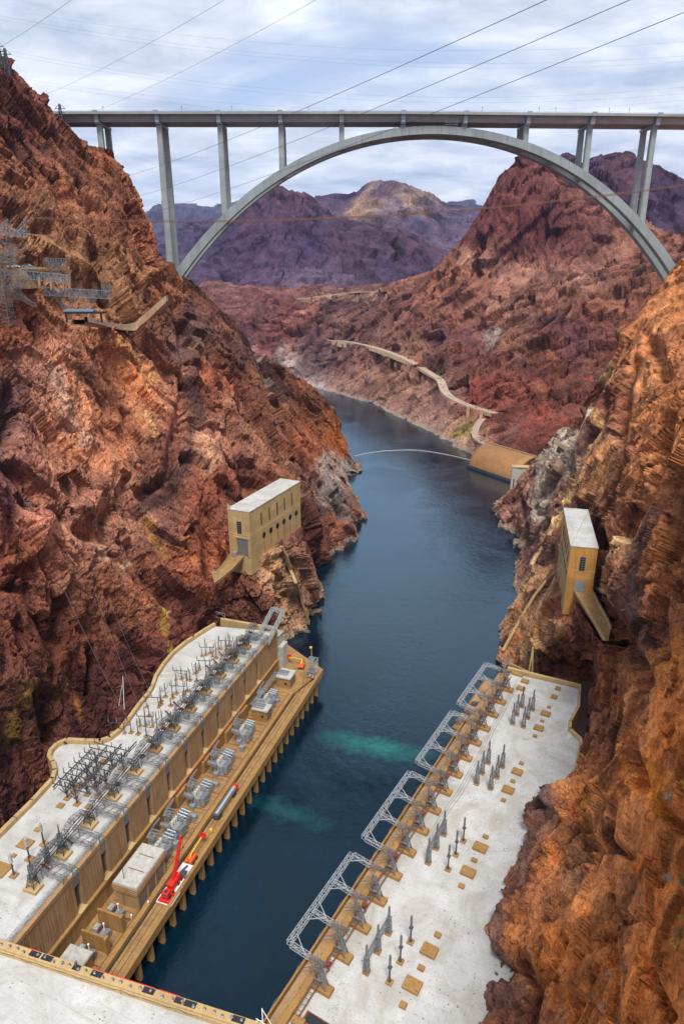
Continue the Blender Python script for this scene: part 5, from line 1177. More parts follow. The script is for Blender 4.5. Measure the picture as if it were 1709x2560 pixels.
# ---------------------------------------------------------------- right power house wing
P1 = onz(708, 2560, ZR)[:2]; P2 = onz(1270, 1679, ZR)[:2]
uR = (P2 - P1) / np.linalg.norm(P2 - P1); vR = np.array([uR[1], -uR[0]]); AZR = math.atan2(uR[0], uR[1]); RZR = -AZR
LENR = 151.6
def V_(u, v, z=0): p = P1 + uR * u + vR * v; return (p[0], p[1], z)
def toR(p): q = np.array(p[:2]) - P1; return q @ uR, q @ vR
def rpnt(px, py, z=ZR): u, v = toR(onz(px * KD, py * KD, z)); return (v, u)
pr = empty('power_house', V_(0, 0), RZR, 'power house wing on the right bank with a broad white flat roof speckled with dirt', 'power house')
ro = [rpnt(*p) for p in [(1325, 1580), (1322, 1625), (1303, 1660), (1302, 1678), (1328, 1702), (1322, 1740), (1310, 1795)]]
ro2 = ro + [rpnt(1262, 1880), rpnt(1215, 2000), rpnt(1160, 2140), rpnt(1112, 2349)]; ro2 += [(ro2[-1][0] + 4, -40)]
mb = MB(); mb.prism(poly_ccw([(.9, -40), (.9, LENR - .2)] + [(x + 4 if i > 6 else x, y) for i, (x, y) in enumerate(ro2)]), ZR - 1.0, ZR); mb.build('roof', m_roof, pr)
mb = MB(); mb.prism(poly_ccw([(-3.4, -40), (-3.4, LENR - .8)] + [(x - .8, y - .3) for i, (x, y) in enumerate(ro2)]), -3, ZR - 1.02); mb.build('core', m_wall, pr)
mb = MB()
for (a, c) in zip(ro[:-1], ro[1:]):
    d_ = np.array(c) - np.array(a); d_ = d_ / np.linalg.norm(d_); nn = np.array([d_[1], -d_[0]])
    if nn[0] < 0: nn = -nn
    p = [tuple(np.array(a) - d_ * .1), tuple(np.array(c) + d_ * .1), tuple(np.array(c) + d_ * .1 + nn * .9), tuple(np.array(a) - d_ * .1 + nn * .9)]
    mb.prism(poly_ccw(p), ZR - 12, ZR + 1.4)
mb.build('rock_side_parapet', m_house, pr)
mb = MB(); e = ro[0]; p0, p1_ = np.array((-.5, LENR)), np.array((e[0] + .8, e[1])); d_ = (p1_ - p0) / np.linalg.norm(p1_ - p0); nn = np.array([-d_[1], d_[0]])
mb.prism(poly_ccw([tuple(p0), tuple(p1_), tuple(p1_ + nn * 1.3), tuple(p0 + nn * 1.3)]), ZR - 12, ZR + 1.5); mb.build('end_parapet', m_house, pr)
mb = MB(); mb.box(-.65, .85, -40, LENR - .1, ZR - 1, ZR + 1.25, .1)
for y in np.arange(-38, 150, 9.1): mb.box(-.95, -.66, y, y + 5.5, ZR + .5, ZR + 1.15, .05)
mb.build('inner_parapet', m_ochre, pr)
mb = MB(); mb.box(-3.9, -.66, -40, 118, ZR - 2.6, ZR - 2.2); mb.build('walkway', m_deck, pr)
for x in (-2.9, -2.0):
    mb = MB(); mb.box(x - .05, x + .05, -40, 118, ZR - 2.19, ZR - 2.08); mb.build('walkway_rail', m_rust, pr)
mb = MB(); mb.box(-4.35, -3.91, -40, 118, -3, ZR - .6, .05); mb.build('outer_wall', m_ochre, pr)
mb = MB()
for k in range(18):
    y = -34 + 9.3 * k
    if y > 108: break
    pts = [(-4.42, y + 9.3 * q / 8, ZR - .4 - 1.3 * math.sin(math.pi * q / 8)) for q in range(9)]
    for a, c in zip(pts[:-1], pts[1:]): mb.bar(a, c, .16, .5)
mb.build('sagging_cover', m_dark, pr)
# gallery rails on the roof side, held by the towers
mb = MB()
for x in (1.5, 2.7):
    mb.bar((x, 2, ZR + 1.9), (x, 146, ZR + 1.9), .26)
mb.build('gallery_rail', m_rust, pr)
mb = MB()
for y in np.arange(3, 146, 1.43): mb.bar((1.5, y, ZR + 1.9), (2.7, y, ZR + 1.9), .12)
mb.build('gallery_rungs', m_dsteel, pr)
ORD = ['nearest', 'second', 'third', 'fourth', 'fifth', 'sixth', 'seventh', 'eighth', 'ninth', 'tenth', 'eleventh', 'twelfth', 'thirteenth', 'fourteenth', 'fifteenth', 'sixteenth', 'seventeenth', 'eighteenth']
# line towers, each on a long pad, with a light bracing out to the frames
tw = empty('line_tower', (0, 0, 0))
mb = MB(); mb.box(-1.9, 2.5, -1.15, 1.15, 0, 1.05, .06); mb.build('pad', m_ochre, tw)
mb = MB()
for sx in (-1, 1):
    for sy in (-.8, .8): mb.bar((sx * 1.3, sy, 1.05), (sx * .35 - 1.0, sy * .4, 7.6), .19)
for z_ in (2.2, 3.4, 4.6, 5.8, 7.0):
    q = 1 - .73 * (z_ - 1.05) / 6.55; cx = -1.0 * (z_ - 1.05) / 6.55; q2 = 1 - .5 * (z_ - 1.05) / 6.55
    for s_ in (-1, 1): mb.bar((cx - 1.3 * q, .8 * s_ * q2, z_), (cx + 1.3 * q, .8 * s_ * q2, z_), .12); mb.bar((cx + 1.3 * q * s_, -.8 * q2, z_), (cx + 1.3 * q * s_, .8 * q2, z_), .12)
for s_ in (-.8, .8):
    mb.bar((-1.3, s_, 1.05), (.2, s_ * .75, 4.4), .11); mb.bar((1.3, s_, 1.05), (-1.3, s_ * .75, 4.4), .11); mb.bar((.2, s_ * .75, 4.4), (-1.35, s_ * .4, 7.6), .1)
mb.box(-1.4, .4, -1.1, 1.1, 3.6, 3.8)
mb.build('tower', m_dsteel, tw)
mb = MB()
for s_ in (-.5, .5):
    mb.bar((-1.2, s_, 7.4), (-5.2, s_, 3.2), .07); mb.bar((-1.4, s_, 5.2), (-5.2, s_, 2.6), .07); mb.bar((-1.4, s_, 5.2), (-1.9, s_ * 3, 8.6), .07); mb.bar((-3.2, s_, 5.3), (-1.9, -s_, 3.6), .08)
mb.bar((-2.4, -3, 6.4), (-2.2, 3, 6.4), .08); mb.bar((-1.2, 0, 7.4), (-2.6, 0, 9.0), .08)
mb.build('bracing', m_dsteel, tw)
for s_ in (-.7, .7):
    mb = MB(); mb.tube((-.9, s_, 3.8), (-.9, s_, 5.0), .25, n=8); mb.build('insulator', m_insul, tw)
for k in range(16):
    o = place(tw, V_(10.3 + 8.6 * k, 3.1, ZR + .004), RZR)
    o['label'] = 'brown lattice tower on a long pad, %s from the near end of the right roof' % ORD[k] if k < 15 else 'brown lattice tower on a long pad, last one by the far parapet'
    if k == 0: o['label'] = 'brown lattice tower on a long pad, nearest one on the right roof'
    tag(o, None, 'lattice tower', 'line towers along the right roof edge')
# hanging red brown fittings between the towers
ft = MB(); ft.box(-.5, .5, -.6, .6, 0, .8, .1); ft.tube((0, 0, -1.6), (0, 0, 0), .35, .25, 8); fo = ft.build('cable_pot', m_insul)
n_ = 0
for k in range(0, 15):
    if k % 2 == 0 or k > 8:
        o = fo if n_ == 0 else fo.copy()
        if n_: COL.objects.link(o)
        n_ += 1; o.location = V_(14.6 + 8.6 * k, 2.1, ZR + 1.65); o.rotation_euler = (0, 0, RZR)
        tag(o, 'dark red cable pot between the %s and %s tower of the right roof' % (ORD[k], ORD[k + 1]), 'cable pot', 'cable pots between the line towers')
# white lattice frames cantilevered over the river
def make_frame(L_, nb):
    r = empty('river_frame', (0, 0, 0))
    mb = MB(); mb.lattice((-5.6, -L_ / 2, 0), (-5.6, L_ / 2, 0), 1.15, 1.15, int(L_ / 1.5), .11); mb.build('long_truss', m_steel, r)
    for k in range(nb + 1):
        y = -L_ / 2 + L_ * k / nb; mb = MB(); mb.lattice((-5.0, y, 0), (.2, y, -.5), 1.05, 1.05, 4, .10)
        if k < nb: mb.bar((-5.0, y + 2.6, .4), (-1.4, y, .2), .16)
        if k > 0: mb.bar((-5.0, y - 2.6, .4), (-1.4, y, .2), .16)
        mb.build('arm_truss', m_steel, r)
        mb = MB(); mb.lattice((.3, y, -.5), (4.6, y, -.2), .9, .7, 4, .1); mb.build('inner_truss', m_dsteel, r)
        if 0 < k < nb:
            mb = MB(); mb.tube((-4.6, y + .9, -.6), (-4.6, y + .9, -2.8), .22, .16, 8); mb.build('hanging_insulator', m_dark, r)
    return r
fr = make_frame(29.2, 3)
for i, (y, lb) in enumerate(((28.7, 'white lattice frame over the river, nearest of the four'), (64.4, 'white lattice frame over the river, second from the near end'), (99.2, 'white lattice frame over the river, third from the near end, beside the green water'), (134.3, 'white lattice frame over the river, farthest of the four'))):
    o = place(fr, V_(y, -2.7, ZR + 2.2), RZR, lb); tag(o, None, 'lattice frame', 'lattice frames hung over the river')
# rocks and gravel ledge below the far end
# lattice posts on the right roof with a spike on top
def make_spost(h, lat):
    r = empty('insulator_post', (0, 0, 0))
    mb = MB(); mb.box(-.75, .75, -.75, .75, 0, .5, .06); mb.build('pad', m_ochre, r)
    if lat:
        mb = MB(); mb.lattice((0, 0, .5), (0, 0, 5.2), 1.15, .8, 6, .13); mb.box(-.55, .55, -.55, .55, 5.1, 5.3); mb.build('lattice_mast', m_dsteel, r)
        mb = MB(); mb.tube((0, 0, 5.3), (0, 0, h), .22, .17, 10)
    else:
        mb = MB(); mb.tube((0, 0, .5), (0, 0, 5.0), .22, .2, 8); mb.box(-.45, .45, -.45, .45, 4.7, 4.9); mb.box(-.35, .35, -.35, .35, .5, .8); mb.build('pole', m_dark, r)
        mb = MB(); mb.tube((0, 0, 5.0), (0, 0, h), .2, .17, 10)
    z_ = 5.5
    while z_ < h - .3: mb.tube((0, 0, z_), (0, 0, z_ + .08), .29, n=10); z_ += .3
    mb.build('insulator', m_dsteel, r)
    return r
sl_, sp_ = make_spost(8.8, True), make_spost(8.6, False)
Sx = lambda x, y: (1100 + x * .287, 1600 + y * .287)
Sy = lambda x, y: (850 + x * .287, 1850 + y * .287)
Sz = lambda x, y: (650 + x * .319, 2050 + y * .319)
far6 = 'in the farthest group of six'; mid6 = 'in the middle group of six'
PO = [(1, Sx(708, 585), 'back left post, ' + far6), (1, Sx(665, 655), 'middle left post, ' + far6), (1, Sx(628, 732), 'front left post, ' + far6), (1, Sx(800, 612), 'back right post, ' + far6), (1, Sx(760, 685), 'middle right post, ' + far6), (1, Sx(722, 760), 'front right post, ' + far6),
      (1, Sx(415, 1075), 'back left post, ' + mid6), (1, Sx(363, 1165), 'middle left post, ' + mid6), (1, Sx(315, 1255), 'front left post, ' + mid6), (1, Sx(538, 1108), 'back right post, ' + mid6), (1, Sx(490, 1200), 'middle right post, ' + mid6), (1, Sx(437, 1298), 'front right post, ' + mid6),
      (1, Sy(900, 828), 'farthest of three in the third row'), (1, Sy(835, 948), 'middle of three in the third row'), (1, Sy(765, 1075), 'nearest of three in the third row'), (0, Sy(1070, 885), 'farthest of three slim poles in the third group'), (0, Sy(1005, 1005), 'middle of three slim poles in the third group'), (0, Sy(937, 1132), 'nearest of three slim poles in the third group'),
      (1, Sz(1005, 890), 'farthest of three in the row closest to the camera'), (1, Sz(920, 1035), 'middle of three in the row closest to the camera'), (1, Sz(832, 1197), 'nearest of all, by the corner of the walkway'), (0, Sz(1177, 960), 'farthest of three slim poles closest to the camera'), (0, Sz(1097, 1115), 'middle of three slim poles closest to the camera'), (0, Sz(1012, 1275), 'nearest of all, left of the biggest pad')]
for lat, (px, py), wd in PO:
    p = onz(px, py, ZR); o = place(sl_ if lat else sp_, (p[0], p[1], ZR + .004), RZR, ('lattice post with spike, ' if lat else 'slim insulator pole, ') + wd)
    tag(o, None, 'post', 'insulator posts on the right roof')
for i, (a, c) in enumerate([(18, 19), (19, 20), (12, 13), (13, 14)]):
    pa, pc = onz(*PO[a][1], ZR), onz(*PO[c][1], ZR); mb = MB(); mb.lattice((pa[0], pa[1], ZR + 4.6), (pc[0], pc[1], ZR + 4.6), .8, .8, 7, .1)
    tag(mb.build('post_link', m_dsteel), 'lattice beam linking two dark posts of the right roof, ' + ['near row, far span', 'near row, near span', 'third row, far span', 'third row, near span'][i], 'lattice beam', 'lattice beams between roof posts')
# concrete pads scattered on the right roof
pads = [(Sx(670, 305), 2.6, 1.1, 'long pad against the far parapet'), (Sx(735, 367), 1.7, 1.3, 'pad just in front of the long one at the far end'), (Sx(700, 430), 1.8, 1.4, 'pad beyond the farthest group of six posts'), (Sx(1022, 430), 1.1, 1.1, 'small pad farthest to the right'), (Sx(988, 503), 1.2, 1.2, 'small pad second along the right hand row'), (Sx(945, 590), .75, .6, 'tiny pad third along the right hand row'),
        (Sx(915, 650), 1.9, 1.5, 'pad fourth along the right hand row'), (Sx(885, 712), .75, .6, 'tiny pad fifth along the right hand row'), (Sx(855, 775), 1.9, 1.6, 'pad sixth along the right hand row'), (Sx(822, 843), .8, .7, 'tiny pad seventh along the right hand row'), (Sx(705, 1080), .8, .7, 'tiny pad right of the middle group of six posts'), (Sx(668, 1157), 1.9, 1.6, 'pad right of the middle group of six posts'),
        (Sx(630, 1237), .8, .7, 'tiny pad between two pads by the middle group'), (Sx(588, 1315), 2.0, 1.7, 'pad below the middle group of six posts'), (Sx(548, 1403), .8, .7, 'tiny pad below the middle group of six posts'), (Sy(1265, 850), .9, .7, 'tiny pad right of the slim poles of the third group'), (Sy(1217, 945), 2.2, 1.8, 'pad right of the slim poles of the third group'),
        (Sy(1165, 1055), .9, .7, 'tiny pad between two large pads of the third group'), (Sy(1112, 1160), 2.2, 1.8, 'large pad below the slim poles of the third group'), (Sy(1055, 1280), .9, .8, 'tiny pad in front of the third group'), (Sz(1390, 910), .9, .8, 'tiny pad above the near large pads'), (Sz(1325, 1033), 2.2, 1.9, 'large pad with bolt marks, farther of the near two'), (Sz(1260, 1168), .9, .8, 'tiny pad between the two nearest large pads'),
        (Sz(1192, 1305), 2.3, 2.0, 'largest pad of all, nearest the camera'), (Sz(1120, 1460), .9, .9, 'tiny pad at the bottom of the right roof'), (Sz(300, 1590), 1.6, 1.2, 'pad at the bottom beside the inner parapet')]
for (p, sx, sy, wd) in pads:
    o = hatch(p[0], p[1], ZR, sx * .82, sy * .78, .85 if sx > 1 else .7, RZR, 'ochre right roof pad: ' + wd, 'concrete pads on the right roof')
    if sx > 1.5:
        mb = MB()
        for a in (-1, 1):
            for b_ in (-1, 1): mb.box(a * sx * .5 - .2, a * sx * .5 + .2, b_ * sy * .5 - .08, b_ * sy * .5 + .08, .851, .9)
        mb.build('bolt_plate', m_rust, o)
mb = MB(); q = onz(790, 2550, ZR); mb.box(-3, 3, -1.2, 1.4, 0, .5, .05); o = mb.build('roof_hatch', m_rust); o.location = (q[0], q[1] - 1, ZR + .004); o.rotation_euler = (0, 0, RZR); tag(o, 'rusty framed dark hatch at the very bottom of the right roof', 'hatch')
mb = MB(); mb.box(-2.5, 2.5, -.9, 1.1, .51, .56); mb.build('hatch_lid', m_black, o)
# thin wires lying along the roof
mb = MB()
for x in (6.2, 6.9, 7.7): 
    pts = [(x + .9 * math.sin(q * .25), 60 + q * 4, ZR + 1.2 + .8 * math.sin(q * .6) ** 2) for q in range(22)]; mb.poly(pts, .045, 4)
o = mb.build('roof_wires', m_dsteel); o.location = V_(0, 0); o.rotation_euler = (0, 0, RZR); tag(o, 'three thin wires running along the right roof beside the line towers', 'wires')
# far end: tan derrick with a platform, red fitting
dk = empty('derrick', V_(158, 6, 24), RZR, 'pointed tan derrick on a small brown platform behind the far end of the right roof', 'derrick')
mb = MB(); mb.bar((0, 0, -4), (0, 4, 13), .5); mb.bar((2.2, 0, -4), (0, 4, 13), .7, .4); mb.bar((0, 0, 4), (-8, 2, 4), .35); mb.build('boom', m_house, dk)
mb = MB(); mb.box(-8, -1, 1, 9, -6, -4.6, .1); mb.build('platform', m_deck, dk)
mb = MB(); mb.box(-8.4, -7.6, 1, 1.8, -4.6, 2.6); mb.build('gate_post', m_house, dk)
mb = MB(); mb.box(-2.6, -1.8, 4, 4.8, -4.6, -1.2, .15); mb.build('red_valve', m_red, dk)
mb = MB(); mb.box(2.6, 8, 0, 1, -6, 2, .05); mb.build('wall_panel', m_wall, dk)
for i, (u_, v_) in enumerate(((134, -6.2), (128, -6.6), (139.5, -5.4), (122, -6.9))):
    mb = MB(); pts_ = []
    bm = bmesh_rock(1.9 + .3 * i, 900 + i); o = bm; o.location = V_(u_, v_, 22.5); o.rotation_euler = (.2, .1, i)
    tag(o, 'dark boulder on the ledge below the farthest river frame, end', 'boulder', 'dark boulders below the river frames'); o['label'] = ['large dark boulder under the farthest river frame', 'dark boulder next to the walkway end', 'dark boulder behind the farthest river frame near the green shrub', 'dark boulder at the very end of the walkway'][i]
ls = MB(); ls.box(-9.5, -1, 118.2, 152, -3, 23.0, 1.0); o = ls.build('rock_ledge_wall', m_wall); o.location = V_(0, 0); o.rotation_euler = (0, 0, RZR); tag(o, 'rough brown retaining ledge beyond the end of the right walkway', 'wall')
# ---------------------------------------------------------------- central block at the foot of the dam
ZC = 34.0
c0 = onz(0, 2347, ZC)[:2]; c1 = onz(643, 2553, ZC)[:2]
uC = (c1 - c0) / np.linalg.norm(c1 - c0); nC = np.array([uC[1], -uC[0]])
if nC[1] > 0: nC = -nC             # towards the camera
AZC = math.atan2(uC[1], uC[0])
cb_ = empty('power_house', (c0[0], c0[1], 0), AZC, 'white roofed power house block in the lower left corner, with a lamp lined parapet', 'power house')
LC = float(np.linalg.norm(c1 - c0)) + 16
# local frame: +X along the parapet to the right, -Y towards the camera
mb = MB(); mb.box(-60, LC, -60, -1.9, 20, ZC - 1.8); mb.build('roof', m_roof, cb_)
mb = MB(); mb.box(-60, LC, -1.88, -.02, 5, ZC - 1.9); mb.build('wall', m_wall, cb_)
mb = MB(); mb.box(-60, LC, -1.85, 0, ZC - 1.88, ZC, .06); mb.build('parapet', m_house, cb_)
mb = MB(); mb.box(-60, LC, -2.12, -1.86, ZC - 1.79, ZC - .55, .03); mb.build('parapet_skirting', m_house, cb_)
def cpx(px, py): q = onz(px, py, ZC)[:2] - c0; return q @ uC, q @ np.array([-uC[1], uC[0]])
Z5 = lambda x, y: (x * .4464, 2200 + y * .4464)
for i, x in enumerate([(203, 410), (270, 432), (433, 486), (548, 521), (838, 613), (1005, 666), (1070, 688), (1340, 772)]):
    a, _ = cpx(*Z5(*x)); b = MB(); b.box(-1.35 if i not in (2, 5) else -.9, 1.35 if i not in (2, 5) else .9, -.62, .62, 0, .1)
    o = b.build('black_panel', m_black, None); p = c0 + uC * a + nC * .85; o.location = (p[0], p[1], ZC + .004); o.rotation_euler = (0, 0, AZC)
    tag(o, 'black panel set on the dam parapet, %s from the left' % ORD[i] if i else 'black panel set on the dam parapet, the leftmost one', 'panel', 'black panels on the dam parapet')
fl = empty('floodlight', (0, 0, 0))
mb = MB(); mb.tube((0, 0, 0), (0, 0, .35), .09, n=6); mb.bar((-.4, 0, .35), (.4, 0, .35), .1); mb.bar((-.4, 0, .35), (-.4, 0, .7), .08); mb.bar((.4, 0, .35), (.4, 0, .7), .08); mb.build('bracket', m_dark, fl)
mb = MB(); mb.tube((0, -.25, .6), (0, .3, .8), .42, .32, 12); mb.build('lamp_head', m_dsteel, fl)
mb = MB(); mb.tube((0, -.28, .59), (0, -.25, .6), .36, n=12); mb.build('lens', m_white, fl)
FX = [(15, 360), (58, 375), (103, 389), (140, 402), (220, 425), (260, 438), (308, 456), (353, 470), (393, 481), (447, 500), (483, 512), (535, 527), (583, 542), (635, 560), (680, 574), (737, 592), (788, 608), (848, 628), (916, 650), (968, 668), (1023, 688), (1090, 705), (1148, 727), (1203, 742), (1250, 758), (1300, 772), (1356, 790)]
ORD += ['nineteenth', 'twentieth', 'twenty first', 'twenty second', 'twenty third', 'twenty fourth', 'twenty fifth', 'twenty sixth', 'twenty seventh']
for i, x in enumerate(FX):
    a, _ = cpx(*Z5(*x)); p = c0 + uC * a + nC * (1.05 if i % 3 else 1.35)
    o = place(fl, (p[0], p[1], ZC + (.11 if i in (4, 5, 9, 11, 17, 19, 21, 25, 26) else .004)), AZC + random.uniform(-.9, .9))
    o.scale = (.78, .78, .78)
    o['label'] = ('grey floodlight on the dam parapet, %s from the left' % ORD[i]) if i else 'grey floodlight on the dam parapet, leftmost of the row'
    tag(o, None, 'floodlight', 'floodlights along the dam parapet')
for (a, b_) in ((24.2, 40), (41, 46), (8, 11)):
    mb = MB(); mb.box(a, b_, -.1, .04, ZC + .01, ZC + .1); mb.build('red_edge_strip', m_red, cb_)
mb = MB(); mb.poly([(q * 1.2 - 10, -2.2 - .12 * math.sin(q * 1.7), ZC - .75 + .2 * math.sin(q * 1.1)) for q in range(52)], .045, 4)
mb.build('cable', m_cable, cb_)
a, _ = cpx(*Z5(433, 490)); p = c0 + uC * a + nC * .9; pv = empty('vent_post', (p[0], p[1], ZC + .004), AZC, 'thick dark vent pipe with a cap standing on the dam parapet among the floodlights', 'vent')
mb = MB(); mb.tube((0, 0, 0), (0, 0, 1.9), .28, n=10); mb.build('pipe', m_dark, pv); mb = MB(); mb.tube((0, 0, 1.9), (0, 0, 2.3), .22, .12, 8); mb.build('cap', m_dsteel, pv)
a, _ = cpx(*Z5(1475, 800)); p = c0 + uC * a + nC * .2; pv = empty('pipe_tripod', (p[0], p[1], ZC), AZC, 'white pipe post with slanted braces at the corner where the right walkway starts', 'post')
mb = MB(); mb.bar((0, 0, -2), (0, 0, 4.6), .16); mb.bar((0, 0, 4.4), (2.2, 0, 0), .12); mb.bar((0, 0, 1.0), (-1.6, 0, .2), .1); mb.bar((-1.8, .6, 0), (2.2, -.4, .1), .12); mb.build('frame', m_white, pv)

# ---------------------------------------------------------------- outlet houses on the cliffs
def px4(x, y): return (500 + x * .2232, 1150 + y * .2232)
hl_z = 50.0
A0 = onz(*px4(560, 1095), hl_z)                                     # foot of the near river corner
zt = ony(*px4(548, 590), A0[1])[2]
A1 = ony(*px4(1118, 245), 1.0); rr = _ray(*px4(1118, 245)); t_ = (zt - CAMZ) / rr[2]; A1 = np.array([rr[0] * t_, rr[1] * t_])
A2r = _ray(*px4(298, 555)); t_ = (zt - CAMZ) / A2r[2]; A2 = np.array([A2r[0] * t_, A2r[1] * t_])
A0 = onz(*px4(548, 590), zt)[:2]
LH = float(np.linalg.norm(A1 - A0)); dH = (A1 - A0) / LH; azH = math.atan2(dH[0], dH[1]); WH = float(np.linalg.norm(A2 - A0)) 
HH = zt - hl_z
print('left house', A0, A1, A2, 'top', zt, 'len', LH, 'w', WH, 'h', HH)
ho_ = empty('outlet_house', (A0[0], A0[1], hl_z), -azH, 'tall tan outlet house with slit windows and six round openings on the left cliff', 'building')
# local +Y downstream, +X to the river; near river corner at the origin
def house_shell(r, Lh, Wh, Hh, s, mat, mend, base=-6):
    """s=-1: the building lies on the -X side of the corner; wall panels with real openings left out as recesses"""
    mb = MB(); x0, x1 = sorted((0, s * Wh)); mb.box(x0, x1, 0, Lh, base, Hh); mb.build('wall', mat, r)
    e = MB(); e.box(x0 + .02, x1 - .02, -.06, -.002, base, Hh - .02); e.build('end_wall', mend, r)
    f = MB(); f.box(x0 - .18, x1 + .18, -.2, Lh + .18, Hh + .002, Hh + .42, .08); f.build('roof', m_roof, r)
    zs = Hh * .47
    f = MB(); f.box(x0 - .07, x1 + .07, -.14, Lh + .07, zs, zs + .35, .04); f.build('string_course', mat, r)
    return zs
def slit(r, side, pos, z0, z1, w_, off=0):
    f = MB()
    if side == 'x+': f.box(off - .0, off + .1, pos - w_, pos + w_, z0, z1)
    if side == 'x-': f.box(off - .1, off, pos - w_, pos + w_, z0, z1)
    if side == 'y': f.box(pos - w_, pos + w_, -.16, -.07, z0, z1)
    o = f.build('window', m_glass, r)
    g = MB(); t_ = .14
    if side == 'y':
        for zz in np.linspace(z0, z1, 7): g.bar((pos - w_, -.2, zz), (pos + w_, -.2, zz), t_)
        for xx in (-w_, 0, w_): g.bar((pos + xx, -.2, z0), (pos + xx, -.2, z1), t_)
    else:
        xx = off + .12 if side == 'x+' else off - .12
        for yy in (-w_, w_): g.bar((xx, pos + yy, z0), (xx, pos + yy, z1), t_)
    g.build('frame', m_dsteel if side == 'y' else m_ochre, o)
zs = house_shell(ho_, LH, WH, HH, -1, m_house, m_house2 if False else m_house, -9)
for k in range(5): slit(ho_, 'x+', LH * (.205 + .151 * k), zs + HH * .10, zs + HH * .38, .5)
for k in range(6):
    yy = LH * (.245 + .131 * k); f = MB(); f.tube((.0, yy, zs - HH * .16), (.1, yy, zs - HH * .16), 1.5, n=28); o = f.build('round_opening', m_black, ho_)
    g = MB(); g.tube((.1, yy, zs - HH * .16), (.13, yy, zs - HH * .16), .7, n=20); g.build('pipe_mouth', m_glass, o)
    f = MB(); f.box(.0, .07, yy - .13, yy + .13, -8.5, zs - HH * .16 - 1.3); f.build('rust_streak', m_rust, ho_)
slit(ho_, 'y', -WH * .48, zs + .8, zs + HH * .30, WH * .10)
f = MB(); f.box(-WH * .62, -WH * .12, -.14, -.065, .3, zs - 1.6); f.build('door', m_dsteel, ho_)
f = MB(); f.box(-WH * .72, -WH * .04, -.5, -.15, zs - 1.5, zs - .9); f.box(-WH * .72, -WH * .66, -.4, -.15, 0, zs - 1.5); f.box(-WH * .10, -WH * .04, -.4, -.15, 0, zs - 1.5); f.build('door_frame', m_house, ho_)
f = MB(); f.box(-WH * .76, -WH * .60, -2.4, -.6, .2, 2.2, .1); f.build('grey_cabinet', m_tank, ho_)
f = MB(); f.add([(-WH, 0, HH + .4), (-WH, .5, HH + .4), (-WH, .5, HH + 2.6), (-WH, 0, HH + 2.6), (-WH + 1.9, 0, HH + .4), (-WH + 1.9, .5, HH + .4)], [(0, 3, 2, 1), (0, 4, 3), (1, 2, 5), (3, 4, 5, 2), (0, 1, 5, 4)]); f.build('corner_wing', m_house, ho_)
# access ramps
def ramp(label, pts_l, pts_r, z0, z1, mat=m_deck, thick=1.1):
    """left / right edge polylines in picture coordinates with heights"""
    r = None; n = len(pts_l); vs = []
    for i in range(n):
        z = z0 + (z1 - z0) * i / (n - 1); a = onz(*pts_l[i], z); c = onz(*pts_r[i], z)
        vs += [tuple(a), tuple(c), (c[0], c[1], z - thick), (a[0], a[1], z - thick)]
    mb = MB(); fs = []
    for i in range(n - 1):
        b0, b1 = 4 * i, 4 * i + 4
        fs += [(b0 + q, b0 + (q + 1) % 4, b1 + (q + 1) % 4, b1 + q) for q in range(4)]
    fs += [(0, 3, 2, 1), tuple(4 * (n - 1) + q for q in range(4))]; mb.add(vs, fs)
    o = mb.build('access_ramp', mat)
    tag(o, label, 'ramp')
    k = MB()
    for i in range(n - 1):
        for e in (0, 1):
            a, c = np.array(vs[4 * i + e]), np.array(vs[4 * i + 4 + e]); k.bar(a + [0, 0, .3], c + [0, 0, .3], .35, .6)
            for q in range(5): pp = a + (c - a) * q / 5; k.bar(pp + [0, 0, .3], pp + [0, 0, 1.4], .12)
            k.bar(a + [0, 0, 1.4], c + [0, 0, 1.4], .1)
    k.build('kerb_rail', m_house, o)
    return o
ramp('curved tan ramp leading up to the door of the left outlet house', [px4(380, 1035), px4(300, 1130), px4(240, 1210), px4(190, 1262), px4(130, 1268)], [px4(550, 1015), px4(460, 1115), px4(370, 1215), px4(270, 1300), px4(160, 1378)], hl_z + .2, hl_z - 1.5)
# right house
p5 = lambda x, y: (1209 + x * .3189, 1200 + y * .3189)
hr_z = 72.0
B0b = onz(*p5(655, 735), 0)
for zz in (62., 66., 70., 74., 78., 82.): pass
hz_top = 79.0
Bn = onz(*p5(680, 520), hz_top); Bf = onz(*p5(625, 224), hz_top); Br = onz(*p5(893, 535), hz_top)
LH2 = float(np.linalg.norm((Bf - Bn)[:2])); d2_ = (Bf - Bn)[:2] / LH2; WH2 = float(np.linalg.norm((Br - Bn)[:2])); az2 = math.atan2(d2_[0], d2_[1])
print('right house', Bn, Bf, Br, LH2, WH2, math.degrees(az2), 'perp', d2_ @ ((Br - Bn)[:2] / WH2), 'azH', math.degrees(azH))
zb_ = ony(*p5(712, 870), Bn[1])[2]; HH2 = hz_top - zb_; print('door foot z', zb_, HH2)
h2 = empty('outlet_house', (Bn[0], Bn[1], zb_), -az2, 'tall narrow orange stained outlet house with a white roof, perched on the right cliff', 'building')
zs = house_shell(h2, LH2, WH2, HH2, 1, m_house, m_house2, -10)
for k in range(5): slit(h2, 'x-', LH2 * (.12 + .155 * k), zs + HH2 * .08, zs + HH2 * .32, .5, 0)
for k in range(6):
    yy = LH2 * (.10 + .135 * k); f = MB(); f.tube((-.1, yy, zs - HH2 * .14), (-.0, yy, zs - HH2 * .14), 1.1, n=24); f.build('round_opening', m_black, h2)
slit(h2, 'y', WH2 * .50, zs + HH2 * .03, zs + HH2 * .32, WH2 * .10)
f = MB(); f.box(WH2 * .30, WH2 * .70, -.14, -.065, .1, zs * .58); f.build('door', m_tank, h2)
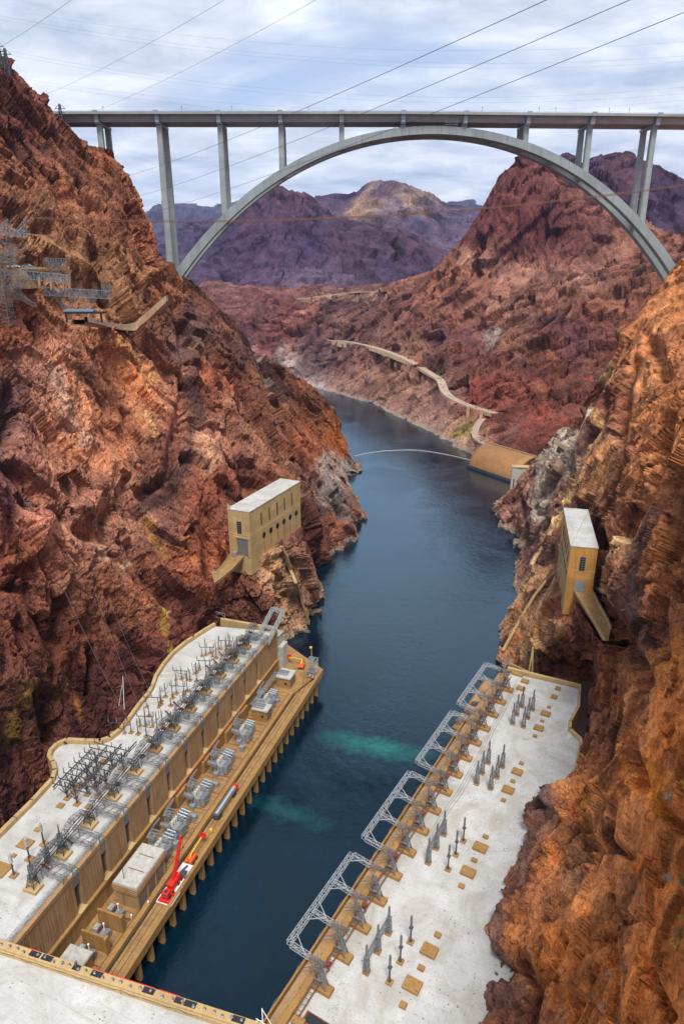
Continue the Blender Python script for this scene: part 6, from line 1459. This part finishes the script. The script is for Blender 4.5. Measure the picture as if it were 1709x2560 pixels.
f = MB(); f.box(WH2 * .26, WH2 * .30, -.3, -.07, 0, zs * .6); f.box(WH2 * .70, WH2 * .74, -.3, -.07, 0, zs * .6); f.build('door_frame', m_house2, h2)
ramp('long straight tan ramp with a pipe rail running down from the right outlet house', [p5(700, 868), p5(780, 990), p5(865, 1120), p5(965, 1300)], [p5(843, 872), p5(900, 990), p5(965, 1105), p5(992, 1172)], zb_ + .1, zb_ + 1.5, thick=1.1)
for (nm, lb, a, c, w_) in (('drain_chute', 'thin tan drain chute running down the cliff below the left outlet house', px4(885, 945), px4(1225, 1840), 1.0), ('drain_chute', 'narrow tan drain chute down the cliff beside the right outlet house', p5(600, 695), p5(170, 1330), .9)):
    pass

m_apron = concrete('rust_stained_apron', (.46, .235, .10), (.34, .13, .04), .8, dirt=.4, sc=.5)
# ---------------------------------------------------------------- tunnel outlet on the right bank
q1 = (1100 + 450 * .1594, 1100 + 385 * .1594); 
E0 = onz(1100 + 445 * .1594, 1100 + 405 * .1594, 1.5); E1 = onz(1100 + 1090 * .1594, 1100 + 625 * .1594, 1.5)
dE = (E1 - E0)[:2]; LE = float(np.linalg.norm(dE)); dE /= LE; nE = np.array([-dE[1], dE[0]]); 
if nE[1] < 0: nE = -nE
wE = 22.0; rE = 18.5
print('outlet', E0, E1, LE)
tn = empty('tunnel_outlet', (E0[0], E0[1], 1.5), math.atan2(dE[1], dE[0]), 'long rust orange quarter round concrete spillway outlet sloping into the river', 'outlet')
mb = MB(); n = 16; L2 = LE * 1.12; s_ = 1 if (np.array([-dE[1], dE[0]]) @ nE) > 0 else -1
prof = [(s_ * wE * (1 - math.cos(math.pi / 2 * i / n)), rE * math.sin(math.pi / 2 * i / n)) for i in range(n + 1)]
vs = []; fs = []
ns = 24
for j in range(ns + 1):
    x = L2 * j / ns; k_ = 1 - .0 * j / ns
    vs += [(x, a * k_, b_ * k_) for a, b_ in prof]
vs2 = [(v_[0], v_[1] + s_ * 1.2, v_[2] - 1.2) for v_ in vs]; m_ = n + 1
for j in range(ns):
    for i in range(n): fs.append((j * m_ + i, j * m_ + i + 1, (j + 1) * m_ + i + 1, (j + 1) * m_ + i))
off = len(vs); fs += [tuple(off + q for q in f_[::-1]) for f_ in fs[:]]
fs += [(i, off + i, off + i + 1, i + 1) for i in range(n)] + [(ns * m_ + i, ns * m_ + i + 1, off + ns * m_ + i + 1, off + ns * m_ + i) for i in range(n)]
mb.add(vs + vs2, fs); mb.build('apron', m_apron, tn, smooth=True)
mb = MB(); mb.box(-1, L2 * .99, -s_ * .6 - .4, -s_ * .6 + .4, -3, .9, .1); mb.build('toe_wall', m_dark, tn)
mb = MB(); mb.box(0, L2, s_ * (wE + 1.3) - .8, s_ * (wE + 1.3) + .8, rE - 3, rE + .8, .1); mb.build('rim', m_house, tn)
gt = onz(1100 + 1130 * .1594, 1100 + 880 * .1594, 1.0)
gp = empty('gate_tower', (gt[0], gt[1], 0), -.1, 'grey concrete gate tower standing in the water below the orange outlet', 'tower')
mb = MB(); mb.box(-2.4, 2.0, -1.5, 1.5, -3, 25); mb.box(2.0, 14, -1.2, 4.5, -3, 24.4); mb.build('tower_wall', m_grey, gp)
mb = MB(); mb.box(-2.6, 14.2, -1.7, 4.7, 25.02, 26.0, .1); mb.build('cap', m_house, gp)
mb = MB(); mb.box(-.9, .2, -1.56, -1.502, 3, 16); mb.build('gate_slot', m_rust, gp)
# ---------------------------------------------------------------- buoy line
bl0 = onz(810 * KD, 1047 * KD, .1); bl1 = onz(1085 * KD, 1057 * KD, .1)
fb = None
pts_px = [(812, 1046), (835, 1041), (860, 1037), (885, 1034), (910, 1033), (935, 1032), (960, 1033), (985, 1036), (1010, 1040), (1035, 1045), (1060, 1051), (1082, 1056)]
cv = np.array([onz(a * KD, b_ * KD, .25) for a, b_ in pts_px])
mb = MB(); mb.poly([tuple(c_) for c_ in cv], .09, 5)
rope = mb.build('boom_rope', m_dark); tag(rope, 'rope of the float line that crosses the river below the left headland', 'rope')
seg = np.cumsum([0] + [np.linalg.norm(cv[i + 1] - cv[i]) for i in range(len(cv) - 1)]); tot = seg[-1]
fm = MB(); fm.tube((-.9, 0, 0), (.9, 0, 0), .24, n=10); NB = 54
for i in range(NB):
    s_ = tot * (i + .5) / NB; j = min(len(cv) - 2, int(np.searchsorted(seg, s_) - 1)); q = (s_ - seg[j]) / (seg[j + 1] - seg[j]); p = cv[j] + (cv[j + 1] - cv[j]) * q
    if fb is None: fb = fm.build('float', m_foam); o = fb
    else: o = fb.copy(); COL.objects.link(o)
    o.location = (p[0], p[1], .35); dd = cv[j + 1] - cv[j]; o.rotation_euler = (0, 0, math.atan2(dd[1], dd[0])); 
    third = 'left third' if i < 18 else ('middle third' if i < 36 else 'right third'); tag(o, 'small white float in the %s of the line across the river' % third, 'float', 'floats in the %s of the line across the river' % third)
# ---------------------------------------------------------------- fit things to the hillside
def gridpoint(name, px, py):
    """nearest point of the built terrain to a picture point, the one closest to the camera"""
    G = GRIDS[name].reshape(-1, 3); s = SCRN.setdefault(name, toscreen(G)); d = (s[:, 0] - px) ** 2 + (s[:, 1] - py) ** 2
    c = np.where(d < max(d.min() * 2.5, 6))[0]; k = c[np.argmin(G[c, 1])]; return G[k]
SCRN = {}
GRIDS0 = GRIDS; CUR_ = {k: GRIDS[k].reshape(-1, 3).copy() for k in ('hillside', 'cliff_left')}; OBJ_ = {k: bpy.data.objects[k] for k in CUR_}
def road(name, label, px, w_, mat, wall=0, wallmat=None, lift=1.0, kind='structure', src='hillside', side=1, conform=0, deg=3, env=0.0):
    G0 = np.array([gridpoint(src, *p) for p in px]); tt_ = np.linspace(-1, 1, len(px)); Yf = np.polyval(np.polyfit(tt_, G0[:, 1], deg), tt_)
    Yf = Yf - max(0, float((Yf - G0[:, 1]).max())) * env - lift
    P = np.array([ony(p[0] * KD, p[1] * KD, y_) for p, y_ in zip(px, Yf)])
    P = catmull(P[:, None, :], len(P) * 6)[:, 0]
    # a road climbs evenly: smooth heights and plan
    for _ in range(10): P[1:-1] = .5 * P[1:-1] + .25 * (P[:-2] + P[2:])
    if conform:
        Gd = GRIDS0[src].reshape(-1, 3); ob = OBJ_[src]; dmin = np.full(len(Gd), 1e9); zr = np.zeros(len(Gd))
        for p in P:
            d_ = np.sqrt((Gd[:, 0] - p[0]) ** 2 + (Gd[:, 1] - p[1]) ** 2 + (.8 * (Gd[:, 2] - p[2])) ** 2); m_ = d_ < dmin; dmin[m_] = d_[m_]; zr[m_] = p[2]
        k_ = np.clip((conform * 1.5 - dmin) / (conform * .8), 0, 1); k_ = k_ * k_ * (3 - 2 * k_)
        CUR_[src][:, 2] = CUR_[src][:, 2] * (1 - k_) + (zr - .5) * k_
        ob.data.vertices.foreach_set('co', CUR_[src].astype(np.float32).ravel()); ob.data.update()
    T = np.gradient(P, axis=0); N = np.stack([-T[:, 1], T[:, 0]], 1); N /= np.linalg.norm(N, axis=1)[:, None] + 1e-9
    N *= side
    if N[:, 1].mean() < 0: N = -N                                   # N points away from the camera
    vs = []; fs = []
    for p, n_ in zip(P, N):
        a = p.copy(); a[:2] -= n_ * w_ / 2; c = p.copy(); c[:2] += n_ * w_ / 2
        vs += [tuple(a), tuple(c), (c[0], c[1], c[2] - 1.5), (a[0], a[1], a[2] - 1.5)]
    for i in range(len(P) - 1):
        b0, b1 = 4 * i, 4 * i + 4; fs += [(b0 + q, b0 + (q + 1) % 4, b1 + (q + 1) % 4, b1 + q)[::-1] for q in range(4)]
    mb = MB(); mb.add(vs, fs); o = mb.build(name, mat)
    if kind == 'structure': tag(o, kind='structure')
    else: tag(o, label, 'road')
    if wall:
        mb = MB(); hs = wall if hasattr(wall, '__len__') else [wall] * len(P); hs = np.interp(np.linspace(0, 1, len(P)), np.linspace(0, 1, len(hs)), hs)
        v2 = []; f2 = []
        for p, n_, h in zip(P, N, hs):
            a = p.copy(); a[:2] -= n_ * (w_ / 2 + .05); b_ = p.copy(); b_[:2] -= n_ * (w_ / 2 + 1.0)
            v2 += [(a[0], a[1], a[2] + .9), (b_[0], b_[1], b_[2] + .9), (b_[0] - n_[0] * h * .15, b_[1] - n_[1] * h * .15, b_[2] - h), (a[0], a[1], a[2] - h)]
        for i in range(len(P) - 1):
            b0, b1 = 4 * i, 4 * i + 4; f2 += [(b0 + q, b0 + (q + 1) % 4, b1 + (q + 1) % 4, b1 + q) for q in range(4)]
        mb.add(v2, f2); wo = mb.build('retaining_wall', wallmat or m_roadwall); tag(wo, label, 'wall')
    return P
road('river_road', 'pale retaining wall under the winding road on the far right bank', [(757, 780), (790, 782), (835, 790), (880, 803), (925, 820), (960, 838), (990, 858), (1012, 872), (1018, 895), (1035, 912), (1065, 926), (1100, 938), (1136, 948)], 9.5, m_road, [6, 9, 4, 5, 5, 3, 2, 1, 2, 3, 5, 4, 3], m_roadwall, 4, conform=11, deg=5)
road('upper_road', 'thin pale wall of the upper bench road below the big peak', [(680, 686), (730, 680), (780, 674), (830, 669), (885, 668)], 9, m_road, 1.5, m_roadwall, 5, conform=11, deg=2)
road('ramp_road', 'low wall beside the short ramp road going down to the orange outlet', [(1108, 960), (1095, 975), (1088, 1000), (1100, 1012), (1118, 1022)], 5, m_road, .8, m_roadwall, 3, conform=7, deg=2)
# trestle of the river road
for i, (px, py, lb) in enumerate(((1073, 938, 'left'), (1103, 945, 'right'))):
    p = gridpoint('hillside', px, py); mb = MB(); mb.box(-1.6, 1.6, -1.2, 1.2, -12, 7.0, .1); o = mb.build('road_pier', m_roadwall); o.location = (p[0] - 2, p[1] - 6, p[2] - 2); tag(o, 'square tan pier carrying the road bend above the outlet, %s one' % lb, 'pier', 'piers of the road bend')
# ---------------------------------------------------------------- wall of the road on the left cliff
road('cliff_road', 'curved tan masonry wall of the road cut into the left cliff', [(180, 733), (220, 741), (262, 748), (300, 746), (330, 733), (355, 715), (375, 697), (392, 680)], 4, m_road, [.8, 1, 1.8, 2.6, 3, 3.2, 2.6, 2], m_roadwall, 1.0, src='cliff_left', deg=3, env=.7)
# ---------------------------------------------------------------- electrical yard on the left cliff
def lat_thing(name, label, cat, parts, mat, base):
    r = empty(name, base, 0, label, cat)
    for nm, segs, m_ in parts:
        mb = MB()
        for s in segs: mb.lattice(*s)
        mb.build(nm, m_ or mat, r)
    return r
yd = gridpoint('cliff_left', 110, 700); YY = yd[1] - 22
def q(px, py, Y=YY): return np.array(ony(px * KD, py * KD, Y))
b0 = q(60, 660)
def seg(a, b_, w1, w2, n, t_, Y=YY): return (q(*a, Y) - b0, q(*b_, Y) - b0, w1, w2, n, t_)
lat_thing('switchyard_rack', 'long blue grey lattice beam on braced legs, lowest rack of the left cliff switchyard', 'steel frame', [('beam', [seg((100, 668), (255, 676), 3.0, 3.0, 16, .15)], m_steelb), ('leg', [seg((125, 672), (160, 720), 1.6, 1.2, 6, .11)], m_dsteel), ('leg', [seg((180, 672), (150, 722), 1.6, 1.2, 6, .11)], m_dsteel), ('leg', [seg((225, 676), (175, 722), 1.6, 1.2, 8, .11)], m_dsteel), ('mast', [seg((237, 652), (237, 672), 1.2, 1.2, 3, .11), seg((250, 652), (250, 672), 1.2, 1.2, 3, .11)], m_dsteel)], m_steelb, tuple(b0))
lat_thing('switchyard_rack', 'blue lattice beam above the concrete trestle in the switchyard on the left cliff', 'steel frame', [('beam', [seg((40, 628), (158, 640), 3.0, 3.0, 14, .16, YY - 4)], m_steelb), ('leg', [seg((60, 636), (30, 690), 1.6, 1.4, 7, .11, YY - 4)], m_dsteel), ('leg', [seg((20, 640), (60, 690), 1.6, 1.4, 7, .11, YY - 4)], m_dsteel)], m_steelb, tuple(b0))
lat_thing('switchyard_rack', 'small pale lattice beam on a lattice mast above the trestle on the left cliff', 'steel frame', [('beam', [seg((104, 601), (155, 602), 3.0, 3.0, 9, .14)], m_dsteel), ('mast', [seg((130, 604), (130, 626), 2.4, 2.6, 4, .11)], m_dsteel)], m_dsteel, tuple(b0))
lat_thing('switchyard_rack', 'blue lattice crossbeam with two pointed peaks at the left picture edge', 'steel frame', [('beam', [seg((-30, 529), (66, 536), 3.4, 2.0, 12, .16)], m_steelb), ('peak', [seg((8, 527), (18, 502), 2.6, .4, 4, .12)], m_dsteel), ('peak', [seg((48, 530), (60, 504), 2.6, .4, 4, .12)], m_dsteel), ('leg', [seg((10, 535), (-5, 700), 4.0, 6.0, 16, .14)], m_dsteel)], m_steelb, tuple(b0))
lat_thing('lattice_pylon', 'dense grey lattice pylon at the left picture edge below the blue crossbeam', 'pylon', [('mast', [seg((-10, 585), (12, 745), 3.0, 6.5, 18, .14, YY - 14), ], m_dsteel), ('cross_arm', [seg((-30, 600), (38, 596), 2, 1.2, 9, .11, YY - 14), seg((-30, 634), (48, 622), 2, 1.2, 9, .11, YY - 14), seg((-30, 668), (60, 650), 2, 1.0, 10, .11, YY - 14)], m_dsteel)], m_dsteel, tuple(b0))
lat_thing('lattice_pylon', 'second grey lattice pylon behind the first, beside the concrete block of the trestle', 'pylon', [('mast', [seg((32, 560), (22, 700), 2.4, 5.0, 16, .13, YY - 6)], m_dsteel), ('cross_arm', [seg((0, 585), (52, 575), 1.6, 1.0, 7, .10, YY - 6), seg((10, 660), (80, 700), 1.4, 1.4, 8, .11, YY - 6)], m_dsteel)], m_dsteel, tuple(b0))
tr = empty('concrete_trestle', tuple(q(100, 640, YY + 2)), 0, 'tan concrete road trestle on thin legs beside a tapering block on the left cliff', 'trestle')
t0 = q(100, 640, YY + 2)
mb = MB(); a, c = q(58, 622, YY + 4) - t0, q(160, 622, YY + 4) - t0; mb.bar(a, c, 5.0, .9); mb.bar(a + [0, -3.2, 1.2], c + [0, -3.2, 1.2], .4, .8); mb.build('deck', m_wall, tr)
for (x, y0, y1) in ((90, 624, 662), (117, 624, 666), (145, 624, 668), (159, 624, 688)):
    mb = MB(); mb.bar(q(x, y0, YY + 3) - t0, q(x + 2, y1, YY + 1.5) - t0, .9); mb.build('leg', m_wall, tr)
mb = MB(); A_ = [q(33, 622, YY + 1) - t0, q(60, 622, YY + 1) - t0, q(72, 662, YY - 2) - t0, q(28, 662, YY - 2) - t0]
mb.hexa([A_[3], A_[2], A_[2] + [0, 9, 0], A_[3] + [0, 9, 0], A_[0], A_[1], A_[1] + [0, 6, 0], A_[0] + [0, 6, 0]]); mb.build('abutment', m_wall, tr)
pb = q(195, 716, YY - 3); ls_ = empty('dark_platform', tuple(pb), 0, 'black edged steel platform at the foot of the switchyard on the left cliff', 'platform')
mb = MB(); mb.box(-8, 8, -2, 3, -.5, .16); mb.box(-7.6, -7, -1.6, -1, -4, -.5); mb.box(6.6, 7.2, -1.6, -1, -4, -.5); mb.build('deck', m_black, ls_)
mb = MB(); mb.box(-8, 4, -1.8, 2.6, .31, 1.0, .1); mb.build('roof_sheet', m_steelb, ls_)
for i, (px, py, m_, lb, rz_) in enumerate(((34, 618, m_white, 'white car parked behind the concrete block of the trestle on the left cliff', .2), (66, 618, m_steelb, 'blue grey car parked on the trestle deck on the left cliff', -.1))):
    car = empty('parked_car', tuple(q(px, py, YY + 3) + np.array([0, 0, .6])), rz_, lb, 'car', 'cars parked by the trestle')
    b = MB(); b.add([(-2.3, -.9, .35), (2.3, -.9, .35), (2.3, .9, .35), (-2.3, .9, .35), (-2.3, -.88, .95), (2.25, -.88, .85), (2.25, .88, .85), (-2.3, .88, .95)], [(3, 2, 1, 0), (4, 5, 6, 7), (0, 1, 5, 4), (1, 2, 6, 5), (2, 3, 7, 6), (3, 0, 4, 7)]); b.add([(-1.8, -.84, .92), (1.2, -.84, .88), (1.2, .84, .88), (-1.8, .84, .92), (-1.3, -.7, 1.5), (.4, -.7, 1.5), (.4, .7, 1.5), (-1.3, .7, 1.5)], [(4, 5, 6, 7), (0, 1, 5, 4), (1, 2, 6, 5), (2, 3, 7, 6), (3, 0, 4, 7)]); b.build('body', m_, car)
    b = MB(); b.add([(-1.55, -.86, 1.0), (1.0, -.86, 1.0), (.4, -.75, 1.42), (-1.25, -.75, 1.42)], [(0, 1, 2, 3)]); b.build('window', m_glass, car)
    for wx in (-1.4, 1.4):
        for wy in (-.85, .85):
            b = MB(); b.tube((wx, wy - .1, .34), (wx, wy + .1, .34), .34, n=12); b.build('wheel', m_rubber, car)
# pylons on the skyline
for (px, py, h, lb) in ((4, 140, 12, 'small lattice pylon standing on the ridge at the left picture edge'), (20, 160, 13, 'small lattice pylon on the ridge, right of the one at the picture edge'), (140, 278, 12, 'small pale lattice pylon on the ridge just above the left end of the bridge')):
    p = gridpoint('cliff_left', px, py + 6); r = empty('ridge_pylon', tuple(p - np.array([0, 0, 2])), 0, lb, 'pylon', 'pylons on the left ridge')
    mb = MB(); mb.lattice((0, 0, 0), (0, 0, h), 2.6, .7, 6, .28); mb.build('mast', m_dark, r); mb = MB(); mb.bar((-3, 0, h * .8), (3, 0, h * .8), .3); mb.bar((-2.4, 0, h * .62), (2.4, 0, h * .62), .3); mb.bar((-3, 0, h * .8), (0, 0, h), .2); mb.bar((3, 0, h * .8), (0, 0, h), .2); mb.build('cross_arm', m_dark, r)
# ---------------------------------------------------------------- cables across the canyon
def cable(label, a, b_, sag, r, mat, grp=None, name='power_line', cat='cable', n=28, anchor=False):
    pa = ony(*a[:2], a[2]); pb_ = ony(*b_[:2], b_[2]); pts = [tuple(pa + (pb_ - pa) * i / n - np.array([0, 0, sag * 4 * (i / n) * (1 - i / n)])) for i in range(n + 1)]
    mb = MB(); mb.poly(pts, r, 6); o = mb.build(name, mat); tag(o, label, cat, grp); return o
g = 'diagonal power lines'
cable('dark power line, uppermost of the three long diagonals over the bridge', (310, 442, 445), (1390, -12, 130), 2.2, .055, m_cable, g)
cable('dark power line, middle one of the three long diagonals over the bridge', (342, 492, 445), (1600, -12, 130), 2.2, .055, m_cable, g)
cable('dark power line, lowest of the three long diagonals over the bridge', (378, 532, 445), (1730, 22, 130), 2.2, .055, m_cable, g)
cable('thin power line crossing the top left corner of the sky', (-20, 128, 400), (195, -12, 200), .6, .04, m_cable, g)
cable('thin power line running from the left ridge to the top edge near the middle', (112, 236, 430), (580, -12, 220), 1.5, .04, m_cable, g)
cable('thin power line above the left part of the bridge reaching the top edge', (232, 280, 440), (810, -12, 220), 1.5, .04, m_cable, g)
g2 = 'faint high voltage lines far behind the bridge'
for i, (a, m_, b_) in enumerate([((-20, 35), (900, 150), (1730, 138)), ((-20, 42), (900, 158), (1730, 150)), ((-20, 115), (850, 230), (1730, 212)), ((-20, 122), (850, 240), (1730, 226)), ((60, 20), (900, 110), (1730, 92)), ((40, 185), (800, 262), (1730, 240)), ((120, 205), (830, 278), (1730, 252))]):
    Y = 620; pa, pm, pb_ = [ony(*p, Y) for p in (a, m_, b_)]; n = 40; mb = MB()
    xs = np.linspace(pa[0], pb_[0], n); co = np.polyfit([pa[0], pm[0], pb_[0]], [pa[2], pm[2], pb_[2]], 2)
    mb.poly([(x, Y + i * 3, np.polyval(co, x)) for x in xs], .04, 5); o = mb.build('power_line', m_cable); tag(o, 'faint high voltage line crossing the whole sky, %s from the top' % ['first', 'third', 'fourth', 'fifth', 'second', 'sixth', 'seventh'][i] , 'cable', g2)
# the rusty cableway
Yc = 200; pa, pm, pm2, pb_ = [ony(*p, Yc) for p in ((330, 550), (620, 552), (1100, 527), (1730, 458))]; co = np.polyfit([pa[0], pm[0], pm2[0], pb_[0]], [pa[2], pm[2], pm2[2], pb_[2]], 2)
for k in range(2):
    mb = MB(); mb.poly([(x, Yc + k * .6, np.polyval(co, x) - k * .28) for x in np.linspace(pa[0] - 26, pb_[0] + 12, 60)], .09, 6)
    tag(mb.build('cableway_rope', m_cablew), 'thick rusty cableway rope across the canyon in front of the bridge, %s strand' % ['upper', 'lower'][k], 'cable', 'cableway ropes')
# wires hung down the left cliff and over the right house
for i, (a, c) in enumerate([((150, 1450, 172), (318, 1795, 150)), ((232, 1465, 178), (350, 1770, 158)), ((270, 1490, 180), (380, 1740, 166))]):
    cable('thin wire hanging in front of the dark lower left cliff, %s from the left' % ['first', 'second', 'third'][i], a, c, 1.5, .022, m_dsteel, 'thin wires before the lower left cliff')
cable('long thin wire passing over the roof of the right outlet house', (1475, 1268, 175), (1245, 1700, 150), 1, .04, m_dsteel)

# ---------------------------------------------------------------- plants and loose stones on the cliffs
def shrub(p, r, mat, seed):
    rng = np.random.default_rng(seed); n = 150; mb = MB()
    for k in range(n):
        d_ = rng.normal(size=3); d_ /= np.linalg.norm(d_); d_[2] = abs(d_[2]) * .9; rr = r * rng.uniform(.35, 1) ** .6; c = d_ * rr
        t1 = rng.normal(size=3); t1 /= np.linalg.norm(t1); t2 = np.cross(d_, t1); s = r * rng.uniform(.07, .16)
        mb.add([c - t1 * s, c + t2 * s * .6, c + t1 * s, c - t2 * s * .6 + d_ * s * .5], [(0, 1, 2, 3)])
    for k in range(14):
        d_ = rng.normal(size=3); d_ /= np.linalg.norm(d_); d_[2] = abs(d_[2]); mb.bar((0, 0, -.1), d_ * r * .85, .035 * r)
    o = mb.build('shrub', mat); o.location = tuple(p); return o
SH = [(1430, 1382, .9, m_shrub, 'pale grey round shrub, largest on the right hand cliff near the picture edge'), (1500, 1425, 1.0, m_shruby, 'yellow green shrub'), (1395, 905, .6, m_shrub, ''), ]
SHR = [(1393, 882, 0)]
sh = [((1209 + 1390 * .3189) / KD, (1900 + 1365 * .3189) / KD, .85, m_shrub, 'pale grey round shrub, the most distinct one on the right hand cliff'), ((1209 + 1510 * .3189) / KD, (1900 + 1450 * .3189) / KD, 1.1, m_shruby, 'yellow flowering shrub beside the pale grey shrub at the right picture edge'),
      ((1209 + 1535 * .3189) / KD, (1900 + 1360 * .3189) / KD, .9, m_shrubg, 'dark green shrub at the right picture edge above the yellow one'), ((1209 + 1390 * .3189) / KD, (1900 + 910 * .3189) / KD, .7, m_shrub, 'small pale shrub high on the right hand cliff'), ((1209 + 1455 * .3189) / KD, (1900 + 930 * .3189) / KD, .9, m_shrub, 'brownish grey shrub between two smaller pale ones on the right hand cliff'),
      ((1209 + 1530 * .3189) / KD, (1900 + 965 * .3189) / KD, .8, m_shrub, 'pale shrub at the right picture edge below the brownish one'), ((1209 + 1545 * .3189) / KD, (1900 + 940 * .3189) / KD, .7, m_shruby, 'small yellow shrub at the right picture edge'), ((1209 + 1205 * .3189) / KD, (1900 + 1050 * .3189) / KD, .6, m_shrub, 'small dry shrub in the middle of the lower right cliff'),
      ((1209 + 975 * .3189) / KD, (1900 + 1690 * .3189) / KD, .7, m_shrub, 'dry grey shrub low in the middle of the right hand cliff'), ((1209 + 800 * .3189) / KD, (1900 + 1860 * .3189) / KD, .7, m_shrubg, 'olive shrub near the bottom of the right hand cliff'), ((1209 + 920 * .3189) / KD, (1900 + 1945 * .3189) / KD, .6, m_shrub, 'pale spiky shrub at the bottom of the right hand cliff'),
      ((1209 + 1455 * .3189) / KD, (1900 + 300 * .3189) / KD, 1.0, m_shrub, 'dry shrub on the upper part of the lower right cliff'), ((1209 + 1545 * .3189) / KD, (1900 + 200 * .3189) / KD, 1.1, m_shruby, 'yellow shrub at the right picture edge beside the tall crack'), ((1209 + 1545 * .3189) / KD, (1900 + 1245 * .3189) / KD, .6, m_shruby, 'small yellow green shrub at the right picture edge above the pale one')]
for i, (px, py, r, m_, lb) in enumerate(sh):
    p = gridpoint('cliff_right', px, py); o = shrub(p + np.array([0, -.15, .15]), r * max(1, p[1] / 70), m_, 40 + i); tag(o, lb, 'shrub', 'shrubs on the right cliff')
hs = [(1002, 856, 4.5, m_shrubg, 'green bush beside the river road where it bends'), (955, 888, 4, m_shruby, 'yellow bush below the river road'), (925, 898, 3.5, m_shruby, 'orange yellow bush nearer the water below the river road'), (1060, 985, 7, m_shrubg, 'olive bush on the green patch above the outlet'), (1075, 975, 6, m_shrubg, 'olive bush below the road piers'), (1045, 995, 6, m_shruby, 'yellowish bush at the left of the green patch above the outlet')]
for i, (px, py, r, m_, lb) in enumerate(hs):
    p = gridpoint('hillside', px, py); o = shrub(p, r, m_, 80 + i); o.scale = (1.5, 1, .5); tag(o, lb, 'bush', 'bushes on the far bank')
# drain chutes that follow the rock
for (lb, pl_, w_) in (('thin tan drain chute running down the cliff below the left outlet house', [px4(900, 960), px4(960, 1090), px4(1020, 1240), px4(1070, 1380), px4(1110, 1520), px4(1165, 1670), px4(1220, 1830)], 1.5),):
    P = np.array([gridpoint('cliff_left', a / KD, b_ / KD) for a, b_ in pl_]) + np.array([.3, -1.2, .6])
    mb = MB()
    for a, c in zip(P[:-1], P[1:]): mb.bar(a, c, w_, .8)
    tag(mb.build('drain_chute', m_house), lb, 'chute')
P = np.array([gridpoint('cliff_right', a / KD, b_ / KD) for a, b_ in [p5(598, 700), p5(500, 780), p5(400, 910), p5(310, 1050), p5(220, 1210), p5(160, 1330)]]) + np.array([-.8, -1.2, .5])
mb = MB()
for a, c in zip(P[:-1], P[1:]): mb.bar(a, c, 1.3, .8)
tag(mb.build('drain_chute', m_house), 'narrow tan drain chute curving down the cliff beside the right outlet house', 'chute')

# ---------------------------------------------------------------- desert scrub, too many to count
def scrub(name, src, n, size, box, mat, seed, label=None):
    rng = np.random.default_rng(seed); G = CUR_.get(src, GRIDS[src].reshape(-1, 3)) if src in CUR_ else GRIDS[src].reshape(-1, 3); s = toscreen(G)
    ok = np.where((s[:, 0] > box[0]) & (s[:, 0] < box[2]) & (s[:, 1] > box[1]) & (s[:, 1] < box[3]) & (G[:, 2] > 6))[0]
    dens = fbm(G[ok] / 60, 3, seed); ok = ok[dens > -.1]; pick = rng.choice(ok, n); vs = []; fs = []
    for k in pick:
        c = G[k] + [0, -.3, .2]; r = size * rng.uniform(.5, 1.3)
        for j in range(7):
            a = rng.uniform(0, 6.28); u_ = np.array([math.cos(a), math.sin(a), 0]); v_ = np.array([-u_[1], u_[0], 0]) * .3 + np.array([0, 0, .8]); o_ = c + rng.normal(size=3) * r * .35; b0 = len(vs); q_ = r * rng.uniform(.3, .6)
            vs += [tuple(o_ - u_ * q_), tuple(o_ + u_ * q_), tuple(o_ + u_ * q_ * .5 + v_ * q_), tuple(o_ - u_ * q_ * .5 + v_ * q_)]; fs.append((b0, b0 + 1, b0 + 2, b0 + 3))
    mb = MB(); mb.add(vs, fs); tag(mb.build(name, mat), kind='stuff')
m_scrub = simple('scrub_olive', (.16, .15, .06), .95, 0, .4, .5)
scrub('scrub', 'hillside', 1500, 1.5, (560, 560, 1500, 1050), m_scrub, 5)
scrub('scrub', 'cliff_left', 650, .8, (20, 420, 420, 740), m_scrub, 6)
scrub('scrub', 'cliff_left', 350, .55, (0, 760, 760, 1150), m_scrub, 8)
scrub('scrub', 'cliff_right', 260, .35, (1200, 1000, 1568, 2340), m_scrub, 7)
